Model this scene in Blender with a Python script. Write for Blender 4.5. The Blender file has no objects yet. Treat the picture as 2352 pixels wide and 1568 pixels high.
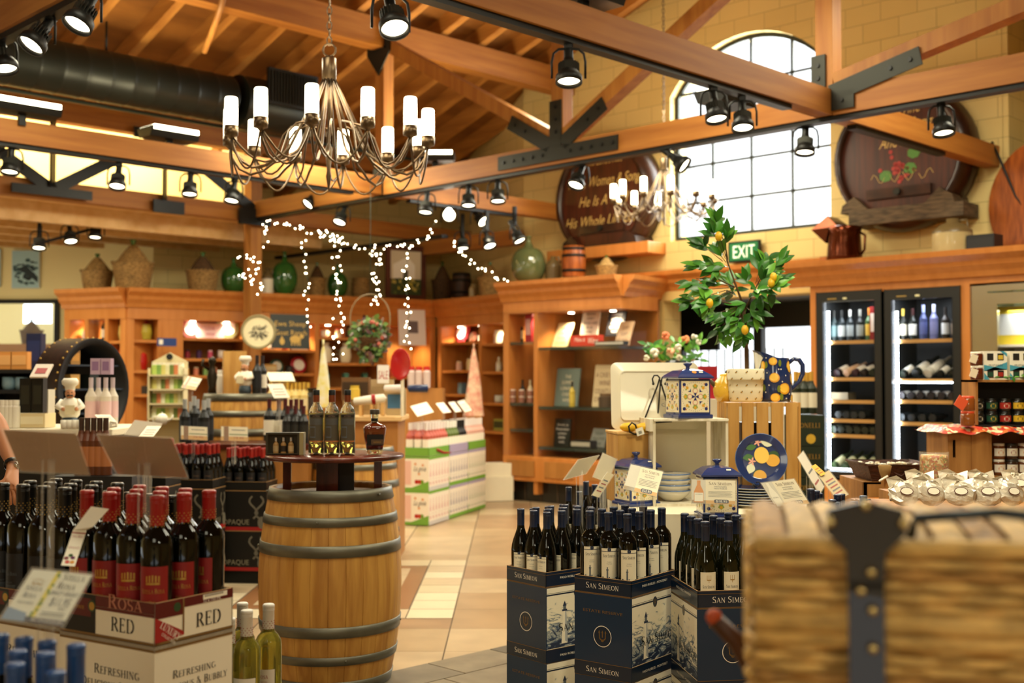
import bpy, bmesh, math, random
from mathutils import Vector, Matrix, Euler
from mathutils.geometry import tessellate_polygon
random.seed(7)
SC = bpy.context.scene
COL = SC.collection
PI = math.pi
# ------------------------------------------------------------ camera
F = 2690.0; CX = 1176.0; CY = 784.0; H0 = 1.49; PITCH = math.radians(1.83)
cam = bpy.data.cameras.new('camera'); camo = bpy.data.objects.new('camera', cam); COL.objects.link(camo)
cam.sensor_width = 36; cam.lens = F/2352*36; cam.clip_start = .05; cam.clip_end = 200
camo.location = (0, 0, H0); camo.rotation_euler = (PI/2+PITCH, 0, 0)
cam.dof.use_dof = True; cam.dof.focus_distance = 4.15; cam.dof.aperture_fstop = 2.8
SC.camera = camo
# ------------------------------------------------------------ view, world
SC.view_settings.view_transform = 'Standard'; SC.view_settings.look = 'None'
SC.view_settings.exposure = 0.0; SC.view_settings.gamma = 1; SC.view_settings.use_curve_mapping = False
w = bpy.data.worlds.new('world'); SC.world = w; w.use_nodes = True
w.node_tree.nodes['Background'].inputs[0].default_value = (.93, .98, 1, 1)
w.node_tree.nodes['Background'].inputs[1].default_value = 2.2
SC.cycles.max_bounces = 7; SC.cycles.diffuse_bounces = 3; SC.cycles.glossy_bounces = 3
SC.cycles.transmission_bounces = 6; SC.cycles.transparent_max_bounces = 8; SC.cycles.adaptive_threshold = .02
SC.cycles.sample_clamp_indirect = 4; SC.cycles.caustics_reflective = False; SC.cycles.caustics_refractive = False
WARM = (1, .91, .64)
def lamp(kind, name, loc, energy, color=WARM, size=.2, rot=(0, 0, 0), spot=1.2, sizey=None, blend=.6):
 l = bpy.data.lights.new(name, kind); o = bpy.data.objects.new(name, l); COL.objects.link(o)
 l.energy = energy; l.color = color; o.location = loc; o.rotation_euler = rot
 if kind == 'AREA':
  l.size = size
  if sizey: l.shape = 'RECTANGLE'; l.size_y = sizey
 else: l.shadow_soft_size = size
 if kind == 'SPOT': l.spot_size = spot; l.spot_blend = blend
 return o
S2 = math.sqrt(.5)
def R(a, b, z=0.0): return Vector(((a-b)*S2, (a+b)*S2, z))
# broad fill lights added high over the aisles, without any fittings
for (x, y, z, e) in [(.6, 3.2, 4.3, 62), (2.6, 5.2, 4.3, 85), (-1.6, 4.8, 4.3, 55), (.8, 8.2, 4.6, 150), (-3.2, 8.5, 4.2, 120),
                     (3.8, 8.6, 4.6, 110), (-2.2, 12.0, 4.0, 130), (1.0, 12.0, 4.4, 120), (-6.2, 12.5, 3.2, 110)]:
 lamp('AREA', 'fill_light', (x, y, z), e, (1, .94, .7), 1.4)
for (x, y, z, e, rx, rz) in [(2.4, -1.2, 3.6, 230, 50, 8), (-1.2, -1.4, 3.6, 40, 50, 12)]:
 lamp('AREA', 'fill_light', (x, y, z), e, (1, .94, .7), 1.6, rot=(math.radians(rx), 0, math.radians(rz)))  # fill lights added behind the camera to lift the front surfaces
for (x, y, z, tx, ty, e) in [(1.0, 3.6, 3.5, 1.1, 5.3, 130), (1.9, 4.4, 3.5, 2.2, 5.6, 70), (-.6, 4.4, 3.5, -.9, 5.8, 60)]:
 o = lamp('SPOT', 'fill_spot', (x, y, z), e, WARM, .06, spot=1.0); o.rotation_euler = (Vector((tx, ty, .95))-Vector((x, y, z))).to_track_quat('-Z', 'Y').to_euler()  # added spots without fixtures, brightening the front displays
# ------------------------------------------------------------ projection used to lay the place out from measurements
cp, sp = math.cos(PITCH), math.sin(PITCH)
def P(px, py, d):
 x = (px-CX)/F; y = (CY-py)/F
 Y = cp-y*sp; Z = sp+y*cp
 return Vector((x/Y*d, d, H0+Z/Y*d))
def zat(py, d): return P(CX, py, d).z
def dA(px, a): return a*math.sqrt(2)/(1+(px-CX)/F)     # depth where the view line at px meets the plane a = const
def dB(px, b): return b*math.sqrt(2)/(1-(px-CX)/F)
# ------------------------------------------------------------ materials
MATS = {}
def sl(c):
 if isinstance(c, str):
  c = tuple(int(c[i:i+2], 16)/255 for i in (0, 2, 4))
  return tuple((v/12.92 if v < .04045 else ((v+.055)/1.055)**2.4) for v in c)
 return c
def M(name, color='888888', rough=.5, metal=0, emit=0, trans=0, spec=.5, noise=0, nscale=20, bump=0, alpha=1, ior=1.45, stretch=(1, 1, 1), c2=None, coat=0):
 if name in MATS: return MATS[name]
 m = bpy.data.materials.new(name); m.use_nodes = True; nt = m.node_tree; b = nt.nodes['Principled BSDF']
 c = sl(color); b.inputs['Base Color'].default_value = (*c, 1); b.inputs['Roughness'].default_value = rough
 b.inputs['Metallic'].default_value = metal; b.inputs['Specular IOR Level'].default_value = spec; b.inputs['IOR'].default_value = ior
 b.inputs['Transmission Weight'].default_value = trans; b.inputs['Alpha'].default_value = alpha; b.inputs['Coat Weight'].default_value = coat
 if emit: b.inputs['Emission Color'].default_value = (*c, 1); b.inputs['Emission Strength'].default_value = emit
 if noise or bump or c2:
  tc = nt.nodes.new('ShaderNodeTexCoord'); mp = nt.nodes.new('ShaderNodeMapping'); nz = nt.nodes.new('ShaderNodeTexNoise')
  mp.inputs['Scale'].default_value = stretch; nz.inputs['Scale'].default_value = nscale; nz.inputs['Detail'].default_value = 5
  nt.links.new(tc.outputs['Object'], mp.inputs[0]); nt.links.new(mp.outputs[0], nz.inputs['Vector'])
  if noise or c2:
   r = nt.nodes.new('ShaderNodeValToRGB'); k = noise or .3
   d = sl(c2) if c2 else tuple(v*(1-k) for v in c)
   u = c if c2 else tuple(min(1, v*(1+k*.5)) for v in c)
   r.color_ramp.elements[0].position = .35; r.color_ramp.elements[1].position = .65
   r.color_ramp.elements[0].color = (*d, 1); r.color_ramp.elements[1].color = (*u, 1)
   nt.links.new(nz.outputs[0], r.inputs[0]); nt.links.new(r.outputs[0], b.inputs['Base Color'])
  if bump:
   bp = nt.nodes.new('ShaderNodeBump'); bp.inputs['Strength'].default_value = bump; bp.inputs['Distance'].default_value = .01
   nt.links.new(nz.outputs[0], bp.inputs['Height']); nt.links.new(bp.outputs[0], b.inputs['Normal'])
 MATS[name] = m
 return m
def wood(name, c1, c2, rough=.45, stretch=(1, 1, 1), sc=6, bump=.1): return M(name, c1, rough, c2=c2, nscale=sc, stretch=stretch, bump=bump)
def blockwall(name, c1, c2, bw=.4, bh=.2):
 m = bpy.data.materials.new(name); m.use_nodes = True; nt = m.node_tree; b = nt.nodes['Principled BSDF']; b.inputs['Roughness'].default_value = .75
 tc = nt.nodes.new('ShaderNodeTexCoord'); sx = nt.nodes.new('ShaderNodeSeparateXYZ'); ad = nt.nodes.new('ShaderNodeMath'); cb = nt.nodes.new('ShaderNodeCombineXYZ')
 br = nt.nodes.new('ShaderNodeTexBrick'); nt.links.new(tc.outputs['Object'], sx.inputs[0])
 nt.links.new(sx.outputs[0], ad.inputs[0]); nt.links.new(sx.outputs[1], ad.inputs[1]); nt.links.new(ad.outputs[0], cb.inputs[0]); nt.links.new(sx.outputs[2], cb.inputs[1])
 nt.links.new(cb.outputs[0], br.inputs['Vector'])
 br.inputs['Scale'].default_value = 1; br.inputs['Brick Width'].default_value = bw; br.inputs['Row Height'].default_value = bh; br.inputs['Mortar Size'].default_value = .004; br.inputs['Mortar Smooth'].default_value = .6
 br.inputs['Color1'].default_value = (*sl(c1), 1); br.inputs['Color2'].default_value = (*sl(c2), 1); br.inputs['Mortar'].default_value = (*[v*.55 for v in sl(c2)], 1)
 nt.links.new(br.outputs[0], b.inputs['Base Color'])
 bp = nt.nodes.new('ShaderNodeBump'); bp.invert = True; bp.inputs['Strength'].default_value = .5; bp.inputs['Distance'].default_value = .01
 nt.links.new(br.outputs['Fac'], bp.inputs['Height']); nt.links.new(bp.outputs[0], b.inputs['Normal'])
 MATS[name] = m; return m
# ------------------------------------------------------------ serif capitals drawn with strokes (thick 't', thin 'h')
def _arc(cx, cy, rx, ry, a0, a1, n=10): return [(cx+rx*math.cos(math.radians(a0+(a1-a0)*i/n)), cy+ry*math.sin(math.radians(a0+(a1-a0)*i/n))) for i in range(n+1)]
T, h_ = .13, .05
def sf(x, y, w=.26): return (h_*.8, [(x-w/2, y), (x+w/2, y)])
GL = {
 'A': (.78, [(h_, [(.08, 0), (.38, 1)]), (T, [(.38, 1), (.68, 0)]), (h_, [(.2, .35), (.56, .35)]), sf(.08, .02, .2), sf(.68, .02)]),
 'B': (.68, [(T, [(.15, 0), (.15, 1)]), (h_, [(.05, .98), (.36, .98)]), (h_, [(.05, .02), (.38, .02)]), (h_, [(.15, .53), (.38, .53)]), (T, _arc(.34, .76, .17, .2, 80, -80)), (T, _arc(.36, .27, .2, .22, 80, -80))]),
 'C': (.72, [(T, _arc(.42, .5, .32, .46, 110, 250)), (h_, _arc(.42, .5, .32, .46, 110, 40)), (h_, _arc(.42, .5, .32, .46, 250, 320)), (h_, [(.67, .72), (.67, 1)])]),
 'D': (.8, [(T, [(.15, 0), (.15, 1)]), (h_, [(.05, .98), (.38, .98)]), (h_, [(.05, .02), (.38, .02)]), (T, _arc(.36, .5, .32, .46, 75, -75, 14))]),
 'E': (.62, [(T, [(.15, 0), (.15, 1)]), (h_, [(.05, .98), (.53, .98)]), (h_, [(.05, .02), (.56, .02)]), (h_, [(.15, .53), (.42, .53)]), (h_, [(.53, .99), (.53, .83)]), (h_, [(.56, 0), (.56, .18)]), (h_, [(.42, .62), (.42, .44)])]),
 'F': (.58, [(T, [(.15, 0), (.15, 1)]), (h_, [(.05, .98), (.52, .98)]), sf(.15, .02), (h_, [(.15, .52), (.4, .52)]), (h_, [(.52, .99), (.52, .82)])]),
 'G': (.8, [(T, _arc(.42, .5, .32, .46, 110, 250)), (h_, _arc(.42, .5, .32, .46, 110, 45)), (h_, _arc(.42, .5, .32, .46, 250, 305)), (T*.9, [(.66, .1), (.66, .42)]), sf(.64, .42, .24)]),
 'H': (.82, [(T, [(.16, 0), (.16, 1)]), (T, [(.66, 0), (.66, 1)]), (h_, [(.16, .52), (.66, .52)]), sf(.16, .02), sf(.66, .02), sf(.16, .98), sf(.66, .98)]),
 'I': (.36, [(T, [(.18, 0), (.18, 1)]), sf(.18, .02), sf(.18, .98)]),
 'L': (.6, [(T, [(.15, 0), (.15, 1)]), (h_, [(.05, .02), (.55, .02)]), sf(.15, .98), (h_, [(.55, 0), (.55, .2)])]),
 'M': (.98, [(h_, [(.14, 0), (.16, 1)]), (T, [(.17, 1), (.48, .05)]), (h_, [(.48, .05), (.8, 1)]), (T, [(.8, 1), (.84, 0)]), sf(.14, .02, .22), sf(.84, .02), sf(.14, .98, .2), sf(.82, .98, .2)]),
 'N': (.84, [(h_, [(.15, 0), (.15, 1)]), (T, [(.15, 1), (.68, 0)]), (h_, [(.68, 0), (.68, 1)]), sf(.15, .02, .22), sf(.13, .98, .2), sf(.68, .98, .24)]),
 'O': (.84, [(T, _arc(.42, .5, .33, .46, 60, -60)), (T, _arc(.42, .5, .33, .46, 120, 240)), (h_, _arc(.42, .5, .33, .46, 60, 120, 5)), (h_, _arc(.42, .5, .33, .46, 240, 300, 5))]),
 'P': (.62, [(T, [(.15, 0), (.15, 1)]), (h_, [(.05, .98), (.36, .98)]), sf(.15, .02), (h_, [(.15, .48), (.36, .48)]), (T, _arc(.34, .73, .19, .23, 80, -80))]),
 'R': (.72, [(T, [(.15, 0), (.15, 1)]), (h_, [(.05, .98), (.36, .98)]), sf(.15, .02), (h_, [(.15, .5), (.36, .5)]), (T, _arc(.34, .74, .18, .22, 80, -80)), (T, [(.35, .5), (.64, .02)]), sf(.64, .02, .16)]),
 'S': (.58, [(h_, _arc(.29, .74, .19, .23, 40, 110, 6)), (T*.9, _arc(.29, .74, .19, .22, 110, 230, 8)+_arc(.3, .26, .2, .22, 60, -60, 8)), (h_, _arc(.3, .26, .21, .24, -60, -150, 6)), (h_, [(.46, .82), (.47, 1)]), (h_, [(.1, .18), (.09, 0)])]),
 'T': (.7, [(T, [(.35, 0), (.35, 1)]), (h_, [(.06, .98), (.64, .98)]), sf(.35, .02), (h_, [(.06, 1), (.05, .8)]), (h_, [(.64, 1), (.65, .8)])]),
 'U': (.8, [(T, [(.16, 1), (.16, .35)]+_arc(.4, .3, .24, .27, 180, 250, 5)), (h_, _arc(.4, .3, .24, .27, 250, 360, 6)+[(.64, 1)]), sf(.16, .98), sf(.64, .98, .2)]),
 'V': (.74, [(T, [(.08, 1), (.38, 0)]), (h_, [(.38, 0), (.66, 1)]), sf(.08, .98), sf(.66, .98, .2)]),
 'X': (.76, [(T, [(.1, 1), (.66, 0)]), (h_, [(.1, 0), (.64, 1)]), sf(.1, .98), sf(.64, .98, .2), sf(.1, .02, .2), sf(.66, .02)]),
 'Y': (.72, [(T, [(.08, 1), (.36, .48)]), (h_, [(.36, .48), (.64, 1)]), (T, [(.36, .5), (.36, 0)]), sf(.08, .98), sf(.64, .98, .2), sf(.36, .02)]),
 '&': (.82, [(T, [(.2, .86), (.66, .04)]), (h_, _arc(.3, .82, .13, .16, -30, 210)), (h_, _arc(.28, .25, .2, .23, 90, 300)), (h_, [(.38, .05), (.68, .5)])]),
 "'": (.2, [(h_, [(.1, 1), (.1, .75)])]), '.': (.22, [(T, [(.11, 0), (.11, .12)])]), '-': (.4, [(h_, [(.06, .42), (.34, .42)])]), ' ': (.34, []),
}
def stroke_quads(w, pts):
 vs = []; fs = []
 n = len(pts)
 for i, p in enumerate(pts):
  a = pts[max(0, i-1)]; b = pts[min(n-1, i+1)]
  dx, dy = b[0]-a[0], b[1]-a[1]; L = math.hypot(dx, dy) or 1
  # wide strokes are widened horizontally as a broad pen would
  nx, ny = -dy/L*w/2, dx/L*w/2
  vs += [(p[0]+nx, p[1]+ny), (p[0]-nx, p[1]-ny)]
 for i in range(n-1): fs.append((2*i, 2*i+1, 2*i+3, 2*i+2))
 return vs, fs
TXT = {}
def text_geo(s, font):
 k = (s, font)
 if k in TXT: return TXT[k]
 vs = []; fs = []
 if font == 'serif' or font == 'smallcaps':
  x = 0; first = True
  for ch in s:
   sc = 1 if font == 'serif' or first or ch in "&" else .8
   first = ch == ' '
   adv, strokes = GL.get(ch.upper(), GL['I'])
   for wd, pts in strokes:
    a, b = stroke_quads(wd, pts); o = len(vs)
    vs += [(x+p[0]*sc, p[1]*sc) for p in a]; fs += [tuple(o+i for i in f) for f in b]
   x += adv*sc+.04
  W = x
 else:
  c = bpy.data.curves.new('t', 'FONT'); c.body = s; c.resolution_u = 2; c.size = 1.4
  o = bpy.data.objects.new('t', c); COL.objects.link(o)
  dg = bpy.context.evaluated_depsgraph_get(); dg.update(); me = o.evaluated_get(dg).to_mesh()
  vs = [(v.co.x, v.co.y) for v in me.vertices]; fs = [tuple(p.vertices) for p in me.polygons]
  o.evaluated_get(dg).to_mesh_clear(); bpy.data.objects.remove(o); bpy.data.curves.remove(c)
  W = max([v[0] for v in vs] or [1])
 TXT[k] = (vs, fs, W); return TXT[k]
# ------------------------------------------------------------ mesh builder
def frame(o, x, y):
 """matrix taking (u, v, n) to o + u*x + v*y + n*normal"""
 x = Vector(x); y = Vector(y); n = x.cross(y).normalized()
 return Matrix(((x.x, y.x, n.x, o[0]), (x.y, y.y, n.y, o[1]), (x.z, y.z, n.z, o[2]), (0, 0, 0, 1)))
def TR(x=0, y=0, z=0): return Matrix.Translation((x, y, z))
def RZ(a): return Matrix.Rotation(a, 4, 'Z')
def RX(a): return Matrix.Rotation(a, 4, 'X')
def RY(a): return Matrix.Rotation(a, 4, 'Y')
class MB:
 def __init__(s, m=None): s.v = []; s.f = []; s.mi = []; s.sm = []; s.slots = []; s.M = m
 def add(s, vs, fs, mat, m=None, smooth=False):
  if mat not in s.slots: s.slots.append(mat)
  k = s.slots.index(mat); o = len(s.v)
  m = (s.M @ m if s.M and m else (s.M or m))
  if m: vs = [m @ Vector(v) for v in vs]
  s.v += [tuple(v) for v in vs]
  for f in fs: s.f.append(tuple(o+i for i in f)); s.mi.append(k); s.sm.append(smooth)
  return s
 def box(s, x0, x1, y0, y1, z0, z1, mat, m=None):
  v = [(x, y, z) for x in (x0, x1) for y in (y0, y1) for z in (z0, z1)]
  return s.add(v, [(0, 1, 3, 2), (4, 6, 7, 5), (0, 4, 5, 1), (2, 3, 7, 6), (0, 2, 6, 4), (1, 5, 7, 3)], mat, m)
 def cb(s, c, d, mat, m=None): return s.box(c[0]-d[0]/2, c[0]+d[0]/2, c[1]-d[1]/2, c[1]+d[1]/2, c[2]-d[2]/2, c[2]+d[2]/2, mat, m)
 def beam(s, a, b, w, hh, mat):
  a = Vector(a); b = Vector(b); d = b-a; L = d.length; z = d.normalized()
  up = Vector((0, 0, 1)) if abs(z.z) < .95 else Vector((S2, S2, 0))
  x = up.cross(z).normalized(); y = z.cross(x)
  m = Matrix(((x.x, y.x, z.x, a.x), (x.y, y.y, z.y, a.y), (x.z, y.z, z.z, a.z), (0, 0, 0, 1)))
  return s.box(-w/2, w/2, -hh/2, hh/2, 0, L, mat, m)
 def lathe(s, prof, mat, n=20, m=None, a0=0, a1=2*PI, smooth=True, mats=None):
  full = abs(a1-a0-2*PI) < 1e-6; k = n if full else n+1
  vs = [(r*math.cos(a0+(a1-a0)*i/n), r*math.sin(a0+(a1-a0)*i/n), z) for (r, z) in prof for i in range(k)]
  for j in range(len(prof)-1):
   fs = [(j*k+i, j*k+(i+1) % k, (j+1)*k+(i+1) % k, (j+1)*k+i) for i in range(n)]
   if mats: s.add([vs[q] for q in range(j*k, (j+2)*k)], [tuple(q-j*k for q in f) for f in fs], mats[j], m, smooth)
   elif j == 0: allf = fs
   else: allf += fs
  if not mats: s.add(vs, allf, mat, m, smooth)
  return s
 def cyl(s, r, z0, z1, mat, n=20, m=None, r2=None):
  r2 = r if r2 is None else r2
  s.lathe([(r, z0), (r2, z1)], mat, n, m)
  c = [(r*math.cos(2*PI*i/n), r*math.sin(2*PI*i/n), z0) for i in range(n)]; s.add(c, [tuple(range(n))[::-1]], mat, m)
  c = [(r2*math.cos(2*PI*i/n), r2*math.sin(2*PI*i/n), z1) for i in range(n)]; s.add(c, [tuple(range(n))], mat, m)
  return s
 def tube(s, pts, r, mat, n=6, m=None, closed=False):
  pts = [Vector(p) for p in pts]; N = len(pts); vs = []
  prev = None
  for i, p in enumerate(pts):
   d = ((pts[(i+1) % N]-pts[i-1]) if closed else (pts[min(N-1, i+1)]-pts[max(0, i-1)])).normalized()
   if prev is None:
    up = Vector((0, 0, 1)) if abs(d.z) < .9 else Vector((1, 0, 0)); x = up.cross(d).normalized()
   else: x = (prev-d*prev.dot(d)).normalized()
   prev = x; y = d.cross(x); rr = r[i] if isinstance(r, (list, tuple)) else r
   vs += [p+(x*math.cos(2*PI*k/n)+y*math.sin(2*PI*k/n))*rr for k in range(n)]
  fs = [(i*n+k, i*n+(k+1) % n, ((i+1) % N)*n+(k+1) % n, ((i+1) % N)*n+k) for i in range(N if closed else N-1) for k in range(n)]
  if not closed: fs += [tuple(range(n))[::-1], tuple((N-1)*n+k for k in range(n))]
  return s.add(vs, fs, mat, m, True)
 def poly(s, pts, mat, m=None, z=0.0):
  t = tessellate_polygon([[Vector((p[0], p[1], 0)) for p in pts]])
  return s.add([(p[0], p[1], z) for p in pts], [tuple(x) for x in t], mat, m)
 def prism(s, pts, z0, z1, mat, m=None, holes=()):
  loops = [[Vector((p[0], p[1], 0)) for p in lp] for lp in (pts, *holes)]
  t = tessellate_polygon(loops); flat = [p for lp in loops for p in lp]; n = len(flat)
  vs = [(p.x, p.y, z0) for p in flat]+[(p.x, p.y, z1) for p in flat]
  fs = [tuple(x) for x in t]+[tuple(i+n for i in x[::-1]) for x in t]; o = 0
  for lp in loops:
   k = len(lp); fs += [(o+i, o+(i+1) % k, n+o+(i+1) % k, n+o+i) for i in range(k)]; o += k
  return s.add(vs, fs, mat, m)
 def rect(s, x0, y0, x1, y1, mat, m=None, z=0.0): return s.add([(x0, y0, z), (x1, y0, z), (x1, y1, z), (x0, y1, z)], [(0, 1, 2, 3)], mat, m)
 def disc(s, cx, cy, r, mat, m=None, z=0.0, n=20, ry=None, a0=0, a1=2*PI):
  return s.add([(cx+r*math.cos(a0+(a1-a0)*i/n), cy+(ry or r)*math.sin(a0+(a1-a0)*i/n), z) for i in range(n)], [tuple(range(n))], mat, m)
 def ball(s, c, r, mat, n=10, m=None):
  if not isinstance(r, (tuple, list)): r = (r, r, r)
  k = max(4, n//2); vs = []
  for j in range(k+1):
   t = PI*j/k
   for i in range(n): vs.append((c[0]+r[0]*math.sin(t)*math.cos(2*PI*i/n), c[1]+r[1]*math.sin(t)*math.sin(2*PI*i/n), c[2]+r[2]*math.cos(t)))
  return s.add(vs, [(j*n+i, (j+1)*n+i, (j+1)*n+(i+1) % n, j*n+(i+1) % n) for j in range(k) for i in range(n)], mat, m, True)
 def text(s, t, size, x, y, mat, m=None, font='serif', z=0.0, align='C', width=None, wrap=None, skew=0):
  vs, fs, W = text_geo(t, font)
  if width: sx = width/W
  else: sx = size
  W *= sx; ox = x-(W/2 if align == 'C' else (W if align == 'R' else 0))
  pts = [(ox+v[0]*sx+v[1]*size*skew, y+v[1]*size) for v in vs]
  if wrap:   # wrap round a vertical cylinder of radius wrap, x measured along the arc, centre facing -Y
   pts = [(wrap*math.sin(p[0]/wrap), -wrap*math.cos(p[0]/wrap), p[1]) for p in pts]
  else: pts = [(p[0], p[1], z) for p in pts]
  return s.add(pts, fs, mat, m)
 def stroke(s, w, pts, mat, m=None, z=0.0):
  a, b = stroke_quads(w, pts); return s.add([(p[0], p[1], z) for p in a], b, mat, m)
 def mesh(s, name):
  me = bpy.data.meshes.new(name); me.from_pydata(s.v, [], s.f)
  for mt in s.slots: me.materials.append(mt)
  me.polygons.foreach_set('material_index', s.mi); me.polygons.foreach_set('use_smooth', s.sm); me.update(); return me
 def build(s, name, parent=None, loc=None, rz=0, bevel=0):
  o = bpy.data.objects.new(name, s.mesh(name)); COL.objects.link(o)
  if parent: o.parent = parent
  if loc is not None: o.location = loc
  if rz: o.rotation_euler = (0, 0, rz)
  if bevel:
   b = o.modifiers.new('bevel', 'BEVEL'); b.width = bevel; b.segments = 2; b.limit_method = 'ANGLE'
  return o
LABELS = {}
def tag(o, label, cat, group=None):
 k = label.lower(); LABELS[k] = LABELS.get(k, 0)+1
 n = len(label.split())
 if n > 16 or n < 4: print('LABEL LENGTH', n, label)
 o['label'] = label; o['category'] = cat
 if group: o['group'] = group
 return o
def thing(name, label, cat, loc=(0, 0, 0), rz=0, group=None):
 o = bpy.data.objects.new(name, None); COL.objects.link(o); o.empty_display_size = .1
 o.location = loc; o.rotation_euler = (0, 0, rz)
 return tag(o, label, cat, group)
def struct(o): o['kind'] = 'structure'; return o
def stuff(o): o['kind'] = 'stuff'; return o
class Proto:
 """first place() uses the object itself, later ones copy the thing with its parts and sub-parts"""
 def __init__(s, root): s.root = root; s.used = False
 def place(s, loc, rz, label, cat=None, group=None, scale=1):
  if not s.used: s.used = True; r = s.root
  else:
   r = s.root.copy(); COL.objects.link(r)
   for ch in s.root.children:
    c = ch.copy(); COL.objects.link(c); c.parent = r
    for g in ch.children:
     d = g.copy(); COL.objects.link(d); d.parent = c
  r.location = loc; r.rotation_euler = (0, 0, rz); r.scale = (scale,)*3 if not isinstance(scale, tuple) else scale
  tag(r, label, cat or r['category'], group)
  return r
def root(name, cat='thing'):
 o = bpy.data.objects.new(name, None); COL.objects.link(o); o['category'] = cat; return o
ORD = ['first', 'second', 'third', 'fourth', 'fifth', 'sixth', 'seventh', 'eighth', 'ninth', 'tenth', 'eleventh', 'twelfth', 'thirteenth', 'fourteenth', 'fifteenth', 'sixteenth']
def nth(i, n, word='left'):
 if n == 1: return 'alone'
 if i == 0: return 'leftmost'
 if i == n-1: return 'rightmost'
 return ORD[i]+' from left'
# palette
BLK = M('black_metal', '131310', .45, .3); DARKSTEEL = M('dark_steel', '2a2a24', .5, .6)
BRONZE = M('brushed_bronze', '6b5a45', .32, .9); CHROME = M('chrome', 'c8c4ba', .2, 1)
BEAMW = wood('beam_wood', 'a46c2a', '90581c', .6, (9, 9, .7), 1.6, .04)
CHORDA = wood('chord_wood', 'a56a28', '90561a', .6, (.7, 9, 9), 1.6, .04); CHORDB = wood('chord_wood_cross', 'a56a28', '90561a', .6, (9, .7, 9), 1.6, .04)
DECK = wood('deck_wood', '9a642a', '76481a', .6, (.5, 1.4, 1), 2.2, .03); RAFT = wood('rafter_wood', 'b67c38', '9a6228', .55, (6, .6, 6), 2, .04)
CABW = wood('cabinet_wood', 'c98240', 'bd7634', .35, (3, 3, .4), 4, .01); CABD = wood('cabinet_inside', 'b07638', 'a06a30', .45, (2, 2, .5), 5, .03)
WHITE = M('white_paint', 'f2ede0', .5); CREAM = M('cream_ceramic', 'efe6cc', .25, coat=.3); PAPER = M('paper', 'f4eeda', .6)
BLACKC = M('black_print', '14120f', .5); NAVY = M('navy_card', '14264a', .35); GOLD = M('gold_print', 'c09a4a', .35, .6)
REDC = M('red_print', 'a01c18', .45); GLASS = M('clear_glass', 'f4f6f2', .02, trans=1, ior=1.3, spec=.3)
ACR = M('acrylic', 'eae4d6', .12, alpha=.16, spec=.4); PANE = M('window_pane', 'ffffff', .03, alpha=.06, spec=.8)
LITW = M('lamp_lens', 'fff1cf', .4, emit=14); SHADE = M('opal_shade', 'fff0c8', .4, emit=7)
# ============================================================ THE SHELL
Q = PI/4
YEL = blockwall('block_wall', 'dcc584', 'd7bf7c'); YELP = M('plaster_wall', 'd8b872', .8, noise=.06, nscale=3); YELB = M('plaster_bright', 'efe0a4', .8)
TER = [M('terracotta_%d' % i, c, .28, noise=.12, nscale=4) for i, c in enumerate(['a88e6c', 'a08463', 'b29a79', '98795a'])]
CRM = [M('cream_tile_%d' % i, c, .28, noise=.06, nscale=5) for i, c in enumerate(['c8b694', 'd2c2a2', 'bfa988'])]
GROUT = M('grout', '5c4a36', .8); SLATE = [M('slate_%d' % i, c, .4, noise=.2, nscale=7) for i, c in enumerate(['6d6250', '5b5344', '7a6d58'])]
BRN = M('brown_tile', '8a5f3c', .3)
m = MB(); m.box(-9, 12, -3, 20, -.1, -.004, GROUT)
rr = random.Random(3); g = .004
y = -2.9
k = 0
while y < 19.5:
 x = -.37-.59*14
 while x < 10:
  m.rect(x+g, y+g, x+.59-g, y+.59-g, TER[rr.randrange(4)], z=0.0); x += .59
 y += .585; k += 1
bx0, bx1, by0, by1 = -2.13, -.37, 7.34, 9.68
m.rect(bx0, by0, bx1, by1, GROUT, z=.001)
for i in range(6):
 for j in range(8):
  if i in (0, 5) or j in (0, 7): m.rect(bx0+.2933*i+g, by0+.2925*j+g, bx0+.2933*(i+1)-g, by0+.2925*(j+1)-g, CRM[rr.randrange(3)], z=.002)
m.rect(bx0+.3, by0+.3, bx1-.3, by1-.3, BRN, z=.002)
for i in range(4):
 for j in range(5): m.rect(bx0+.42+.23*i+g, by0+.42+.3*j+g, bx0+.42+.23*(i+1)-g, by0+.42+.3*(j+1)-g, CRM[rr.randrange(3)], z=.003)
SM = RZ(Q)
for i in range(34):
 for j in range(3):
  a0 = -3+.45*i+.15*j; b0 = 3.78+.3*j
  m.box(a0+g, a0+.45-g, b0+g, b0+.3-g, 0, .006, SLATE[rr.randrange(3)], SM)
struct(m.build('floor'))
# ---- walls
wf = frame((11.2, 0, 0), (0, 1, 0), (0, 0, 1))
wb0, wb1, wz0, wz1, wzt = 6.39, 8.52, 3.13, 4.86, 5.42
def arch(b0, b1, z0, zs, zt, n=16):
 c = (b0+b1)/2; hw = (b1-b0)/2; rise = zt-zs; r = (hw*hw+rise*rise)/(2*rise); a = math.asin(hw/r)
 return [(b0, z0), (b1, z0)]+[(c+r*math.sin(a-2*a*i/n), zt-r+r*math.cos(a-2*a*i/n)) for i in range(n+1)]
DB0, DB1, DZ = 6.5, 8.62, 2.42
m = MB(); m.prism([(4.55, 0), (DB0, 0), (DB0, DZ), (DB1, DZ), (DB1, 0), (10.98, 0), (10.98, 6.6), (4.55, 6.6)], 0, .32, YEL, wf, holes=[arch(wb0, wb1, wz0, wz1, wzt)[::-1]])
struct(m.build('wall_right', rz=Q))
m = MB(); m.box(11.7, 11.9, -4, 4.6, 0, 6.6, YEL); m.box(11.2, 11.7, 4.5, 4.56, 0, 6.6, YEL); struct(m.build('wall_far_right', rz=Q))
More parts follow.
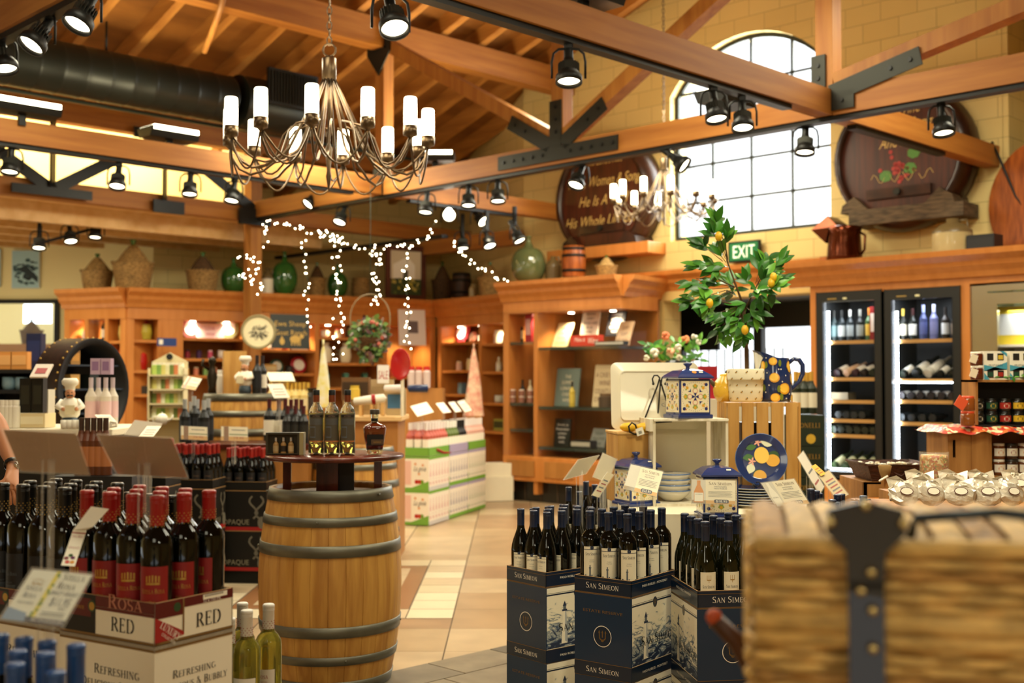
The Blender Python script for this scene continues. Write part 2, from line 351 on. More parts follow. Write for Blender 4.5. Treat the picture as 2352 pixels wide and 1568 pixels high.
def wall_line(name, p0, p1, z0, z1, mat, th=.15):
 p0 = Vector((*p0[:2], 0)); p1 = Vector((*p1[:2], 0)); L = (p1-p0).length
 m = MB(); m.box(0, L, 0, th, z0, z1, mat)
 return struct(m.build(name, loc=p0, rz=math.atan2((p1-p0).y, (p1-p0).x)))
KL = P(352, 600, 16.0); KR = P(1012, 600, 18.5); KE = R(11.2, 10.95)
wall_line('wall_back', KL, KR+Vector((.1, .06, 0)), 0, 5, YEL)
wall_line('wall_back_right', KR, KE+Vector((0.05, -.05, 0)), 0, 6, YEL)
LW0 = P(-260, 600, 16.2)
lw = MB(); Lw = (KL-LW0).length
def lwx(px):   # distance along the left wall at a pixel column
 r = (px-CX)/F; dx, dy = (KL-LW0).x/Lw, (KL-LW0).y/Lw
 return (r*LW0.y-LW0.x)/(dx-r*dy)
wx1 = lwx(137)
lw.prism([(0, 0), (Lw, 0), (Lw, 3.9), (0, 3.9)], -.15, 0, YELB, frame((0, 0, 0), (1, 0, 0), (0, 0, 1)), holes=[[(.3, .8), (.3, zat(688, 16.1)), (wx1, zat(688, 16.1)), (wx1, .8)]])
wall_line('wall_far_left', R(-5, 14.0)-Vector((0, 0, 0)), LW0, 0, 5.2, YELB)
LWA = math.atan2((KL-LW0).y, (KL-LW0).x)
struct(lw.build('wall_left', loc=(LW0.x, LW0.y, 0), rz=LWA))
# window in the left wall through which a lit side room shows
wn = struct(thing('window_2', 'black framed interior window opening in the pale left wall', 'window', (LW0.x, LW0.y, 0), LWA)); del wn['category']
zt = zat(688, 16.1)
m = MB(); m.box(.3, wx1, -.06, .1, zt-.05, zt, BLK); m.box(wx1-.06, wx1, -.06, .1, .8, zt, BLK); m.box(.3, wx1, -.06, .1, .8, .86, BLK); m.build('window_frame', wn)
m = MB(); m.box(.3, wx1-.06, .0, .008, .86, zt-.05, PANE); m.build('pane', wn)
m = MB(); m.box(-1.5, 3.2, 2.2, 2.3, 0, 3.9, YELB); m.box(-1.5, 3.2, .2, 2.2, 2.9, 2.95, WHITE); struct(m.build('wall_side_room', loc=(LW0.x, LW0.y, 0), rz=LWA))
lamp('POINT', 'side_room_lamp', P(40, 640, 17.2), 40, (1, .85, .6), .2)
q0 = P(62, 735, 17.6)
o = MB().cb((0, 0, 0), (.42, .05, .29), M('lit_sky_panel', 'dff0ff', .5, emit=4)).build('lit_window', loc=q0+Vector((.12, .1, .1)), rz=LWA); tag(o, 'small bright daylit window pane seen in the side room at far left', 'window')
# walls behind the camera and to the left close the hall
m = MB(); m.box(-5, -4.8, -4, 16, 0, 5.2, YELP); m.box(-5, 12, -4.2, -4, 0, 5.2, YELP); struct(m.build('wall_behind', rz=Q))
# upper wall beyond the far left truss
m = MB(); m.box(-3, 8.3, 14.4, 14.5, 3.5, 5.0, YELB); m.box(-3, 8.3, 12.95, 14.5, 4.95, 5.05, YELB); m.box(8.2, 8.3, 12.95, 14.5, 3.5, 5.0, YELB); struct(m.build('wall_upper_left', rz=Q))
for a_, e_ in ((1.5, 60), (3.5, 70), (5.4, 80), (7.2, 70)): lamp('AREA', 'clerestory_lamp', R(a_, 13.3, 4.85), e_, (1, .86, .55), .7, rot=(math.radians(60), 0, Q), sizey=.3)
# low ceiling with joists beyond the truss
JW = wood('pale_joist', 'e2bd84', 'd4aa6c', .6, (3, .6, 3), 3)
ce = struct(thing('ceiling_2', 'low boarded ceiling with pale joists over the far left bay', 'ceiling', (0, 0, 0), Q)); del ce['category']
MB().box(-2, 9.5, 12.95, 17.5, 3.5, 3.54, JW).build('ceiling_boards', ce)
for i in range(6): MB().box(-2, 9.5, 13.2+i*.7, 13.3+i*.7, 3.28, 3.5, JW).build('joist', ce)
# ---- roof
def rz_(b): return 6.35-.33*abs(b-7.48)
cl = struct(thing('ceiling_1', 'pitched timber roof with boards and rafters', 'ceiling', (0, 0, 0), Q)); del cl['category']
for nm, b0, b1 in (('roof_deck', 7.48, 12.9), ('roof_deck', 7.48, -5), ('roof_deck', 12.9, 14.6)):
 m = MB(); z0, z1 = rz_(b0)+.2, rz_(b1)+.2; xa = 8.15 if b0 == 12.9 else -5
 m.add([(xa, b0, z0), (12.3, b0, z0), (12.3, b1, z1), (xa, b1, z1), (xa, b0, z0+.1), (12.3, b0, z0+.1), (12.3, b1, z1+.1), (xa, b1, z1+.1)], [(0, 1, 2, 3), (4, 5, 6, 7), (0, 1, 5, 4), (2, 3, 7, 6), (0, 3, 7, 4), (1, 2, 6, 5)], DECK)
 m.build(nm, cl)
def rafter(b0, b1):
 m = MB(); z0, z1 = rz_(b0), rz_(b1); w_ = .05
 m.add([(-w_, b0, z0), (w_, b0, z0), (-w_, b1, z1), (w_, b1, z1), (-w_, b0, z0+.2), (w_, b0, z0+.2), (-w_, b1, z1+.2), (w_, b1, z1+.2)], [(0, 1, 3, 2), (4, 5, 7, 6), (0, 2, 6, 4), (1, 3, 7, 5), (0, 1, 5, 4), (2, 3, 7, 6)], RAFT)
 return m.mesh('rafter')
ra, rb2, rc = rafter(7.5, 14.5), rafter(7.46, -2), rafter(7.5, 12.8)
for i in range(23):
 a = -2+i*.61
 for me in (ra if a > 8.2 else rc,)+((rb2,) if a > 2 else ()):
  o = bpy.data.objects.new('rafter', me); COL.objects.link(o); o.parent = cl; o.location = (a, 0, 0)
# ---- trusses: timber chords, posts and braces with black steel plates
HB = 3.52
def bolts(mb, pts, m_, r=.018):
 for p in pts: mb.cyl(r, -.004, .012, BLK, 6, m_ @ TR(p[0], p[1], 0))
def truss(name, label):
 t = struct(thing(name, label, 'truss', (0, 0, 0), Q)); del t['category']; return t
t = truss('roof_truss', 'long timber truss crossing the hall below the arched window')
MB().box(8.08, 8.22, -4, 13.1, HB, HB+.2, CHORDB).build('bottom_chord', t)
MB().box(8.1, 8.2, -4, 12.9, HB-.035, HB, BLK).build('lighting_track', t)
for b, zt_ in ((10.16, 5.45), (7.48, 6.3), (4.66, 5.4)):
 MB().box(8.08, 8.22, b-.075, b+.075, HB+.2, zt_, BEAMW).build('king_post', t, bevel=.004)
for (b0, z0, b1, z1) in ((7.56, 3.78, 10.1, 5.2), (7.4, 3.78, 4.75, 5.22), (4.58, 3.78, 1.2, 4.45)):
 MB().beam((8.15, b0, z0), (8.15, b1, z1), .14, .13, BEAMW).build('diagonal_brace', t)
pf = frame((8.072, 0, 0), (0, -1, 0), (0, 0, 1))    # plate plane facing the shop: u = -b
def plate(pts, bl): m = MB(); m.prism(pts, 0, .012, DARKSTEEL, pf); bolts(m, bl, pf @ TR(0, 0, .012)); return m.build('steel_plate', t)
plate([(-8.26, HB+.03), (-6.72, HB+.03), (-6.72, HB+.165), (-8.26, HB+.165)], [(-8.18+.13*i, HB+.1) for i in range(5)]+[(-7.3+.13*i, HB+.1) for i in range(5)])
plate([(-7.56, HB+.16), (-7.41, HB+.16), (-7.41, HB+.6), (-7.56, HB+.6)], [(-7.485, HB+.3+.12*i) for i in range(3)])
def dplate(b0, z0, b1, z1, L, s=.16, w_=.07):
 d = Vector((-(b1-b0), z1-z0)).normalized(); n = Vector((-d.y, d.x))*w_; p = Vector((-b0, z0)); q = p+d*L
 plate([tuple(p-n), tuple(q-n), tuple(q+n), tuple(p+n)], [tuple(p+d*(L-.08-i*.16)) for i in range(2)])
dplate(7.56, 3.7, 10.1, 5.15, .62); dplate(7.4, 3.7, 4.75, 5.2, .6); dplate(4.6, 3.68, 1.2, 4.42, .75)
plate([(-4.76, HB+.2), (-4.64, HB+.2), (-4.64, HB+.48), (-4.76, HB+.48)], [(-4.7, HB+.3), (-4.7, HB+.4)])
plate([(-4.62, HB+.03), (-4.4, HB+.03), (-4.4, HB+.17), (-4.62, HB+.17)], [(-4.5, HB+.1)])
plate([(-10.36, 5.1), (-10.16, 4.85), (-9.96, 5.1), (-9.96, 5.5), (-10.36, 5.5)], [(-10.25, 5.15), (-10.05, 5.15)])
plate([(-10.24, HB), (-10.08, HB), (-10.08, HB+.3), (-10.24, HB+.3)], [(-10.16, HB+.24)])
t = truss('roof_truss', 'near timber chord running out of the top of the picture')
MB().box(-5, 11.2, 4.59, 4.73, HB, HB+.2, CHORDA).build('bottom_chord', t)
MB().box(-4, 7.55, 4.62, 4.7, HB-.035, HB, BLK).build('lighting_track', t)
MB().box(8.5, 10.1, 4.62, 4.7, HB-.035, HB, BLK).build('lighting_track', t)
t = truss('roof_truss', 'left timber chord behind the chandelier with a black track below')
MB().box(-5, 11.2, 10.09, 10.23, HB, HB+.2, CHORDA).build('bottom_chord', t)
MB().box(-5, 7.7, 10.12, 10.2, HB-.035, HB, BLK).build('lighting_track', t)
MB().box(8.5, 10.2, 10.12, 10.2, HB-.035, HB, BLK).build('lighting_track', t)
MB().box(-5, 11.3, 10.06, 10.26, 5.15, 5.46, CHORDA).build('upper_beam', t)
t = truss('roof_truss', 'far left truss with black steel braces before the pale wall')
MB().box(-5, 12.2, 12.73, 12.87, HB-.04, HB+.16, CHORDA).build('bottom_chord', t)
MB().box(-5, 8.3, 12.72, 12.88, 4.36, 4.97, CHORDA).build('upper_beam', t); MB().box(8.3, 12.2, 12.72, 12.88, 4.36, 4.62, CHORDA).build('upper_beam', t)
MB().box(8.07, 8.23, 12.72, 12.88, 0, HB+.9, BEAMW).build('post', t)
def sb(a0, z0, a1, z1): MB().beam((a0, 12.66, z0), (a1, 12.66, z1), .02, .13, BLK).build('steel_brace', t)
for a_ in (5.5, 2.8): sb(a_, 3.6, a_, 4.4); sb(a_+.05, 3.6, a_+1.3, 4.35); sb(a_-.05, 3.6, a_-1.3, 4.35); MB().box(a_-.45, a_+.45, 12.64, 12.67, 3.5, 3.6, BLK).build('steel_plate', t); MB().box(a_+.95, a_+1.65, 12.64, 12.67, 4.3, 4.42, BLK).build('steel_plate', t)
sb(6.85, 3.6, 6.85, 4.3); sb(6.95, 4.3, 8.1, 3.6); MB().box(6.7, 7.1, 12.64, 12.67, 3.45, 3.6, BLK).build('steel_plate', t)
MB().box(7.85, 8.3, 12.62, 12.67, 3.42, 3.62, BLK).build('steel_plate', t)
t = truss('roof_truss', 'truss corner at the top left of the picture')
MB().box(2.67, 2.81, 2, 12.7, HB, HB+.2, CHORDB).build('bottom_chord', t); MB().box(2.7, 2.78, 2, 12.6, HB-.035, HB, BLK).build('lighting_track', t)
t = truss('roof_beam', 'beam over the shaded back corner'); MB().box(11.0, 11.15, 10.95, 13.6, HB-.24, HB-.04, CHORDB).build('beam', t); MB().box(9.4, 9.5, 10.6, 14.2, HB-.32, HB-.28, BLK).build('lighting_track', t)
t = truss('roof_beam', 'ridge beam at the top of the roof'); MB().box(-5, 11.2, 7.4, 7.56, 5.9, 6.3, CHORDA).build('beam', t)
# ---- arched window
GLASSB = M('bright_sky_glass', 'ffffff', .05, alpha=.05)
t = struct(thing('window_1', 'tall arched window with black glazing bars', 'window', (0, 0, 0), Q)); del t['category']
o_ = arch(wb0, wb1, wz0, wz1, wzt); i_ = arch(wb0+.05, wb1-.05, wz0+.05, wz1-.01, wzt-.05)
wf2 = frame((11.3, 0, 0), (0, 1, 0), (0, 0, 1)); FRB = M('window_frame_black', '1e231d', .5)
MB().prism(o_, 0, .05, FRB, wf2, holes=[i_[::-1]]).build('window_frame', t)
m = MB()
cw = (wb1-wb0)/4
for i in (1, 2, 3):
 b = wb0+cw*i; m.box(11.31, 11.34, b-.014, b+.014, wz0, wzt-(.03 if i == 2 else .16), FRB)
for i in range(1, 5): z = wz0+.44*i; m.box(11.31, 11.34, wb0, wb1, z-.014, z+.014, FRB)
for i in (1, 2, 3):
 for j in range(1, 5): m.ball((11.32, wb0+cw*i, wz0+.44*j), .03, FRB, 8)
m.build('glazing_bars', t)
MB().prism(i_, .02, .026, GLASSB, wf2).build('pane', t)
lamp('AREA', 'daylight_window', R(11.6, 7.45, 4.3), 260, (.95, 1, .97), 2.0, rot=(PI/2, 0, Q+PI/2), sizey=2.2)
# ---- entrance doors in their recess
DK = M('door_dark', '1b1c1b', .45); BRICKD = blockwall('dark_brick', '3b2417', '2a1a12', .2, .07)
t = struct(thing('door_1', 'dark glazed entrance doors behind the lemon tree', 'door', (0, 0, 0), Q)); del t['category']
m = MB(); m.box(12.55, 12.65, DB0-.3, 9.9, 2.13, DZ+.1, DK)
for b in (7.3, 8.2, 9.42): m.box(12.55, 12.65, b-.06, b+.06, 0, 2.13, DK)
m.box(12.55, 12.65, DB0-.2, 9.7, 0, .12, DK); m.build('door_frame', t)
m = MB(); m.box(12.5, 12.54, 8.75, 9.33, 1.86, 2.2, DK); m.build('roller_blind', t)
MB().box(12.59, 12.6, DB0-.2, 9.7, .1, 2.13, PANE).build('pane', t)
m = MB()
for i in range(12):
 b = 8.3+i*.13; m.box(13.3, 13.315, b, b+.015, 0, 1.9, DK)
 m.ball((13.31, b+.01, 1.3), .025, DK, 6)
m.build('iron_gate', t)
m = MB(); m.box(12.5, 12.7, 9.4, 9.8, 0, DZ, BRICKD); m.box(11.5, 12.7, 9.75, 9.95, 0, DZ, BRICKD); m.box(11.5, 12.6, DB0-.2, DB0-.02, 0, DZ, BRICKD); m.box(11.5, 12.7, DB0-.2, 9.95, DZ, DZ+.1, DK); struct(m.build('wall_entrance', rz=Q))
m = MB(); m.box(11.9, 20, 2, 14, -.12, -.02, M('paving_outside', 'cfcabd', .8)); struct(m.build('ground_outside', rz=Q))
m = MB(); m.prism([(DB0-.12, 0), (DB0, 0), (DB0, DZ), (DB1, DZ), (DB1, 0), (DB1+.13, 0), (DB1+.13, DZ+.13), (DB0-.12, DZ+.13)], -.03, 0, YELP, wf); struct(m.build('trim_1', rz=Q))
# crown moulding band above the entrance
CROWN = [(0, 0), (.03, 0), (.05, .05), (.09, .1), (.1, .14), (.16, .19), (.17, .24), (0, .24)]
def crown(mb, p0, p1, z, mat, k=1.0):
 """moulding between two points, profile leaning out to the right of p0 > p1"""
 p0 = Vector((*p0[:2], z)); p1 = Vector((*p1[:2], z)); d = (p1-p0).normalized(); n = Vector((d.y, -d.x, 0))
 vs = [p+n*(u*k)+Vector((0, 0, v*k)) for p in (p0, p1) for u, v in CROWN]; q = len(CROWN)
 mb.add(vs, [(i, (i+1) % q, q+(i+1) % q, q+i) for i in range(q)]+[tuple(range(q)), tuple(range(q, 2*q))[::-1]], mat)
m = MB(); crown(m, (11.2, 9.3), (11.2, 6.3), 2.53, CABW); struct(m.build('trim_2', rz=Q))
# ---- duct, pipes
DUCT = M('duct_black', '141813', .42, .3)
du = thing('air_duct', 'fat black spiral air duct with grille box end under the roof', 'duct', (0, 0, 0), Q)
m = MB(); L0, L1 = -3, 6.95; n = 30; rr_ = .26
prof = []
for i in range(int((L1-L0)/.24)): z = L0+i*.24; prof += [(rr_, z), (rr_, z+.2), (rr_+.006, z+.215), (rr_, z+.23)]
dm = Matrix(((0, 0, 1, 0), (1, 0, 0, 11.25), (0, 1, 0, 4.55), (0, 0, 0, 1)))
m.lathe(prof, DUCT, 28, dm); m.build('duct_pipe', du)
MB().cyl(.3, L1-.02, L1+.9, DUCT, 24, dm).build('duct_end', du)
m = MB(); m.box(7.1, 7.75, 10.85, 10.9, 4.5, 4.9, BLK)
for i in range(16): m.box(7.13+i*.038, 7.14+i*.038, 10.83, 10.86, 4.53, 4.87, DARKSTEEL)
m.build('grille', du)
for i, a_ in enumerate((2.6, 5.4)):
 m = MB(); m.tube([(a_, 11.2, 4.8), (a_, 11.2, 5.1)], .012, BLK); m.build('hanger', du)
o = MB().tube([R(-3, 11.95, 4.42), R(4, 11.95, 4.42), R(11.4, 11.95, 4.42)], .022, M('sprinkler_pipe', '2b3a36', .5)).build('sprinkler_pipe'); tag(o, 'thin dark sprinkler pipe running below the duct to the far gable', 'pipe')
pp = P(1243, 480, 15.6); o = MB().tube([(pp.x, pp.y, 2.75), (pp.x, pp.y, 3.9)], .03, BLK).build('standpipe'); tag(o, 'black vertical pipe standing against the yellow wall left of the barrel head', 'pipe')
c = R(11.15, 4.6, 0); o = MB().tube([R(11.1, 4.62, 3.75), R(11.08, 4.55, 3.6), R(11.1, 4.4, 3.2), R(11.1, 4.2, 2.9)], .012, BLK).build('black_cable'); tag(o, 'black cable hanging from the beam end down the right wall', 'cable')
o = MB().tube([P(470, 118, 11.6), P(500, 40, 11.0), P(520, -30, 10.5)], .03, RAFT).build('roof_prop'); tag(o, 'pale timber prop leaning from the duct up to the roof', 'prop')
# ============================================================ LIGHT FITTINGS
LENSD = M('lamp_lens_dim', 'fff0cc', .4, emit=9)
def head_mesh():
 m = MB(); m.cyl(.028, .0, .13, BLK, 14)
 m.lathe([(.03, 0), (.034, -.03), (.05, -.07), (.066, -.1), (.078, -.115), (.08, -.16), (.07, -.16), (.068, -.13)], BLK, 20)
 for i in range(20): t = 2*PI*i/20; m.cb((.055*math.cos(t), .055*math.sin(t), -.07), (.018, .003, .07), DARKSTEEL, RZ(0))
 return m.mesh('lamp_housing')
HM = head_mesh()
lm = MB(); lm.lathe([(0.001, -.145), (.04, -.143), (.07, -.135)], LENSD, 20); LENS = lm.mesh('lamp_lens')
lm = MB(); lm.lathe([(0.001, -.145), (.04, -.143), (.07, -.135)], M('lamp_lens_off', '8c8878', .3), 20); LENSO = lm.mesh('lamp_lens')
ym = MB(); ym.box(-.02, .02, -.02, .02, .06, .2, BLK); ym.tube([(0, 0, .1), (0, 0, .06)], .012, BLK)
ym.tube([(-.1, 0, -.12), (-.1, 0, -.02), (-.09, 0, .03), (-.06, 0, .055), (0, 0, .06), (.06, 0, .055), (.09, 0, .03), (.1, 0, -.02), (.1, 0, -.12)], .008, BLK, 6)
YOKE = ym.mesh('yoke')
def spot(px, py, d, label, yaw=0, tilt=0, e=12, zt=None, off=False, grp=None):
 """track spotlight: lens centre seen at px, py; hung from its track"""
 p = P(px, py, d)
 t = thing('track_spotlight', label, 'spotlight', p+Vector((0, 0, .14)), yaw, grp or 'black track spotlights under the roof beams')
 y = bpy.data.objects.new('yoke', YOKE); COL.objects.link(y); y.parent = t
 if zt and zt-p.z-.14 > .2:
  k = MB(); k.box(-.02, .02, -.02, .02, .1, zt-p.z-.14, BLK); k.build('stem', t)
 h = bpy.data.objects.new('lamp_housing', HM); COL.objects.link(h); h.parent = t; h.rotation_euler = (-max(tilt, .22), 0, 0)
 l = bpy.data.objects.new('lens', LENSO if off else LENS); COL.objects.link(l); l.parent = h
 if not off and e:
  dr = Euler((-tilt, 0, yaw)).to_matrix() @ Vector((0, 0, -1))
  q = t.location+dr*.18
  lo = lamp('SPOT', 'spot_beam', q, e, WARM, .05, spot=1.5)
  lo.rotation_euler = Euler((-tilt, 0, yaw)).to_matrix().to_euler()
 return t
dBl = lambda px, b: dB(px, b)
TZ = HB-.03
def on(px, axis, v): return dA(px, v) if axis == 'a' else dB(px, v)
SP = [  # px, py, axis, value, label words, yaw, tilt, energy
 (205, 68, 'a', 2.74, 'big lit track spotlight near the top left corner, second from left', -.6, .5, 55),
 (105, 118, 'a', 2.74, 'big lit track spotlight low at the top left corner, tilted left', -.7, .6, 55),
 (2, 160, 'a', 2.74, 'dark track spotlight cut by the left frame edge under the duct', .9, .3, 20),
 (897, 78, 'b', 4.66, 'lit track spotlight hanging in front of the diamond plate, tilted forward', .4, .5, 60),
 (1306, 188, 'b', 4.66, 'lit track spotlight hanging alone under the middle of the near beam', 0, .08, 60),
 (1640, 275, 'b', 4.66, 'lit spotlight, left one of the pair before the arched window', .3, .28, 55),
 (1705, 296, 'b', 4.66, 'lit spotlight, right one of the pair before the arched window', -.1, .3, 55),
 (1850, 350, 'a', 8.15, 'unlit looking spotlight hanging against the bright window right edge', -.4, -.3, 40),
 (2163, 306, 'a', 8.15, 'spotlight hanging under the right beam before the painted barrel head', .1, .1, 45),
 (1543, 395, 'a', 8.15, 'spotlight tilted sideways above the far chandelier', 1.1, .9, 40),
 (1333, 430, 'a', 8.15, 'spotlight hanging before the lettered barrel head, tilted left', -.7, .5, 45),
 (1143, 462, 'a', 8.15, 'lit spotlight, rightmost of three under the long cross beam middle', .1, .15, 45),
 (1076, 472, 'a', 8.15, 'lit spotlight, middle of three under the long cross beam', .05, .2, 45),
 (980, 488, 'a', 8.15, 'lit spotlight, leftmost of three under the long cross beam', -.3, .25, 45),
 (788, 514, 'a', 8.15, 'lit spotlight under the cross beam above the string lights', -.5, .5, 35),
 (725, 478, 'a', 8.15, 'spotlight under the cross beam just right of the timber post', -.9, .8, 25),
 (25, 395, 'b', 10.16, 'spotlight under the left beam at the left frame edge', .1, .1, 35),
 (272, 430, 'b', 10.16, 'brightly lit spotlight under the left beam, facing the shop', .1, .35, 35),
 (437, 446, 'b', 10.16, 'spotlight under the left beam between the lit one and the chandelier', .1, .1, 35),
 (537, 462, 'b', 10.16, 'spotlight under the left beam below the chandelier left rim', -.3, .3, 35),
 (1095, 520, 'b', 10.16, 'dark spotlight tilted sideways under the short track at the far gable', .8, .9, 20),
 (90, 570, 'b', 13.4, 'lit spotlight, leftmost on the sloping track of the far left bay', .3, .3, 25),
 (160, 556, 'b', 13.4, 'lit spotlight, second on the sloping track of the far left bay', .6, .4, 25),
 (220, 545, 'b', 13.4, 'spotlight, third on the sloping track of the far left bay', .1, .1, 25),
 (341, 518, 'b', 13.4, 'spotlight, rightmost on the sloping track of the far left bay', .6, .6, 25),
 (1062, 570, 'a', 9.6, 'dark spotlight, left of three over the back corner cabinets', .3, .2, 20),
 (1118, 568, 'a', 9.6, 'lit spotlight, middle of three over the back corner cabinets', .6, .5, 20),
 (1182, 556, 'a', 9.6, 'spotlight, right of three over the back corner cabinets', 1, .5, 20)]
for (px, py, ax, v, lb, yw, tl, e) in SP:
 spot(px, py, on(px, ax, v), lb, yw, tl, e, TZ if ax+str(v) != 'b13.4' else 3.4)
t = spot(1033, 515, on(1033, 'b', 10.16), 'dazzling spotlight aimed straight at the camera below the short track', 0, 1.2, 0, TZ)
MB().ball((0, 0, 0), .05, M('dazzle', 'fff4dc', .3, emit=60), 8).build('bulb', t).location = (0, -.15, -.02)
t = thing('track_rail', 'black lighting track sloping over the far left bay', 'lighting track', (0, 0, 0))
m = MB(); m.beam(P(78, 562, 13.2), P(352, 487, 15.2), .04, .03, BLK); m.build('rail', t)
# box floodlights standing on the beams
def flood(px, py, d, label, w_=.42, yaw=Q, e=30, roll=0):
 p = P(px, py, d)
 t = thing('box_floodlight', label, 'floodlight', p, yaw, 'box floodlights lying on the beams')
 m = MB(); m.prism([(-.11, 0), (.11, 0), (.15, .09), (-.15, .09)], -w_/2, w_/2, BLK, Matrix(((0, 0, 1, 0), (1, 0, 0, 0), (0, 1, 0, 0), (0, 0, 0, 1)))); m.build('housing', t)
 m = MB(); m.box(-w_/2+.02, w_/2-.02, -.13, .13, .09, .1, M('flood_lens', 'fff3cf', .3, emit=9)); m.box(-w_/2+.02, w_/2-.02, -.155, -.12, .06, .1, M('flood_lens', 'fff3cf', .3, emit=9)); m.build('lens', t)
 MB().box(-.03, .03, -.02, .02, -.1, 0, BLK).build('bracket', t)
 lamp('AREA', 'flood_beam', p+Vector((0, 0, .14)), e*.4, (1, .86, .52), .4, rot=(PI, 0, 0))
flood(50, 262, dB(50, 10.16)-.1, 'box floodlight shining up at the far left on the left beam', .6, Q, 60)
flood(388, 322, dB(388, 10.16), 'box floodlight on the left beam, its lit edge seen from below', .5, Q, 60)
flood(1000, 372, dA(1000, 8.15)+.3, 'box floodlight standing behind the chandelier right rim on the cross beam', .42, 0, 70)
flood(1340, 2, dB(1340, 4.66), 'box floodlight on top of the near beam at the top frame edge', .5, Q, 70)
flood(1668, 243, dB(1668, 4.9), 'dark box floodlight seen behind the spotlight pair before the window', .4, Q, 15)
flood(2050, 250, dB(2050, 4.8), 'dark box floodlight on the cross beam before the painted barrel head', .3, Q, 15)
# chandeliers
def chandelier(pz, zcup, chain_top, label, D, px):
 c = P(px, 400, D); t = thing('chandelier', label, 'chandelier', (c.x, c.y, zcup), 0)
 m = MB(); m.lathe([(.036, .33), (.04, .335), (.04, .45), (.036, .455), (.001, .47)], BRONZE, 16); m.tube([(0, 0, .45), (0, 0, -.03)], .008, BRONZE); m.lathe([(.001, -.29), (.008, -.25), (.016, -.2), (.01, -.17), (.02, -.05), (.001, 0)], BRONZE, 10)
 rg = [(.035*math.cos(2*PI*i/14), 0, .5+.035*math.sin(2*PI*i/14)) for i in range(14)]; m.tube(rg, .006, BRONZE, 6, closed=True); m.build('stem', t)
 m = MB(); z = .55; k = 0
 while z < chain_top:
  pts = [(.013*math.cos(2*PI*i/10), 0, z+.026*math.sin(2*PI*i/10)) for i in range(10)]
  m.tube(pts, .004, BRONZE, 5, m=RZ(PI/2*(k % 2)), closed=True); z += .042; k += 1
 m.build('chain', t)
 RR = .545; N = 12
 arm = MB(); pts = [(.03, 0, .34), (.13, 0, .13), (.225, 0, -.06), (.26, 0, -.1), (.31, 0, -.13), (.36, 0, -.17), (.43, 0, -.19), (.49, 0, -.16), (.53, 0, -.1), (RR, 0, -.03)]
 arm.tube(pts, .0075, BRONZE, 6); A = arm.mesh('arm')
 sw = MB(); da = 2*PI/N; pp = []
 for i in range(13):
  u = i/12; an = u*da; rr = RR*(1-.06*math.sin(PI*u)); zz = -.03-.19*math.sin(PI*u)**.8
  pp.append((rr*math.cos(an), rr*math.sin(an), zz))
 sw.tube(pp, .006, BRONZE, 5)
 pp = [(RR*math.cos(0)-.0, 0, -.03)]
 for i in range(1, 11):
  u = i/10; rr = RR-(RR-.12)*u; zz = -.03-.13*math.sin(PI*min(1, u*1.3))+(.12*u if u > .6 else 0)-.0
  pp.append((rr*math.cos(da*u*.5), rr*math.sin(da*u*.5), zz))
 sw.tube(pp, .006, BRONZE, 5)
 W_ = sw.mesh('curled_arm')
 cu = MB(); cu.lathe([(.006, -.05), (.02, -.035), (.037, -.03), (.038, .02), (.034, .02)], BRONZE, 16); C_ = cu.mesh('cup')
 sh = MB(); sh.lathe([(.034, .01), (.036, .04), (.036, .1), (.0345, .165), (.03, .172), (.029, .165)], SHADE, 16); sh.cyl(.008, .02, .12, SHADE, 8); H_ = sh.mesh('glass_shade')
 for i in range(N):
  an = 2*PI*(i+.5)/N
  for nm, me, off in (('arm', A, 0), ('curled_arm', W_, 0)):
   o = bpy.data.objects.new(nm, me); COL.objects.link(o); o.parent = t; o.rotation_euler = (0, 0, an-PI/2+.26)
  aa = an-PI/2+.26
  for nm, me in (('cup', C_), ('glass_shade', H_)):
   o = bpy.data.objects.new(nm, me); COL.objects.link(o); o.parent = t; o.location = (RR*math.cos(aa), RR*math.sin(aa), 0)
 lamp('POINT', 'chandelier_light', (c.x, c.y, zcup+.3), 45, (1, .82, .55), .3)
chandelier(0, zat(322, 6.4), 3.2, 'near bronze chandelier with twelve lit opal cylinder shades', 6.4, 755)
chandelier(0, zat(478, 13.2), 3.0, 'far smaller looking bronze chandelier hanging before the arched window', 12.6, 1525)
# string lights
SB = M('fairy_bulb', 'ffe9c0', .3, emit=22); bm_ = MB().ball((0, 0, 0), .0072, SB, 6).mesh('bulb')
WIR = M('string_wire', '2c3a24', .6)
def strand(pts, d, n, label, jit=6, grp='warm white string light strands'):
 rg = random.Random(sum(p[0] for p in pts)); q = [P(x, y, d) for x, y in pts]
 L = [0]
 for a, b in zip(q, q[1:]): L.append(L[-1]+(b-a).length)
 def at(s):
  for i in range(len(q)-1):
   if s <= L[i+1] or i == len(q)-2: return q[i].lerp(q[i+1], (s-L[i])/max(1e-6, L[i+1]-L[i]))
 n = int(n*.85); jit *= 1.25
 t = thing('string_light', label, 'string lights', q[0], 0, grp)
 w_ = []
 for i in range(n):
  p = at(L[-1]*i/(n-1))+Vector((rg.uniform(-1, 1), rg.uniform(-2, 2), rg.uniform(-1, 1)))*jit*d/F
  o = bpy.data.objects.new('bulb', bm_); COL.objects.link(o); o.parent = t; o.location = p-q[0]; w_.append(p-q[0])
 MB().tube(w_, .003, WIR, 4).build('wire', t)
strand([(610, 560), (608, 515), (622, 502), (668, 520), (702, 530), (745, 535), (785, 555)], 12.8, 36, 'string lights festooned from the post top rightwards to the first drop')
strand([(785, 555), (830, 570), (865, 580), (905, 562), (940, 565), (985, 548), (996, 512)], 13.2, 34, 'string lights festooned along the right half of the garland')
strand([(735, 528), (760, 545), (790, 548), (775, 560), (745, 540)], 12.8, 22, 'dense knot of string lights in the middle of the garland')
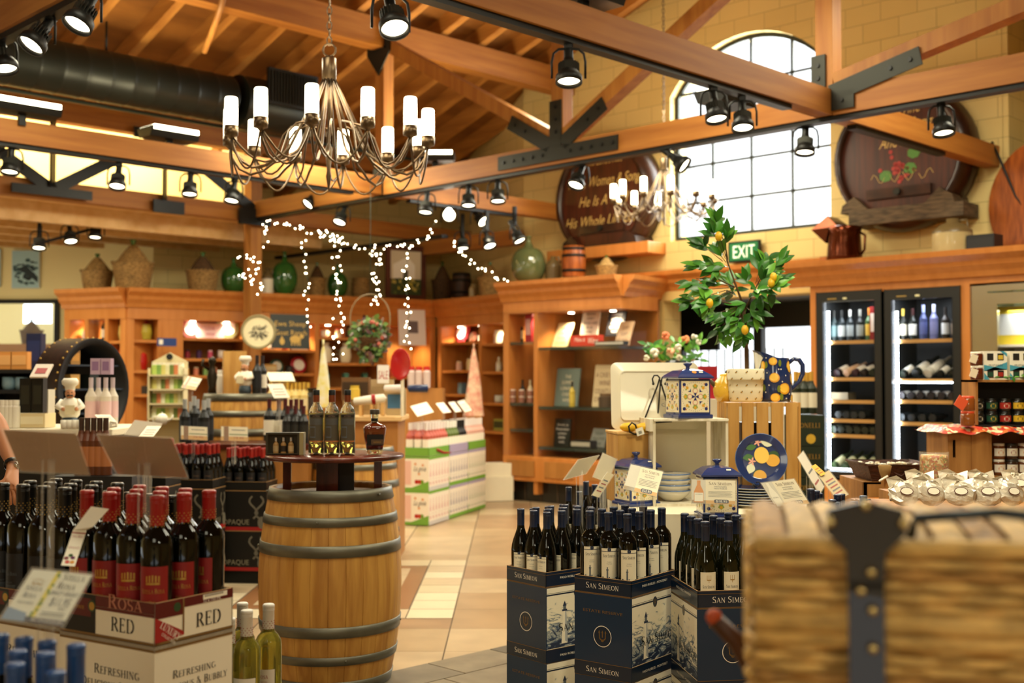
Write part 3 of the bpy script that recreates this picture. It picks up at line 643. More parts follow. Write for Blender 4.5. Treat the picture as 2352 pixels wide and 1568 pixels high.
strand([(700, 545), (699, 600), (706, 650), (700, 690), (708, 745)], 12.9, 20, 'string light drop hanging left, above the black dog sign')
strand([(778, 560), (770, 600), (782, 660), (775, 700), (780, 745), (772, 790), (778, 835)], 12.9, 48, 'longest string light drop, second from left in the garland', 9)
strand([(862, 565), (868, 600), (860, 630), (868, 670), (858, 705)], 13.0, 34, 'dense string light drop in front of the framed picture left edge', 9)
strand([(935, 565), (930, 610), (940, 650), (933, 700), (938, 740), (932, 780), (937, 800)], 13.0, 30, 'string light drop hanging in front of the framed picture, rightmost drop')
strand([(1040, 550), (1052, 572), (1072, 592), (1098, 612), (1125, 630), (1160, 642)], 13.4, 28, 'string lights sloping down rightwards to the glass case top')
strand([(548, 592), (570, 592), (598, 610), (585, 620), (552, 635), (562, 628), (580, 650), (600, 655), (592, 672)], 12.2, 34, 'string lights wrapped round the timber post', 6)
# ============================================================ CABINETS
ZC = zat(661, 14.5)    # top of the back cabinets
def line_frame(p0, p1):
 p0 = Vector((p0.x, p0.y, 0)); p1 = Vector((p1.x, p1.y, 0)); d = p1-p0
 return p0, d.length, math.atan2(d.y, d.x)
PUCK = M('puck_light', 'fff2d2', .3, emit=22); GLSHELF = M('glass_shelf', '3c4a40', .1, alpha=.6); GLP = M('glass_panel', '202422', .02, alpha=.05, spec=.6)
class Cab:
 """shelving unit whose front edge runs along local x from 0 to L, depth to +y"""
 def __init__(s, name, label, p0, p1, depth, ztop, xs, shelves, zbase=.35, cornice=True, wallmat=None, pucks=True, zin=None, panels=True, glass=False, group=None, open_left=False):
  s.o, s.L, s.a = line_frame(p0, p1); s.D = depth; s.xs = xs; s.shelves = shelves
  t = s.t = thing(name, label, 'shelving', s.o, s.a, group)
  zt = ztop-.24 if cornice else ztop; s.zt = zt
  MB().box(0, s.L, depth-.03, depth, 0, zt, CABD).build('back_panel', t)
  for i, x in enumerate(xs):
   if glass and i == len(xs)-1: continue
   w_ = .09 if i in (0, len(xs)-1) else .06
   MB().box(x-w_/2, x+w_/2, 0, depth-.03, .1, zt, CABW).build('side_panel', t)
  MB().box(0, s.L, -.02, depth, zbase-.3, zbase, CABW).build('base', t, bevel=.01)
  MB().box(0, s.L, -.01, depth, zt-.14, zt+.02, CABW).build('header', t)
  if cornice:
   m = MB(); crown(m, (-.02, 0), (s.L+.02, 0), zt, CABW); m.box(0, s.L, 0, depth, zt+.2, zt+.24, CABW); m.build('cornice', t)
  for i, zs in enumerate(shelves):
   for z in zs: MB().box(xs[i]+.03, xs[i+1]-.03, .02, depth-.03, z-.035, z, GLSHELF if glass else CABW).build('shelf', t)
   if pucks:
    n = 2 if xs[i+1]-xs[i] > .8 else 1
    for k in range(n):
     x = xs[i]+(xs[i+1]-xs[i])*(k+.5)/n
     MB().cyl(.035, zt-.15, zt-.138, PUCK, 12, TR(x, depth*.4, 0)).build('puck_light', t)
     q = s.w(x, depth*.4, zt-.2); lamp('SPOT', 'puck_beam', q, 42, (1, .8, .5), .05, spot=2.2)
 def w(s, x, y, z):
  return Vector((s.o.x+math.cos(s.a)*x-math.sin(s.a)*y, s.o.y+math.sin(s.a)*x+math.cos(s.a)*y, z))
 def x_at(s, px, y=0):
  r = (px-CX)/F; o = s.w(0, y, 0); dx, dy = math.cos(s.a), math.sin(s.a)
  return (r*o.y-o.x)/(dx-r*dy)
 def z_at(s, px, py, y=0):
  q = s.w(s.x_at(px, y), y, 0); return zat(py, q.y)
Z2 = lambda px, d: P(px, 784, d)
# back run: corner at px 292, end at px 990
c0, c1 = Z2(292, 14.5), Z2(1000, 16.95)
bk = Cab.__new__(Cab); bk.o, bk.L, bk.a = line_frame(c0, c1)
X = lambda px: bk.x_at(px)
zS = lambda px, py: bk.z_at(px, py)
xs = [0.04, X(368), X(415), X(572), X(728), X(885), bk.L-.04]
back = Cab('shelving_unit', 'long honey wood shelving along the back wall under the green demijohns', c0, c1, .55, ZC, xs,
           [[zS(330, 780), zS(330, 850), zS(330, 905)], [], [zS(480, 776), zS(480, 823), zS(480, 862)], [zS(690, 803), zS(690, 857), zS(650, 915)], [zS(760, 774), zS(760, 833), zS(760, 890)], [zS(940, 865)]])
MB().box(xs[1]+.02, xs[2]-.02, -.005, .02, .3, back.zt, CABW).build('door_panel', back.t)
# left run facing left from the same corner
l1 = Z2(148, 14.9)
lc0, lc1 = l1, c0+Vector((-.02, 0, 0))
lf = Cab.__new__(Cab); lf.o, lf.L, lf.a = line_frame(l1, lc1)
XL = lambda px: lf.x_at(px)
left = Cab('shelving_unit', 'narrow end run of honey wood shelving with three open bays at the left', lc0, lc1, .6, ZC, [.04, XL(197), XL(243), lf.L-.04],
           [[lf.z_at(175, 780), lf.z_at(175, 860)], [lf.z_at(220, 782), lf.z_at(220, 840)], [lf.z_at(268, 782), lf.z_at(268, 836), lf.z_at(268, 900)]], pucks=True)
# corner run to the glass case
r1 = Z2(1172, 15.6)
cf = Cab.__new__(Cab); cf.o, cf.L, cf.a = line_frame(c1, r1)
XR = lambda px: cf.x_at(px)
corner = Cab('shelving_unit', 'honey wood shelving of two bays beside the glass display case', c1+Vector((.03, -.03, 0)), r1, .5, ZC, [.05, XR(1098), cf.L-.04],
             [[cf.z_at(1055, 785), cf.z_at(1055, 850), cf.z_at(1055, 905)], [cf.z_at(1130, 788), cf.z_at(1130, 853), cf.z_at(1130, 925), cf.z_at(1130, 990)]])
# glass display case
g0, g1 = Z2(1157, 14.5), Z2(1428, 13.3)
ZG = zat(633, 13.4)
gf = Cab.__new__(Cab); gf.o, gf.L, gf.a = line_frame(g0, g1)
zg = lambda px, py: gf.z_at(px, py)
glass = Cab('display_case', 'wood and glass display case with glass shelves under the big green demijohn', g0, g1, .75, ZG, [.04, gf.x_at(1230), gf.L-.03],
   [[zg(1190, 785), zg(1190, 925), zg(1190, 985)], [zg(1330, 795), zg(1330, 935), zg(1330, 1030)]], zbase=zat(1052, 13.9), glass=True)
MB().box(-.0, glass.L, -.03, -.024, zat(1052, 13.9), glass.zt-.1, GLP).build('glass_front', glass.t)
m = MB(); m.box(0, glass.L, .1, .75, 0, .34, M('black_tile', '26221b', .3))
for i in range(7): m.box(glass.L*i/7, glass.L*i/7+.008, .095, .1, 0, .34, GROUT)
m.build('tiled_plinth', glass.t)
for i in range(3): MB().box(.08+glass.L*i/3, glass.L*(i+1)/3-.08, -.035, -.02, zat(1052, 13.9)-.24, zat(1052, 13.9)-.05, CABD).build('base_moulding', glass.t)
# return side towards the entrance
e0 = g1; e1 = Z2(1506, 13.95)
m = MB(); o_, L_, a_ = line_frame(e0, e1); m.box(0, L_, 0, .03, .3, .7, CABW); m.box(L_-.06, L_, 0, .06, .3, glass.zt, CABW); m.box(0, L_, 0, .03, glass.zt-.1, glass.zt, CABW); crown(m, (0, 0), (L_+.3, 0), glass.zt, CABW); m.box(0, L_, .0, .006, .7, glass.zt-.1, GLP)
q = m.build('side_frame', glass.t); q.matrix_world = Matrix.Identity(4)
q.parent = glass.t; gm = (Matrix.Translation(glass.o) @ RZ(glass.a)).inverted() @ (Matrix.Translation(o_) @ RZ(a_)); q.matrix_basis = gm
# ------------------------------------------------------------ goods of many kinds (one mesh each, coloured inside)
def col(c): return M('goods_'+c, c, .4)
def g_plate(c, c2='f2ead6', r=.12):
 m = MB(RX(-.22)); m.lathe([(.001, .0), (r*.65, .0), (r, -.02), (r, -.028), (r*.6, -.012), (.001, -.012)], None, 20, TR(0, 0, r) @ RX(PI/2), mats=[col(c2), col(c), col(c), col(c2), col(c2)]); return m
def g_box(c, c2=None, w_=.16, h=.12, d=.08):
 m = MB(); m.box(-w_/2, w_/2, -d/2, d/2, 0, h, col(c))
 if c2: m.box(-w_/2+.01, w_/2-.01, -d/2-.002, -d/2, h*.25, h*.8, col(c2))
 return m
def g_jar(c, c2='e9dfc6', r=.045, h=.13):
 m = MB(); m.lathe([(.001, 0), (r, 0), (r, h*.75), (r*.8, h*.82), (r*.85, h*.84), (r*.85, h), (.001, h)], None, 14, mats=[col(c)]*3+[col(c2)]*3); return m
def g_mug(c, r=.045, h=.1):
 m = MB(); m.lathe([(.001, 0), (r*.85, 0), (r, h*.3), (r, h), (r*.9, h), (r*.85, .02), (.001, .015)], col(c), 14)
 m.tube([(r, 0, h*.8), (r+.035, 0, h*.7), (r+.035, 0, h*.3), (r, 0, h*.2)], .007, col(c), 6); return m
def g_teapot(c, r=.08):
 m = MB(); m.lathe([(.001, 0), (r*.6, 0), (r, r*.7), (r*.8, r*1.4), (r*.35, r*1.7), (.001, r*1.72)], col(c), 16); m.ball((0, 0, r*1.8), r*.15, col(c), 8)
 m.tube([(r*.8, 0, r*.6), (r*1.5, 0, r*.9), (r*1.7, 0, r*1.5)], [r*.25, r*.15, r*.1], col(c), 8); m.tube([(-r*.8, 0, r*1.3), (-r*1.5, 0, r*1.2), (-r*1.4, 0, r*.5), (-r*.8, 0, r*.4)], r*.1, col(c), 6); return m
def g_bottle(c, c2='1b1b18', lab='efe6cf', h=.3, r=.037):
 m = MB(); m.lathe([(.001, 0), (r, 0), (r, h*.6), (r*.5, h*.72), (r*.38, h*.78), (r*.4, h), (.001, h)], None, 12, mats=[col(c)]*4+[col(c2)]*2)
 m.lathe([(r+.001, h*.15), (r+.001, h*.5)], col(lab), 12); return m
def g_sign(c, c2, txt=(), w_=.24, h=.32, lean=.15, ink='1c1a16'):
 m = MB(RX(-lean)); m.box(-w_/2, w_/2, -.01, .01, 0, h, col(c)); f = frame((0, -.0115, 0), (1, 0, 0), (0, 0, 1))
 n = len(txt)
 for i, s_ in enumerate(txt):
  hh = h*.75/n*.62; m.text(s_, hh, 0, h*.86-(i+.8)*h*.78/n, col(c2), f, font='sans', width=min(w_*.85, hh*.7*len(s_)))
 return m
def g_bag(c, c2):
 m = MB(); m.lathe([(.001, 0), (.07, .01), (.09, .1), (.075, .2), (.03, .24), (.05, .28), (.001, .27)], None, 12, TR() @ Matrix.Diagonal((1, .6, 1, 1)), mats=[col(c)]*3+[col(c2)]*3); return m
def g_can(c, c2): return g_jar(c, c2, .034, .11)
CNT = {}
def goods(mb, name, loc, label, cat, rz=0, group=None):
 o = mb.build(name, loc=loc, rz=rz); return tag(o, label, cat, group)
def shelf_row(cab, x0, x1, z, items, where, y=.2, group=None):
 """items spread from x0 to x1: (maker mesh, name, words, category)"""
 n = len(items)
 for i, (mb, nm, wd, ct) in enumerate(items):
  x = x0+(x1-x0)*(i+.5)/n
  goods(mb, nm, cab.w(x, y, z+.001), '%s on %s, %s' % (wd, where, nth(i, n)), ct, cab.a, group)
def bay(cab, i): return cab.xs[i]+.08, cab.xs[i+1]-.08
W_ = where = None
b = bay(back, 2)
shelf_row(back, *b, back.shelves[2][0], [(g_plate('e9a9b4', 'fdf3ee', .13), 'rosette_plate', 'pink edged plate', 'plate'), (g_sign('f7dfe2', 'b8506a', ('LOVE', 'WINE'), .36, .2), 'pink_sign', 'pale pink box sign', 'sign'), (g_plate('b9d3a5', 'fffaf2', .16), 'leaf_plate', 'large white plate with green rim', 'plate')], 'the top shelf of the brightest back bay')
shelf_row(back, *b, back.shelves[2][1], [(g_can('8a2030', '30141c'), 'tin', 'dark red tin', 'tin'), (g_can('4a2a55', '2a1830'), 'tin', 'purple tin', 'tin'), (g_can('d4587a', 'f0c0cc'), 'tin', 'pink tin', 'tin'), (g_mug('e8d8c8', .05, .11), 'mug', 'cream mug', 'mug'), (g_box('f0d8cc', 'd08090', .2, .1), 'gift_box', 'pale pink gift box', 'box')], 'the second shelf of the brightest back bay')
shelf_row(back, *b, back.shelves[2][2], [(g_can(c, 'f0e0c0'), 'candle_tin', w_+' candle tin', 'tin') for c, w_ in (('e8b050', 'amber'), ('e89070', 'orange'), ('90c070', 'green'), ('f0a080', 'peach'), ('e07868', 'coral'), ('f0b890', 'salmon'))], 'the third shelf of the brightest back bay')
b = bay(back, 3)
shelf_row(back, *b, back.shelves[3][0], [(g_plate('c03038', 'fbf0e6', .12), 'rooster_plate', 'red rimmed white plate', 'plate'), (g_mug('f4ece0'), 'mug', 'white mug', 'mug'), (g_mug('b42c2c'), 'mug', 'red mug', 'mug'), (g_box('e8dcc4', 'fff6e4', .24, .09), 'gift_box', 'cream gift box', 'box')], 'the upper shelf right of the timber post')
shelf_row(back, *b, back.shelves[3][1], [(g_mug('f0e4d0'), 'mug', 'cream mug', 'mug'), (g_box('e0ac58', 'f4dca0', .26, .12), 'gift_box', 'yellow gift box', 'box'), (g_plate('4a6a58', 'e8e0c8', .1), 'plate', 'green rimmed plate', 'plate'), (g_mug('30302c'), 'mug', 'black mug', 'mug'), (g_plate('c02830', 'f4e8d4', .12), 'plate', 'red rimmed plate', 'plate')], 'the middle shelf right of the timber post')
o = g_sign('1e241c', 'c9a24a', ('Ewe Sheep', 'Goat Ranch', ' '), .52, .44, .1)
f = frame((0, -.0117, 0), (1, 0, 0), (0, 0, 1)); G_ = col('c9a24a')
o.disc(.06, .12, .075, G_, f, n=14, ry=.05); o.disc(.15, .16, .03, G_, f, n=10)
for x_ in (.01, .05, .09, .12): o.rect(x_-.008, .04, x_+.008, .1, G_, f)
o.disc(-.12, .09, .035, G_, f, n=10, ry=.045); o.disc(-.12, .14, .015, G_, f, n=8)
q = P(668, 803, 14.9); goods(o, 'black_sign', Vector((q.x, q.y, zat(801, 15.0))), 'black sign with gold lettering and a gold sheep, right of the post', 'sign', back.a)
b = bay(back, 4)
shelf_row(back, *b, back.shelves[4][0], [(g_mug('efe2c8'), 'mug', 'cream mug', 'mug'), (g_jar('e8d6b0', 'c05848'), 'jar', 'cream jar with red lid', 'jar'), (g_box('2c2a24', 'c8a878', .2, .17), 'small_picture', 'dark framed picture', 'picture'), (g_jar('d8a890', 'b05848'), 'jar', 'pink jar', 'jar')], 'the upper shelf behind the hanging basket')
shelf_row(back, *b, back.shelves[4][1], [(g_bag('efe2c0', 'f6ecd4'), 'gift_bag', 'cream gift bag', 'bag'), (g_bag('e8d8b0', 'f6ecd4'), 'gift_bag', 'straw coloured gift bag', 'bag'), (g_mug('d8e4d0'), 'mug', 'pale green mug', 'mug')], 'the middle shelf behind the hanging basket')
shelf_row(back, *b, back.shelves[4][2], [(g_box('3f6a58', '5a8a74', .07, .2), 'book', 'dark green book', 'book'), (g_box('4a7a68', '5a8a74', .07, .2), 'book', 'sea green book', 'book'), (g_box('36604e', '5a8a74', .07, .2), 'book', 'forest green book', 'book')], 'the lower shelf behind the hanging basket')
# leaning print at the right end
o = g_sign('e9d9cf', '5a4a48', (), .42, .5, .08); o.rect(-.07, .17, .09, .34, col('6e5f60'), frame((0, -.0117, 0), (1, 0, 0), (0, 0, 1)))
q = P(948, 786, 16.3); goods(o, 'canvas_print', Vector((q.x, q.y-.0, zat(793, 16.3))), 'pale square canvas print with a dark centre in the last back bay', 'picture', back.a)
# end run bays
for i, (c_, w_, z_) in enumerate([('e8c860', 'yellow', 0), ('f0d878', 'pale yellow', 0)]):
 pass
b = bay(left, 0); shelf_row(left, *b, left.shelves[0][0], [(g_jar('e8e4d8', 'c8c4b8'), 'jar', 'white jar', 'jar'), (g_jar('dcd8cc', 'b8b4a8'), 'jar', 'grey white jar', 'jar')], 'the left end bay')
b = bay(left, 1); shelf_row(left, *b, left.shelves[1][0], [(g_bottle('1c2a24', 'b02828'), 'small_bottle', 'dark bottle with red cap', 'bottle'), (g_bottle('20281c', '1a1a18', 'f0ece0'), 'small_bottle', 'dark bottle with white label', 'bottle'), (g_bottle('242c28', 'c8c8c0'), 'small_bottle', 'dark bottle with silver cap', 'bottle')], 'the middle end bay')
shelf_row(left, *b, left.shelves[1][1], [(g_jar('ece8dc', 'dcd8cc'), 'jar', 'white jar', 'jar')], 'the middle end bay lower shelf')
b = bay(left, 2); shelf_row(left, *b, left.shelves[2][0], [(g_bag('f0d878', 'f4e08c'), 'pasta_bag', 'bright yellow pasta bag', 'bag'), (g_bag('ecc858', 'f0d878'), 'pasta_bag', 'deep yellow pasta bag', 'bag')], 'the right end bay top shelf')
shelf_row(left, *b, left.shelves[2][1], [(g_bag('d85a28', 'e83420'), 'pasta_bag', 'red and orange bag', 'bag'), (g_plate('f4f0e4', 'fffaf0', .12), 'plate', 'white plate', 'plate')], 'the right end bay second shelf')
shelf_row(left, *b, left.shelves[2][2], [(g_jar('e8dc90', '68a050'), 'jar', 'green lidded jar', 'jar'), (g_jar('f0d880', 'c83830'), 'jar', 'red lidded jar', 'jar')], 'the right end bay third shelf')
b = bay(back, 0); shelf_row(back, *b, back.shelves[0][0], [(g_bag('b8b030', '6a7a28'), 'pasta_bag', 'olive green bag', 'bag'), (g_bag('c8bc40', '8a2a20'), 'pasta_bag', 'yellow green bag', 'bag')], 'the top shelf beside the panelled pier')
shelf_row(back, *b, back.shelves[0][1], [(g_bag('c82018', 'e03428'), 'red_bag', 'red gift bag', 'bag')], 'the second shelf beside the panelled pier')
shelf_row(back, *b, back.shelves[0][2], [(g_box('84a840', 'e8f0b0', .1, .2), 'green_box', 'tall green box', 'box'), (g_box('3c3428', None, .12, .1), 'dark_box', 'small dark box', 'box')], 'the third shelf beside the panelled pier')
# corner shelving goods
b = bay(corner, 0)
shelf_row(corner, *b, corner.shelves[0][0], [(g_plate('c23a4a', 'fff6ea', .17), 'large_plate', 'large white plate with red rim', 'plate'), (g_plate('d89078', 'f4e2c8', .08), 'small_plate', 'small pink plate', 'plate'), (g_sign('f4ead8', 'c03038', (), .18, .3), 'white_sign', 'tall white sign', 'sign')], 'the top left shelf beside the glass case')
shelf_row(corner, *b, corner.shelves[0][1], [(g_jar('e4b8a0', 'f0d8b0'), 'jar', 'pink floral jar', 'jar'), (g_jar('e8d49c', 'f0e0b0', .06, .16), 'jar', 'yellow floral jar', 'jar'), (g_teapot('ecd0b4', .08), 'teapot', 'pink floral teapot', 'teapot')], 'the middle left shelf beside the glass case')
shelf_row(corner, *b, corner.shelves[0][2], [(g_box('6a8a98', None, .09, .16), 'blue_box', 'slate blue box', 'box'), (g_box('d08838', None, .09, .16), 'orange_box', 'orange box', 'box')], 'the lower left shelf beside the glass case')
b = bay(corner, 1)
shelf_row(corner, *b, corner.shelves[1][0], [(g_jar('f0ead4', 'e8e0c8', .07, .18), 'canister', 'white ceramic canister', 'canister'), (g_mug('efe6cc', .06, .12), 'mug', 'cream mug', 'mug'), (g_plate('5a5a50', 'f2ecd8', .2), 'clock_plate', 'big black rimmed cream plate', 'plate')], 'the top right shelf beside the glass case')
shelf_row(corner, *b, corner.shelves[1][1], [(g_bottle('e6d8b0', 'efe6cc', 'f0e8d0', .2, .04), 'small_bottle', 'cream bottle', 'bottle'), (g_bottle('d8b870', 'efe6cc', 'f0e8d0', .18, .04), 'small_bottle', 'tan bottle', 'bottle'), (g_plate('8a826c', 'efe8cc', .19), 'oval_plate', 'big taupe and cream plate', 'plate')], 'the middle right shelf beside the glass case')
shelf_row(corner, *b, corner.shelves[1][2], [(g_mug('d8d4c0', .06, .1), 'mug', 'grey white mug', 'mug'), (g_jar('d0ccb8', 'e8e4d4', .05, .15), 'jar', 'grey white jar', 'jar'), (g_jar('c8c0a8', 'e0d8c0', .06, .14), 'jar', 'beige jar', 'jar')], 'the third right shelf beside the glass case')
shelf_row(corner, *b, corner.shelves[1][3], [(g_box('9a9440', '4a4a28', .22, .16), 'green_tin', 'olive framed box', 'box'), (g_jar('e8e0c8', 'd8ccb0', .06, .14), 'candle', 'white candle', 'candle')], 'the bottom right shelf beside the glass case')
# glass case contents
def leaf(px, py, dd, mb, nm, lb, ct, rz=0): q = P(px, py, dd); return goods(mb, nm, q, lb, ct, rz)
ga = glass.a
zsh = [z+.002 for z in glass.shelves[1]]
def ing(px, lvl, y=.25):
 x = glass.x_at(px, y); return glass.w(x, y, zsh[lvl])
goods(g_sign('e9d8a6', '7a6a4a', ('WINE', 'CHEESE', 'BREAD', 'OLIVES'), .24, .33, .45), 'paperback_book', ing(1285, 0), 'cream book leaning back at the left of the top glass shelf', 'book', ga)
goods(g_sign('e4dccb', '2b2925', ('BEHIND', 'EVERY', 'GOOD CASE', 'IS A', 'WINE'), .26, .36, .25), 'book', ing(1352, 0, .3)+Vector((0, 0, .12)), 'white lettered book displayed upright in the middle of the top shelf', 'book', ga)
goods(g_sign('25262c', 'e4e0da', ('I COULD', 'GIVE UP', 'COFFEE', 'BUT NOT', 'WINE'), .25, .34, .3), 'book', ing(1410, 0, .32)+Vector((0, 0, .12)), 'black book with white lettering on the top glass shelf', 'book', ga)
goods(g_sign('d8b38c', '7a5a3c', ('SIP', 'SIP', 'HOORAY'), .2, .3, .4), 'book', ing(1428, 0, .12), 'tan book leaning at the right of the top glass shelf', 'book', ga)
o = g_box('c63a22', None, .42, .13, .1); o.text('Make it', .05, -.07, .055, col('f4e6d8'), frame((0, -.051, 0), (1, 0, 0), (0, 0, 1)), 'sans', skew=.2, width=.16); o.text('Wine', .07, .12, .03, col('f4e6d8'), frame((0, -.051, 0), (1, 0, 0), (0, 0, 1)), 'sans', skew=.2, width=.15)
goods(o, 'red_block_sign', ing(1348, 0, .1), 'red block sign with white script on the top glass shelf', 'sign', ga)
goods(g_box('1d1c1a', 'b8b4a8', .42, .05, .1), 'black_book', ing(1405, 0, .08), 'flat black book lying right of the red block sign', 'book', ga)
goods(g_sign('6f8078', 'e9dfc0', ('THE', 'SUMMER', 'I DRANK', 'CHEAP', 'WINE'), .36, .46, .15), 'wall_sign', ing(1300, 1, .3), 'grey green wine sign standing on the middle glass shelf', 'sign', ga)
goods(g_sign('dcc79c', '7a4a3a', ('A CASE OF', 'WINE', 'COUNTS AS', 'EXERCISE'), .32, .5, .15), 'wall_sign', ing(1385, 1, .3), 'cream lettered sign standing on the middle glass shelf, right', 'sign', ga)
goods(g_bottle('b8a038', '16140e', 'c4ac48', .3, .035), 'gold_bottle', ing(1314, 1, .1), 'gold bottle with black stopper on the middle glass shelf', 'bottle', ga)
goods(g_jar('4a3a2a', '6a5238', .09, .16), 'dark_figurine', ing(1392, 1, .12), 'dark brown figurine before the cream lettered sign', 'figurine', ga)
goods(g_sign('23261f', 'e8e4d8', ('Drink in', 'Moderation', 'unless', 'DRINK', 'with'), .24, .33, .12), 'chalk_sign', ing(1290, 2, .25), 'black rounded sign with white lettering on the lower glass shelf', 'sign', ga)
goods(g_sign('8f9186', '35372f', ('TODAY', 'CALLS FOR', 'WINE'), .22, .24, .4), 'small_sign', ing(1370, 2, .25), 'small grey sign leaning on the lower glass shelf', 'sign', ga)
goods(g_box('262420', 'a8a494', .3, .09, .12), 'black_book', ing(1340, 2, .1), 'dark flat box in front of the small grey sign', 'box', ga)
zsl = [z+.002 for z in glass.shelves[0]]
def inl(px, lvl, y=.25): return glass.w(glass.x_at(px, y), y, zsl[lvl])
goods(g_box('b8303a', 'e8b8b0', .1, .36), 'red_sign', inl(1218, 0), 'tall red and white panel in the narrow bay of the glass case', 'panel', ga)
goods(g_bottle('2a241c', '1a1410', 'd8cca8', .3), 'small_bottle', inl(1196, 0), 'dark bottle in the narrow bay of the glass case, top', 'bottle', ga)
for i, (px, c_, w_) in enumerate([(1178, 'c9b48c', 'beige'), (1200, '1c1a16', 'black'), (1218, 'd8c8a0', 'cream')]): goods(g_bottle(c_, c_, 'e4d6b4', .28), 'small_bottle', inl(px, 1), '%s bottle on the middle shelf of the narrow glass case bay' % w_, 'bottle', ga)
for i in range(3):
 for j in range(2): goods(g_jar('8a5a48', 'e8d8c8', .04, .08), 'jam_jar', inl(1178+20*i, 1, .08)+Vector((0, 0, 0))+Vector((0, -.03, -.0))+Vector((0, 0, .082*j)), 'small jam jar, %s stack, %s jar, in the narrow glass case bay' % (nth(i, 3), ('lower', 'upper')[j]), 'jar', ga, 'jam jars in the narrow bay')
# ------------------------------------------------------------ vessels on the cabinet tops
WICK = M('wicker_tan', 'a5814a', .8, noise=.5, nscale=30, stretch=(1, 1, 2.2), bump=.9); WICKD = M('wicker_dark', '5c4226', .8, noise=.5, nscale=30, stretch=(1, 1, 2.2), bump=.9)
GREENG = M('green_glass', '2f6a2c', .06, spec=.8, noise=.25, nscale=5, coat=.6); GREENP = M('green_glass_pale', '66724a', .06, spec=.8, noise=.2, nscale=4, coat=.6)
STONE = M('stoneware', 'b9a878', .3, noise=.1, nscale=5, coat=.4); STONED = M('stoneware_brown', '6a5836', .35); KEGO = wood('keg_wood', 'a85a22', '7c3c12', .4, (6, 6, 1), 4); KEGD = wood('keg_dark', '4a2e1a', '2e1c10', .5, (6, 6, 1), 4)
def ring_lathe(m, r, z, w_, mat, n=20): m.lathe([(r, z), (r+w_, z+w_), (r, z+2*w_)], mat, n)
def v_globe(t, w_, h, mat):
 r = w_/2; hb = h*.78
 pr = [(.001, 0), (r*.6, 0)]+[(r*math.sin(.45+2.3*i/10)**.9 if i < 10 else r*.3, hb*(.5-.5*math.cos(.35+2.5*i/10))) for i in range(11)]+[(r*.14, h*.88), (r*.13, h*.97), (r*.17, h*.97), (r*.17, h), (.001, h)]
 MB().lathe(pr, mat, 24).build('glass_body', t)
def v_wicker(t, w_, h, mat, cone=True, dark=False):
 r = w_/2; hb = h*.52
 m = MB()
 pr = [(.001, 0), (r*.78, 0)]
 for i in range(12): z = hb*i/11; q = r*(.78+.2*z/hb); pr += [(q, z), (q+.008, z+hb/24)]
 pr += [(r*.96, hb*1.02), (r*.85, hb)]
 m.lathe(pr, mat, 26)
 for k in range(26):
  a = 2*PI*k/26; m.tube([(r*math.cos(a), r*math.sin(a), hb*.98), (r*1.02*math.cos(a+.1), r*1.02*math.sin(a+.1), hb*1.08)], .006, mat, 4)
 m.build('basket', t)
 m = MB(); pr = []
 for i in range(9): u = i/8; q = r*(.8*(1-u)**.8+.1); z = hb*.9+(h*.9-hb*.9)*u; pr += [(q, z), (q-.004, z+.015)]
 m.lathe(pr, WICKD if dark else mat, 20); m.build('wicker_shoulder', t)
 m = MB(); m.cyl(r*.11, h*.88, h, GREENG, 12); m.cyl(r*.15, h*.96, h, GREENG, 12); m.build('neck', t)
def v_keg(t, w_, h, mat, hoop=BLK):
 r = w_/2; pr = [(.001, 0), (r*.85, 0)]+[(r*(.86+.14*math.sin(PI*i/8)), h*i/8) for i in range(9)]+[(r*.8, h), (r*.78, h-.02), (.001, h-.02)]
 MB().lathe(pr, mat, 22).build('staves', t)
 for u in (.03, .25, .68, .88):
  rr2 = r*(.86+.14*math.sin(PI*(u+.04)))+.003; MB().lathe([(rr2-.004, h*u), (rr2+.002, h*u), (rr2+.002, h*(u+.08)), (rr2-.004, h*(u+.08))], hoop, 22).build('hoop', t)
def v_jug(t, w_, h, mat, top):
 r = w_/2; MB().lathe([(.001, 0), (r*.97, 0), (r, h*.1), (r, h*.6)], mat, 22).build('body', t)
 MB().lathe([(r, h*.6), (r*.97, h*.68), (r*.6, h*.84), (r*.3, h*.9), (r*.3, h), (.001, h)], top, 22).build('shoulder', t)
 m = MB(); m.tube([(r*.3, 0, h*.95), (r*.75, 0, h*.98), (r*.8, 0, h*.8), (r*.7, 0, h*.76)], .012, top, 6); m.build('handle', t)
def vessel(kind, name, label, cat, px, pyb, pyt, wpx, d, *a, z=None, grp=None, **k):
 q = P(px, pyb, d)
 if z is not None: q.z = z
 hh = (pyb-pyt)/F*d; ww = wpx/F*d
 t = thing(name, label, cat, q, 0, grp); kind(t, ww, hh, *a, **k); return t
def dbk(px, y=.28): return back.w(back.x_at(px, y), y, 0).y
def dlf(px, y=.28): return left.w(left.x_at(px, y), y, 0).y
zt_ = back.zt+.241
G1 = 'vessels along the cabinet tops'
vessel(v_wicker, 'wicker_demijohn', 'smaller tan wicker demijohn at the left end of the cabinets', 'demijohn', 223, 668, 582, 74, dlf(223), WICK, z=zt_, grp=G1)
vessel(v_wicker, 'wicker_demijohn', 'largest wicker demijohn standing on the cabinet corner', 'demijohn', 305, 664, 549, 94, dbk(315), WICK, z=zt_, grp=G1)
vessel(v_wicker, 'wicker_demijohn', 'brown wicker demijohn alone between the corner one and green glass', 'demijohn', 465, 668, 575, 76, dbk(465), WICK, z=zt_, grp=G1, dark=True)
vessel(v_globe, 'glass_demijohn', 'squat green glass demijohn left of the timber post', 'demijohn', 536, 670, 588, 58, dbk(533), GREENG, z=zt_, grp=G1)
vessel(v_jug, 'small_jug', 'small white stoneware jug just right of the timber post', 'jug', 614, 675, 612, 28, dbk(614), CREAM, STONED, z=zt_, grp=G1)
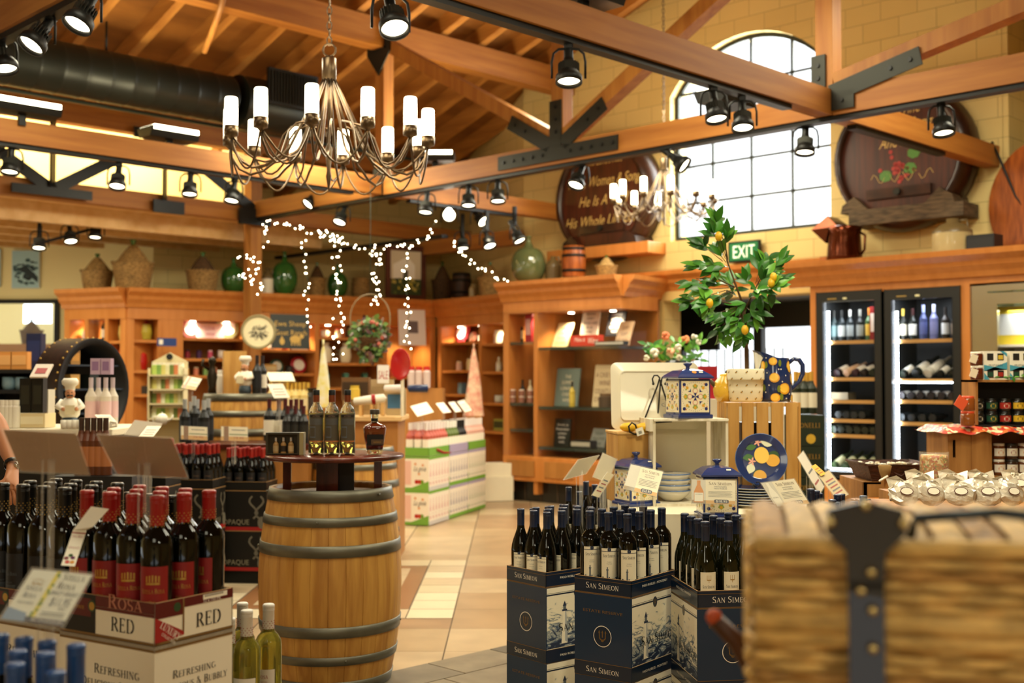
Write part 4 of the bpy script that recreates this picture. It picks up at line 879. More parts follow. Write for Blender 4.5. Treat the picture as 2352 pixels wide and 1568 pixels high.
vessel(v_globe, 'glass_demijohn', 'tall green glass demijohn right of the timber post', 'demijohn', 653, 675, 572, 60, dbk(653), GREENG, z=zt_, grp=G1)
vessel(v_wicker, 'wicker_demijohn', 'tan wicker demijohn between the two string light drops', 'demijohn', 728, 679, 598, 44, dbk(728), WICK, z=zt_, grp=G1, dark=True)
vessel(v_globe, 'glass_demijohn', 'green glass demijohn behind the longest string light drop', 'demijohn', 775, 680, 602, 48, dbk(775), GREENG, z=zt_, grp=G1)
vessel(v_keg, 'small_keg', 'pale wooden keg left of the framed mission picture', 'keg', 829, 684, 635, 44, dbk(829), WICK, WICK, z=zt_, grp=G1)
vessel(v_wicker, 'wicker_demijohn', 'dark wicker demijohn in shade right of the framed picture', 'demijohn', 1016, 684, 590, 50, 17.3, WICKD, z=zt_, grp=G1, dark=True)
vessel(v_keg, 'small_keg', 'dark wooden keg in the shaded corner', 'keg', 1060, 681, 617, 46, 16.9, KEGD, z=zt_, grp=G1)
vessel(v_jug, 'small_jug', 'small pale metal bottle beside the shaded dark keg', 'jug', 1085, 679, 646, 16, 16.4, STONE, STONE, z=zt_, grp=G1)
vessel(v_wicker, 'wicker_demijohn', 'tan wicker demijohn below the sloping string lights', 'demijohn', 1126, 677, 597, 58, 16.1, WICK, z=zt_, grp=G1)
zg_ = glass.zt+.241
def dgl(px, y=.3): return glass.w(glass.x_at(px, y), y, 0).y
vessel(v_globe, 'glass_demijohn', 'biggest pale green glass demijohn on the display case', 'demijohn', 1214, 641, 530, 82, dgl(1214), GREENP, z=zg_, grp=G1)
vessel(v_jug, 'stoneware_jug', 'grey stoneware jug half behind the orange keg', 'jug', 1270, 638, 575, 36, dgl(1272, .45), STONED, STONED, z=zg_, grp=G1)
vessel(v_keg, 'small_keg', 'orange wooden keg with black hoops on the display case', 'keg', 1318, 636, 556, 56, dgl(1318), KEGO, z=zg_, grp=G1)
vessel(v_wicker, 'wicker_jug', 'small tan wicker jug with green cap right of the orange keg', 'demijohn', 1393, 632, 577, 50, dgl(1393, .35), WICK, z=zg_, grp=G1)
# framed picture
t = thing('framed_picture', 'wood framed picture of a white mission church in a garden', 'picture', Vector((P(930, 680, 16.7).x, 16.72, zt_)), back.a)
wd, hh = 95/F*16.6*1.1, 125/F*16.6
MB().prism([(-wd/2, 0), (wd/2, 0), (wd/2, hh), (-wd/2, hh)], 0, .04, wood('dark_frame_wood', '5c2a12', '42190a'), frame((0, 0, 0), (1, 0, 0), (0, 0, 1)), holes=[[(-wd/2+.07, .07), (-wd/2+.07, hh-.07), (wd/2-.07, hh-.07), (wd/2-.07, .07)]]).build('frame', t)
m = MB(frame((0, -.012, 0), (1, 0, 0), (0, 0, 1))); x0, x1 = -wd/2+.07, wd/2-.07; m.rect(x0, .07, x1, hh-.07, col('d8ccb0')); m.rect(x0, .07, x1, .3, col('3c4a26'), z=.001)
m.poly([(x0+.05, .3), (x1-.1, .3), (x1-.1, .5), (0.03, .62), (x0+.05, .5)], col('f4efe2'), z=.002); m.rect(-.04, .3, .04, .42, col('4a4038'), z=.003)
rg = random.Random(5)
for i in range(40): m.disc(rg.uniform(x0+.03, x1-.03), rg.uniform(.1, .3), rg.uniform(.01, .03), col(rg.choice(['b8a83a', '5a6a2a', 'c8b860', '2e3a1e'])), z=.004, n=7)
m.build('picture', t)
# painted cask heads on the gable wall
BARR = wood('cask_red', '4e210c', '361606', .4, (8, 8, .6), 3, .02); CASKD = wood('cask_dark', '3c2012', '24120a', .3, (1, 1, 1), 6); SCR = M('painted_gold_script', 'c9a860', .5)
def script(m, s_, size, x, y, f): m.text(s_, size, x, y, SCR, f, 'sans', skew=.32, width=size*.5*len(s_))
def cask(name, label, b, z, r, lines, deco):
 t = thing(name, label, 'barrel head', R(11.2, b, z), Q)
 cm = Matrix(((0, 0, -1, 0), (-1, 0, 0, 0), (0, 1, 0, 0), (0, 0, 0, 1)))   # u -> -b, v -> z, n -> -a (out of the wall)
 MB().lathe([(r*1.06, 0), (r*1.1, .15), (r, .32), (r*.93, .32), (r*.92, .25)], CASKD, 40, cm).build('cask_rim', t)
 m = MB(cm); m.disc(0, 0, r*.94, BARR, z=.26, n=40); m.build('cask_head', t)
 for (s_, sz, x, y) in lines: m = MB(cm @ TR(0, 0, .263)); script(m, s_, sz, x, y, None); m.build('painted_line', t)
 m = MB(cm @ TR(0, 0, .263))
 if deco:
  rg = random.Random(2)
  for i in range(24): m.disc(rg.gauss(0, .06)+.02, -.1+rg.gauss(0, .07), .022, col('a02a20'), n=8, z=.001)
  for (x, y) in ((.16, .02), (.12, -.13), (-.14, -.18)): m.disc(x, y, .07, col('4a7a2c'), n=7, ry=.06, z=.001)
  for k in range(4): m.stroke(.005, [(-.3+.17*k+.03*j, -.2+.05*math.sin(j*1.3+k)) for j in range(6)], SCR, z=.001)
 if deco: m.build('painted_grapes', t)
 m = MB(cm @ TR(0, -r*.52, .26)); m.box(-.3*r/.6, .3*r/.6, -.05, .05, 0, .03, CASKD); m.cyl(.035, .03, .06, DARKSTEEL, 10); m.build('crossbar', t)
 return t
r1_ = .86
def wallb(px, a=11.2): return dA(px, a)*(1-(px-CX)/F)/math.sqrt(2)
z1_ = zat(455, dA(1385, 10.95)); b1_ = wallb(1385, 10.95)
cask('painted_cask', 'red painted cask head lettered in gold script left of the arched window', b1_, z1_, .72,
     [("Who Love's Not", .09, 0, .42), ('Wine, Women & Song', .13, 0, .16), ('He Is A Fool', .13, 0, -.08), ('His Whole Life Long', .13, 0, -.33)], False)
z2_ = zat(360, dA(2070, 10.95)); b2_ = wallb(2070, 10.95)
cask('painted_cask', 'red painted cask head with a grape bunch right of the arched window', b2_, z2_, .68, [('Wine', .12, .1, .42), ('And Song', .12, .1, .26), ('And Men', .12, 0, .1)], True)
PLK = M('weathered_plank', '5e4d38', .8, noise=.5, nscale=8, stretch=(1, 1, 6), bump=.5)
def ledge(label, px0, px1, py, mat, dark, cx_):
 b0, b1 = wallb(px0, 10.9), wallb(px1, 10.9); z = zat(py, dA((px0+px1)/2, 10.85))
 t = thing('plank_shelf', label, 'shelf', R(11.2, (b0+b1)/2, z), Q); hw = abs(b1-b0)/2
 MB().box(-.35, 0, -hw, hw, 0, .14, mat).build('board', t, bevel=.008)
 c = cx_-(b0+b1)/2
 m = MB(); m.prism([(c-.6, .14), (c+.6, .14), (c+.58, .22), (c+.45, .3), (c+.3, .16), (c-.3, .16), (c-.45, .3), (c-.58, .22)], 0, .34, dark, Matrix(((0, 0, -1, 0), (1, 0, 0, 0), (0, 1, 0, 0), (0, 0, 0, 1)))); m.build('cradle', t)
ledge('honey wood wall shelf carrying the lettered cask head', 1262, 1495, 590, CABW, CASKD, b1_)
ledge('weathered grey plank shelf carrying the grape painted cask head', 1957, 2222, 507, PLK, PLK, b2_)
q = P(2462, 470, 10.9); t = thing('cask_end', 'cask end cut by the right frame edge high on the far right wall', 'barrel head', q, Q-.2)
cm = Matrix(((0, 0, -1, 0), (-1, 0, 0, 0), (0, 1, 0, 0), (0, 0, 0, 1)))
MB().lathe([(.62, 0), (.66, .2), (.6, .4), (.55, .4), (.001, .36)], None, 36, cm, mats=[CASKD, CASKD, KEGO, KEGO]).build('cask', t)
# EXIT sign
dx = dA(1708, 11.1); q = P(1708, 577, dx); t = thing('exit_sign', 'green exit sign with white letters on the wall behind the lemon tree', 'exit sign', q, Q-PI/2)
w_, h_x = 68/F*dx*1.25, 48/F*dx
m = MB(); m.box(-w_/2, w_/2, 0, .04, -h_x/2, h_x/2, BLK); m.build('housing', t)
EXG = M('exit_green', '0f6b3a', .4, emit=.25); EXW = M('exit_white', 'eaf5dc', .4, emit=.8)
m = MB(); m.box(-w_/2+.02, w_/2-.02, -.004, 0, -h_x/2+.02, h_x/2-.02, EXG); m.text('EXIT', h_x*.62, 0, -h_x*.3, EXW, frame((0, -.006, 0), (1, 0, 0), (0, 0, 1)), 'sans', width=w_*.72); m.build('face', t)
# lower shelves filled out
FILL = [('c8b89c', 'beige'), ('a84a34', 'brick red'), ('e4dcc4', 'cream'), ('6a7a58', 'sage'), ('d8a858', 'amber'), ('7a5a44', 'brown')]
for cb, bi, si, wh in ((back, 5, 0, 'the last back bay shelf'), (back, 2, 2, ''), (left, 0, 1, 'the low shelf of the left end bay'), (corner, 0, 2, '')):
 if wh:
  b = bay(cb, bi); shelf_row(cb, *b, cb.shelves[bi][si], [((g_jar, g_box, g_mug)[k % 3](FILL[k][0]), ('jar', 'small_box', 'mug')[k % 3], FILL[k][1]+' '+('jar', 'box', 'mug')[k % 3], ('jar', 'box', 'mug')[k % 3]) for k in range(4)], wh, .3)
for bi, z0, wh in ((2, .5, 'the brightest back bay'), (3, .5, 'the bay right of the post'), (4, .5, 'the bay behind the hanging basket')):
 b = bay(back, bi); MB().box(b[0]-.04, b[1]+.04, .02, .5, z0+.2, z0+.235, CABW).build('shelf', back.t)
# ============================================================ BOTTLES
def dz(py, z): s = (P(CX, py, 1).z-H0); return (z-H0)/s
BG = M('dark_bottle_glass', '060704', .07, spec=.45); BG2 = M('green_bottle_glass', '101204', .07, spec=.5)
CAPN = M('navy_capsule', '1a2742', .35, coat=.3); CAPR = M('red_capsule', '9c1a16', .35, coat=.3); CAPK = M('black_capsule', '10100e', .3, coat=.4); CAPW = M('white_capsule', 'ddd8cc', .35); CAPB = M('blue_capsule', '1f4a86', .35, coat=.3)
LAB = M('cream_label', 'f0e8cc', .55); LABR = M('red_label', '8e1a1a', .5); LABK = M('black_label', '15161a', .5); GREY = M('grey_print', '5b646c', .6); DKB = M('dark_blue_print', '22304a', .6)
CLARET = [(.001, .004), (.034, .0), (.0375, .006), (.0375, .185), (.036, .2), (.029, .214), (.018, .226), (.0155, .235)]
BURG = [(.001, .004), (.036, .0), (.041, .006), (.041, .13), (.039, .15), (.032, .175), (.023, .2), (.0165, .22), (.0152, .235)]
def cap(m, mat, z0=.232, dots=None, r=.0158):
 m.lathe([(r, z0), (r, .292), (r+.0008, .293), (r+.0008, .299), (r-.002, .302), (.001, .302)], mat, 14)
 for z in (.284, .288): m.lathe([(r+.0002, z), (r+.0008, z+.001), (r+.0002, z+.002)], mat, 14)
 if dots:
  for j in range(5):
   for i in range(10): a = 2*PI*(i+.5*(j % 2))/10; m.cb(((r+.0004)*math.cos(a), (r+.0004)*math.sin(a), z0+.006+.006*j), (.0018, .0018, .002), dots)
  m.lathe([(r+.0006, z0), (r+.0006, z0+.003)], dots, 14)
def wrap_rect(m, r, a0, a1, z0, z1, mat): m.lathe([(r, z0), (r, z1)], mat, 14, RZ(-PI/2), a0, a1)
def bottle(kind):
 t = root('wine_bottle', 'bottle')
 prof = {'ss': CLARET, 'stella': CLARET, 'black': CLARET, 'white': CLARET}.get(kind, BURG)
 gm = {'viog': BG2, 'white': M('pale_wine', 'b8b04a', .05, trans=.75, spec=.8, ior=1.33)}.get(kind, BG)
 m = MB(); m.lathe(prof, gm, 20)
 m.build('glass', t)
 m = MB()
 if kind == 'ss': cap(m, CAPN)
 elif kind == 'burg': cap(m, CAPN)
 elif kind == 'viog': cap(m, CAPN)
 elif kind in ('stella',): cap(m, CAPR, .225, GOLD, .0162)
 elif kind == 'black': cap(m, CAPK, .225, GOLD, .0162)
 elif kind == 'white': cap(m, CAPW, .225, REDC, .0162)
 elif kind == 'opaque': cap(m, CAPR)
 elif kind == 'blue': cap(m, CAPB)
 m.build('capsule', t)
 m = MB(); W = lambda s, h, z, mat, w_=None, x=0, r=.0383: m.text(s, h, x, z, mat, None, 'smallcaps', width=w_, wrap=r)
 if kind == 'ss':
  wrap_rect(m, .0379, -.85, .85, .035, .17, LAB); wrap_rect(m, .0381, -.85, .85, .158, .16, DKB); wrap_rect(m, .0381, -.85, .85, .04, .043, DKB)
  m.lathe([(.001, .0), (.007, .0)], DKB, 14, TR(0, -.0386, .165) @ RX(PI/2)); W('San Simeon', .011, .137, DKB, .05)
  W('PASO ROBLES', .003, .118, GREY, .018); W('PETITE SIRAH', .003, .111, GREY, .02)
  m.text('.', .03, 0, .06, DKB, None, 'serif', wrap=.0383)
  for i, (w_, z0, z1) in enumerate([(.006, .058, .088), (.009, .088, .092), (.004, .092, .1)]): a = w_/.0383; wrap_rect(m, .0382, -a/2-.2, a/2-.2, z0, z1, GREY)
  rg = random.Random(4)
  for i in range(16): a = rg.uniform(-.8, .75); wrap_rect(m, .0382+.0001*(i % 2), a, a+rg.uniform(.08, .3), .047+rg.uniform(0, .012), .05+rg.uniform(.002, .014), rg.choice([GREY, DKB, M('pale_print', 'a8adb0', .6)]))
 elif kind == 'burg':
  wrap_rect(m, .0414, -.6, .6, .04, .12, LAB); wrap_rect(m, .0416, -.6, .6, .112, .1135, DKB); W('San Simeon', .009, .095, DKB, .045, r=.0418)
  m.lathe([(.001, .0), (.006, .0)], DKB, 12, TR(0, -.042, .118) @ RX(PI/2)); W('PASO ROBLES', .0035, .08, GREY, .02, r=.0418); W('PETITE SIRAH', .003, .07, GREY, .02, r=.0418)
 elif kind == 'viog':
  wrap_rect(m, .0414, -.75, .75, .035, .125, LAB); W('San Simeon', .011, .068, DKB, .046, r=.0418); W('VIOGNIER', .0045, .055, DKB, .018, r=.0418)
  for x in (-.007, 0, .007): wrap_rect(m, .0418, x/.0415-.015, x/.0415+.015, .098, .114, GOLD)
  wrap_rect(m, .0418, -.19, .19, .096, .099, GOLD); wrap_rect(m, .0418, -.02, .02, .088, .098, GOLD)
 elif kind == 'stella':
  wrap_rect(m, .0379, -.95, .95, .05, .143, LABR); W('Stella Rosa', .011, .082, GOLD, .055); W('RED', .006, .06, GOLD, .016)
  for x in (-.014, -.007, 0, .007, .014): wrap_rect(m, .0382, x/.038-.05, x/.038+.05, .108, .124-.15*abs(x), GOLD)
  wrap_rect(m, .0382, -.42, .42, .102, .107, GOLD)
 elif kind == 'black':
  wrap_rect(m, .0379, -.95, .95, .03, .13, LABK); W('Stella Rosa', .009, .075, GREY, .045); W('BLACK', .005, .055, GREY, .02)
  for i in range(6): wrap_rect(m, .0382, -.5, .5, .035+.003*i, .0362+.003*i, GREY)
 elif kind == 'white':
  wrap_rect(m, .0379, -.9, .9, .03, .125, M('white_wine_label', 'e8e4da', .5)); W('Rosa', .012, .1, REDC, .03); W('MOSCATO', .006, .088, REDC, .025)
  for i in range(7): wrap_rect(m, .0382, -.6, .6, .038+.006*i, .04+.006*i, REDC if i == 0 else GREY)
 elif kind == 'opaque':
  wrap_rect(m, .0414, -.8, .8, .04, .125, LABK); W('OPAQUE', .01, .08, M('tan_print', '8a6a50', .6), .04, r=.0418)
 elif kind == 'blue': wrap_rect(m, .0414, -.8, .8, .04, .125, LAB)
 m.build('label', t)
 return Proto(t)
BP = {k: bottle(k) for k in ('ss', 'burg', 'viog', 'stella', 'black', 'white', 'opaque', 'blue')}
ROWW = ['front', 'second', 'third', 'back']
def fill_tray(kind, o, yaw, nx, ny, L, W, z, words, where, group, face=0, skip=(), jit=.12, scale=1):
 """grid of bottles in a tray; local x along the long side"""
 rg = random.Random(len(where)+nx)
 e1 = Vector((math.cos(yaw), math.sin(yaw), 0)); e2 = Vector((-math.sin(yaw), math.cos(yaw), 0))
 pts = []
 for i in range(nx):
  for j in range(ny):
   if (i, j) in skip: continue
   pts.append(o+e1*(L*(i+.5)/nx)+e2*(W*(j+.5)/ny))
 pts.sort(key=lambda p: p.y); k = 0; n = len(pts); per = max(3, (n+3)//4)
 for r in range(0, n, per):
  rowp = sorted(pts[r:r+per], key=lambda p: p.x/p.y)
  for i, p in enumerate(rowp):
   BP[kind].place((p.x, p.y, z+.003), face+rg.uniform(-jit, jit), '%s, %s in the %s row of %s' % (words, nth(i, len(rowp)), ('nearest', 'second', 'third', 'farthest')[min(3, r//per)], where), 'bottle', group, scale)
# ------------------------------------------------------------ printed wine cases
def sea_mat():
 m = bpy.data.materials.new('sea_engraving'); m.use_nodes = True; nt = m.node_tree; b = nt.nodes['Principled BSDF']; b.inputs['Roughness'].default_value = .45
 tc = nt.nodes.new('ShaderNodeTexCoord'); sx = nt.nodes.new('ShaderNodeSeparateXYZ'); nt.links.new(tc.outputs['Object'], sx.inputs[0])
 mp = nt.nodes.new('ShaderNodeMapping'); mp.inputs['Scale'].default_value = (10, 10, 26); nt.links.new(tc.outputs['Object'], mp.inputs[0])
 nz = nt.nodes.new('ShaderNodeTexNoise'); nz.inputs['Scale'].default_value = 1; nz.inputs['Detail'].default_value = 8; nz.inputs['Distortion'].default_value = 2.6; nt.links.new(mp.outputs[0], nz.inputs['Vector'])
 mr = nt.nodes.new('ShaderNodeMapRange'); mr.inputs[1].default_value = .06; mr.inputs[2].default_value = .26; mr.inputs[3].default_value = -.14; mr.inputs[4].default_value = .26; nt.links.new(sx.outputs[2], mr.inputs[0])
 ad = nt.nodes.new('ShaderNodeMath'); nt.links.new(nz.outputs[0], ad.inputs[0]); nt.links.new(mr.outputs[0], ad.inputs[1])
 cr = nt.nodes.new('ShaderNodeValToRGB'); e = cr.color_ramp.elements
 e[0].position = .36; e[0].color = (*sl('22304a'), 1); e[1].position = .66; e[1].color = (*sl('efe6cc'), 1)
 for p_, c_ in ((.43, '4e6076'), (.47, 'b6bab0'), (.5, '5c6f80'), (.56, 'ddd8c2')): x = e.new(p_); x.color = (*sl(c_), 1)
 nt.links.new(ad.outputs[0], cr.inputs[0]); nt.links.new(cr.outputs[0], b.inputs['Base Color']); return m
SEA = sea_mat(); KRAFT = M('cardboard', 'b08a5a', .8); CARDW = M('white_card', 'efe7d0', .45); NAVYD = M('navy_band', '0a2038', .3, coat=.3); NAVYC = M('navy_gloss_card', '0c2d4c', .3, coat=.3); WHT = M('print_white', 'f4eee0', .5)
GOLDD = M('dull_gold_print', '7a5c30', .5)
def faces(L, W):
 e = .0006
 return [('short', frame((-e, W, 0), (0, -1, 0), (0, 0, 1)), W), ('long', frame((0, -e, 0), (1, 0, 0), (0, 0, 1)), L),
   ('short', frame((L+e, 0, 0), (0, 1, 0), (0, 0, 1)), W), ('long', frame((L, W+e, 0), (-1, 0, 0), (0, 0, 1)), L)]
def trident(m, f, x, y, s, mat, z=.0006):
 for dx in (-.3, 0, .3): m.stroke(.09*s, [(x+dx*s, y-.1*s), (x+dx*s*1.1, y+.35*s)], mat, f, z); m.poly([(x+dx*s*1.1-.1*s, y+.3*s), (x+dx*s*1.1+.1*s, y+.3*s), (x+dx*s*1.1, y+.55*s)], mat, f, z)
 m.stroke(.1*s, [(x+.32*s*math.cos(PI+PI*i/8), y-.08*s+.25*s*math.sin(PI+PI*i/8)) for i in range(9)], mat, f, z)
 m.disc(x, y-.38*s, .16*s, mat, f, z, 10, ry=.12*s)
def ss_case(m, L, W, h):
 m.box(0, L, 0, W, 0, h, NAVYC); m.box(0, L, 0, W, h-.0005, h+.0005, KRAFT)
 for kind, f, w_ in faces(L, W):
  m.rect(0, 0, w_, .052, NAVYD, f, .0002); m.rect(0, .052, w_, .054, GOLDD, f, .0003)
  if kind == 'short':
   m.text('San Simeon', .021, w_/2+.0, .015, WHT, f, 'smallcaps', .0004, width=w_*.58)
   m.text('ESTATE RESERVE', .011, w_/2, h*.78, GOLDD, f, 'sans', .0004, width=w_*.7)
   m.disc(w_/2, h*.5, .04, WHT, f, .0004, 28); m.disc(w_/2, h*.5, .037, NAVYD, f, .0006, 28); trident(m, f, w_/2, h*.5, .042, GOLDD, .0008)
  else:
   m.rect(.004, .054, w_-.004, h-.002, CARDW, f, .0002); m.rect(.004, .056, w_-.004, h*.86, SEA, f, .0003)
   m.rect(.004, h-.034, w_-.004, h-.028, NAVYD, f, .0004); m.rect(.004, h-.025, w_-.004, h-.0235, NAVYD, f, .0004)
   m.disc(w_/2, h-.035, .016, NAVYD, f, .0006, 20, ry=.02); trident(m, f, w_/2, h-.033, .018, GOLDD, .0008)
   lx = w_*.3   # lighthouse
   m.poly([(lx-.018, .07), (lx+.018, .07), (lx+.009, h*.66), (lx-.009, h*.66)], CARDW, f, .0004); m.poly([(lx+.002, .08), (lx+.018, .07), (lx+.009, h*.66), (lx+.003, h*.66)], M('pale_print', 'a8adb0', .6), f, .0005)
   m.rect(lx-.014, h*.66, lx+.014, h*.685, DKB, f, .0006); m.rect(lx-.008, h*.685, lx+.008, h*.73, GREY, f, .0006); m.poly([(lx-.011, h*.73), (lx+.011, h*.73), (lx, h*.8)], DKB, f, .0006)
   m.text('San Simeon', .036, w_*.58, h*.39, M('ink_black', '141414', .5), f, 'smallcaps', .0008, width=w_*.76)
   m.text('PASO ROBLES - MONTEREY', .009, w_*.5, .02, WHT, f, 'sans', .0004, width=w_*.55)
def ss_tray(m, L, W, h):
 t = .004; m.box(0, L, 0, W, 0, .004, KRAFT)
 for (x0, x1, y0, y1) in ((0, L, 0, t), (0, L, W-t, W), (0, t, 0, W), (L-t, L, 0, W)): m.box(x0, x1, y0, y1, 0, h, NAVYD); m.box(x0, x1, y0, y1, h, h+.0012, KRAFT)
 m.box(t, L-t, t, t+.001, .004, h-.002, KRAFT); m.box(t, t+.001, t, W-t, .004, h-.002, KRAFT); m.box(t, L-t, W-t-.001, W-t, .004, h-.002, KRAFT); m.box(L-t-.001, L-t, t, W-t, .004, h-.002, KRAFT)
 for kind, f, w_ in faces(L, W):
  m.rect(0, h-.012, w_, h-.0105, GOLDD, f, .0002)
  if kind == 'short': m.text('San Simeon', .022, w_/2, .02, WHT, f, 'smallcaps', .0004, width=w_*.58)
  else: m.text('PASO ROBLES - MONTEREY', .009, w_*.5, .03, WHT, f, 'sans', .0004, width=w_*.55)
def stack(px, py_tray, d, yaw, corner, L, W, casefn, trayfn, hc, ht, n, name, where, cat='wine case', hh=None):
 """near corner of the tray bottom at px, py, d; corner 'o' = local origin, 'x' = local (L, 0)"""
 q = P(px, py_tray, d); e1 = Vector((math.cos(yaw), math.sin(yaw), 0))
 o = q if corner == 'o' else q-e1*L
 t = MB(); trayfn(t, L, W, ht)
 ob = t.build(name+'_tray', loc=o, rz=yaw); tag(ob, 'cut down tray of %s' % where, 'tray')
 z = o.z
 for i in range(n):
  z -= hc+.002
  c = MB(); casefn(c, L, W, hc); ob = c.build(name+'_case', loc=(o.x, o.y, z), rz=yaw)
  tag(ob, '%s case of %s' % (('topmost full', 'second full', 'third full')[i], where), cat)
 if z > .03: ob = MB().box(.02, L-.02, .02, W-.02, 0, z-.002, BLK).build('riser', loc=(o.x, o.y, 0), rz=yaw); tag(ob, 'dark riser under %s' % where, 'riser')
 return o
D2 = math.radians
o = stack(1450, 1374, 4.35, D2(53), 'o', .344, .252, ss_case, ss_tray, .307, .062, 2, 'wine', 'the centre navy lighthouse wine stack')
fill_tray('ss', o, D2(53), 4, 3, .344, .252, o.z, 'Lighthouse label bottle', 'the centre navy tray', 'lighthouse label bottles in the centre tray', face=-.1, jit=.25)
o = stack(1254, 1350, 4.85, D2(40), 'o', .344, .252, ss_case, ss_tray, .307, .062, 2, 'wine', 'the left navy lighthouse wine stack')
fill_tray('burg', o, D2(40), 4, 3, .344, .252, o.z, 'Sloping shouldered bottle', 'the left navy tray', 'sloping shouldered bottles in the left tray', face=-.5, jit=.3)
o = stack(1288, 1330, 5.4, D2(50), 'o', .344, .252, ss_case, ss_tray, .307, .062, 2, 'wine', 'the half hidden navy stack behind the left one')
fill_tray('burg', o, D2(50), 3, 3, .344, .252, o.z, 'Sloping shouldered bottle', 'the half hidden navy tray', 'bottles in the half hidden tray', face=-.4, jit=.3)
o = stack(1602, 1398, 4.2, D2(-82), 'x', .344, .26, ss_case, ss_tray, .307, .062, 2, 'wine', 'the right navy wine stack beside the wicker hamper')
fill_tray('viog', o, D2(-82), 4, 3, .344, .26, o.z, 'Trident label bottle', 'the right navy tray', 'trident label bottles in the right tray', face=.05, jit=.12)
# loose bottles behind: between the stacks and the cloth covered table
cnt = 0
for (px, py, d) in [(1306, 1118, 5.95), (1366, 1112, 6.0), (1346, 1105, 6.1), (1330, 1128, 5.9), (1380, 1120, 5.92)]:
 q = P(px, py, d); BP['burg'].place((q.x, q.y, q.z-.302), -.3, 'dark bottle behind the navy trays, %s from the left' % ORD[cnt], 'bottle', 'bottles behind the navy trays'); cnt += 1
q = P(1342, 1118, 6.0); o = MB().box(-.12, .13, -.13, .17, 0, q.z-.33, NAVYD).build('bottle_plinth', loc=(q.x, q.y, 0)); tag(o, 'dark plinth hidden behind the navy wine trays', 'plinth')
cnt = 0
for (px, py) in [(1862, 1122), (1880, 1128), (1893, 1136), (1912, 1147), (1930, 1137), (1945, 1138), (1962, 1152), (1990, 1140), (2005, 1150), (2024, 1155), (2060, 1140), (2075, 1150), (1920, 1152), (1900, 1155)]:
 q = P(px, py, 4.82); BP['ss'].place((q.x, q.y+.04*(cnt % 3), q.z-.302), .1, 'navy capped bottle behind the wicker hamper, %s from the pine crate' % ORD[cnt], 'bottle', 'navy capped bottles behind the hamper'); cnt += 1
q = P(1975, 1160, 4.86); o = MB().box(-.24, .22, -.1, .1, 0, q.z-.31, NAVYD).build('bottle_plinth', loc=(q.x, q.y, 0)); tag(o, 'dark plinth behind the wicker hamper', 'plinth')
# ============================================================ CLOTH TABLE AND CERAMICS
TZ_ = zat(1164, 5.5)
CLOTH = M('calico_cloth', 'e9dfc4', .85, noise=.05, nscale=3, bump=.25)
tb = thing('display_table', 'table hidden under a long cream cloth, carrying the lemon ceramics', 'table', P(1640, 784, 5.75)*1, 0); tb.location.z = 0
MB().box(-.46, .43, -.6, .45, TZ_-.03, TZ_-.004, CABD).build('table_top', tb)
for (x, y) in ((-.42, -.55), (.36, -.55), (-.42, .4), (.36, .4)): MB().box(x, x+.05, y, y+.05, 0, TZ_-.03, CABD).build('leg', tb)
m = MB(); x0, x1, y0, y1 = -.49, .46, -.63, .47
m.rect(x0, y0, x1, y1, CLOTH, z=TZ_)
per = [(x0, y1), (x0, y0), (x1, y0), (x1, y1)]; pts = []
for a, b in zip(per, per[1:]):
 n = 40
 for i in range(n): pts.append((a[0]+(b[0]-a[0])*i/n, a[1]+(b[1]-a[1])*i/n, (b[1]-a[1], -(b[0]-a[0]))))
pts.append((*per[-1], (1, 0))); vs = []; N = len(pts); K = 8
for j in range(K+1):
 for i, (x, y, nn) in enumerate(pts):
  u = j/K; L_ = math.hypot(*nn) or 1; w_ = u*.045*math.sin(i*.62+1.2*math.sin(i*.13))+.012*math.sin(i*1.7)*u+.03*u; vs.append((x-nn[0]/L_*w_*-1*(-1), y-nn[1]/L_*w_, TZ_*(1-u)+.01))
cl_ = m.add(vs, [(j*N+i, j*N+i+1, (j+1)*N+i+1, (j+1)*N+i) for j in range(K) for i in range(N-1)], CLOTH, smooth=True)
o = m.build('tablecloth', loc=tb.location); tag(o, 'long cream cotton cloth falling in folds over the display table', 'tablecloth')
CRW = wood('white_washed', 'ece4cf', 'cfc3a6', .7, (3, 3, .5), 9, .2); PINE = wood('pine', 'c99a52', 'b07e38', .55, (5, 5, .6), 4, .1); PINEL = wood('pine_pale', 'd8ae6c', 'c49654', .55, (5, 5, .6), 4, .1)
dwc = dz(1164, TZ_)
q = P(1508, 1164, dwc+.02); hC = zat(962, dwc)-TZ_
wc = thing('white_crate', 'white washed wooden crate on its side holding nothing, tiled canister on top', 'crate', (q.x, q.y, TZ_), D2(5))
Wc, Dc = .335, .3
MB().box(.02, Wc-.02, Dc-.012, Dc, 0, hC, CREAM).build('back_board', wc)
MB().box(.0, Wc, 0, Dc, 0, .012, CRW).build('bottom_board', wc); 
MB().box(-.012, Wc+.012, -.005, .05, hC-.012, hC, CRW).build('top_slat', wc, bevel=.002); MB().box(-.012, Wc+.012, .06, .2, hC-.012, hC, CRW).build('top_slat', wc); MB().box(-.012, Wc+.012, .21, Dc, hC-.012, hC, CRW).build('top_slat', wc)
for i in range(4): MB().box(-.014, -.002, .005+i*.075, .07+i*.075, 0, hC-.012, CRW).build('side_slat', wc)
MB().box(-.03, -.014, .0, Dc, hC-.06, hC, CRW).build('rail', wc, bevel=.002)
for i in range(4): MB().box(Wc+.0, Wc+.012, .005+i*.075, .07+i*.075, 0, hC-.012, CRW).build('side_slat', wc)
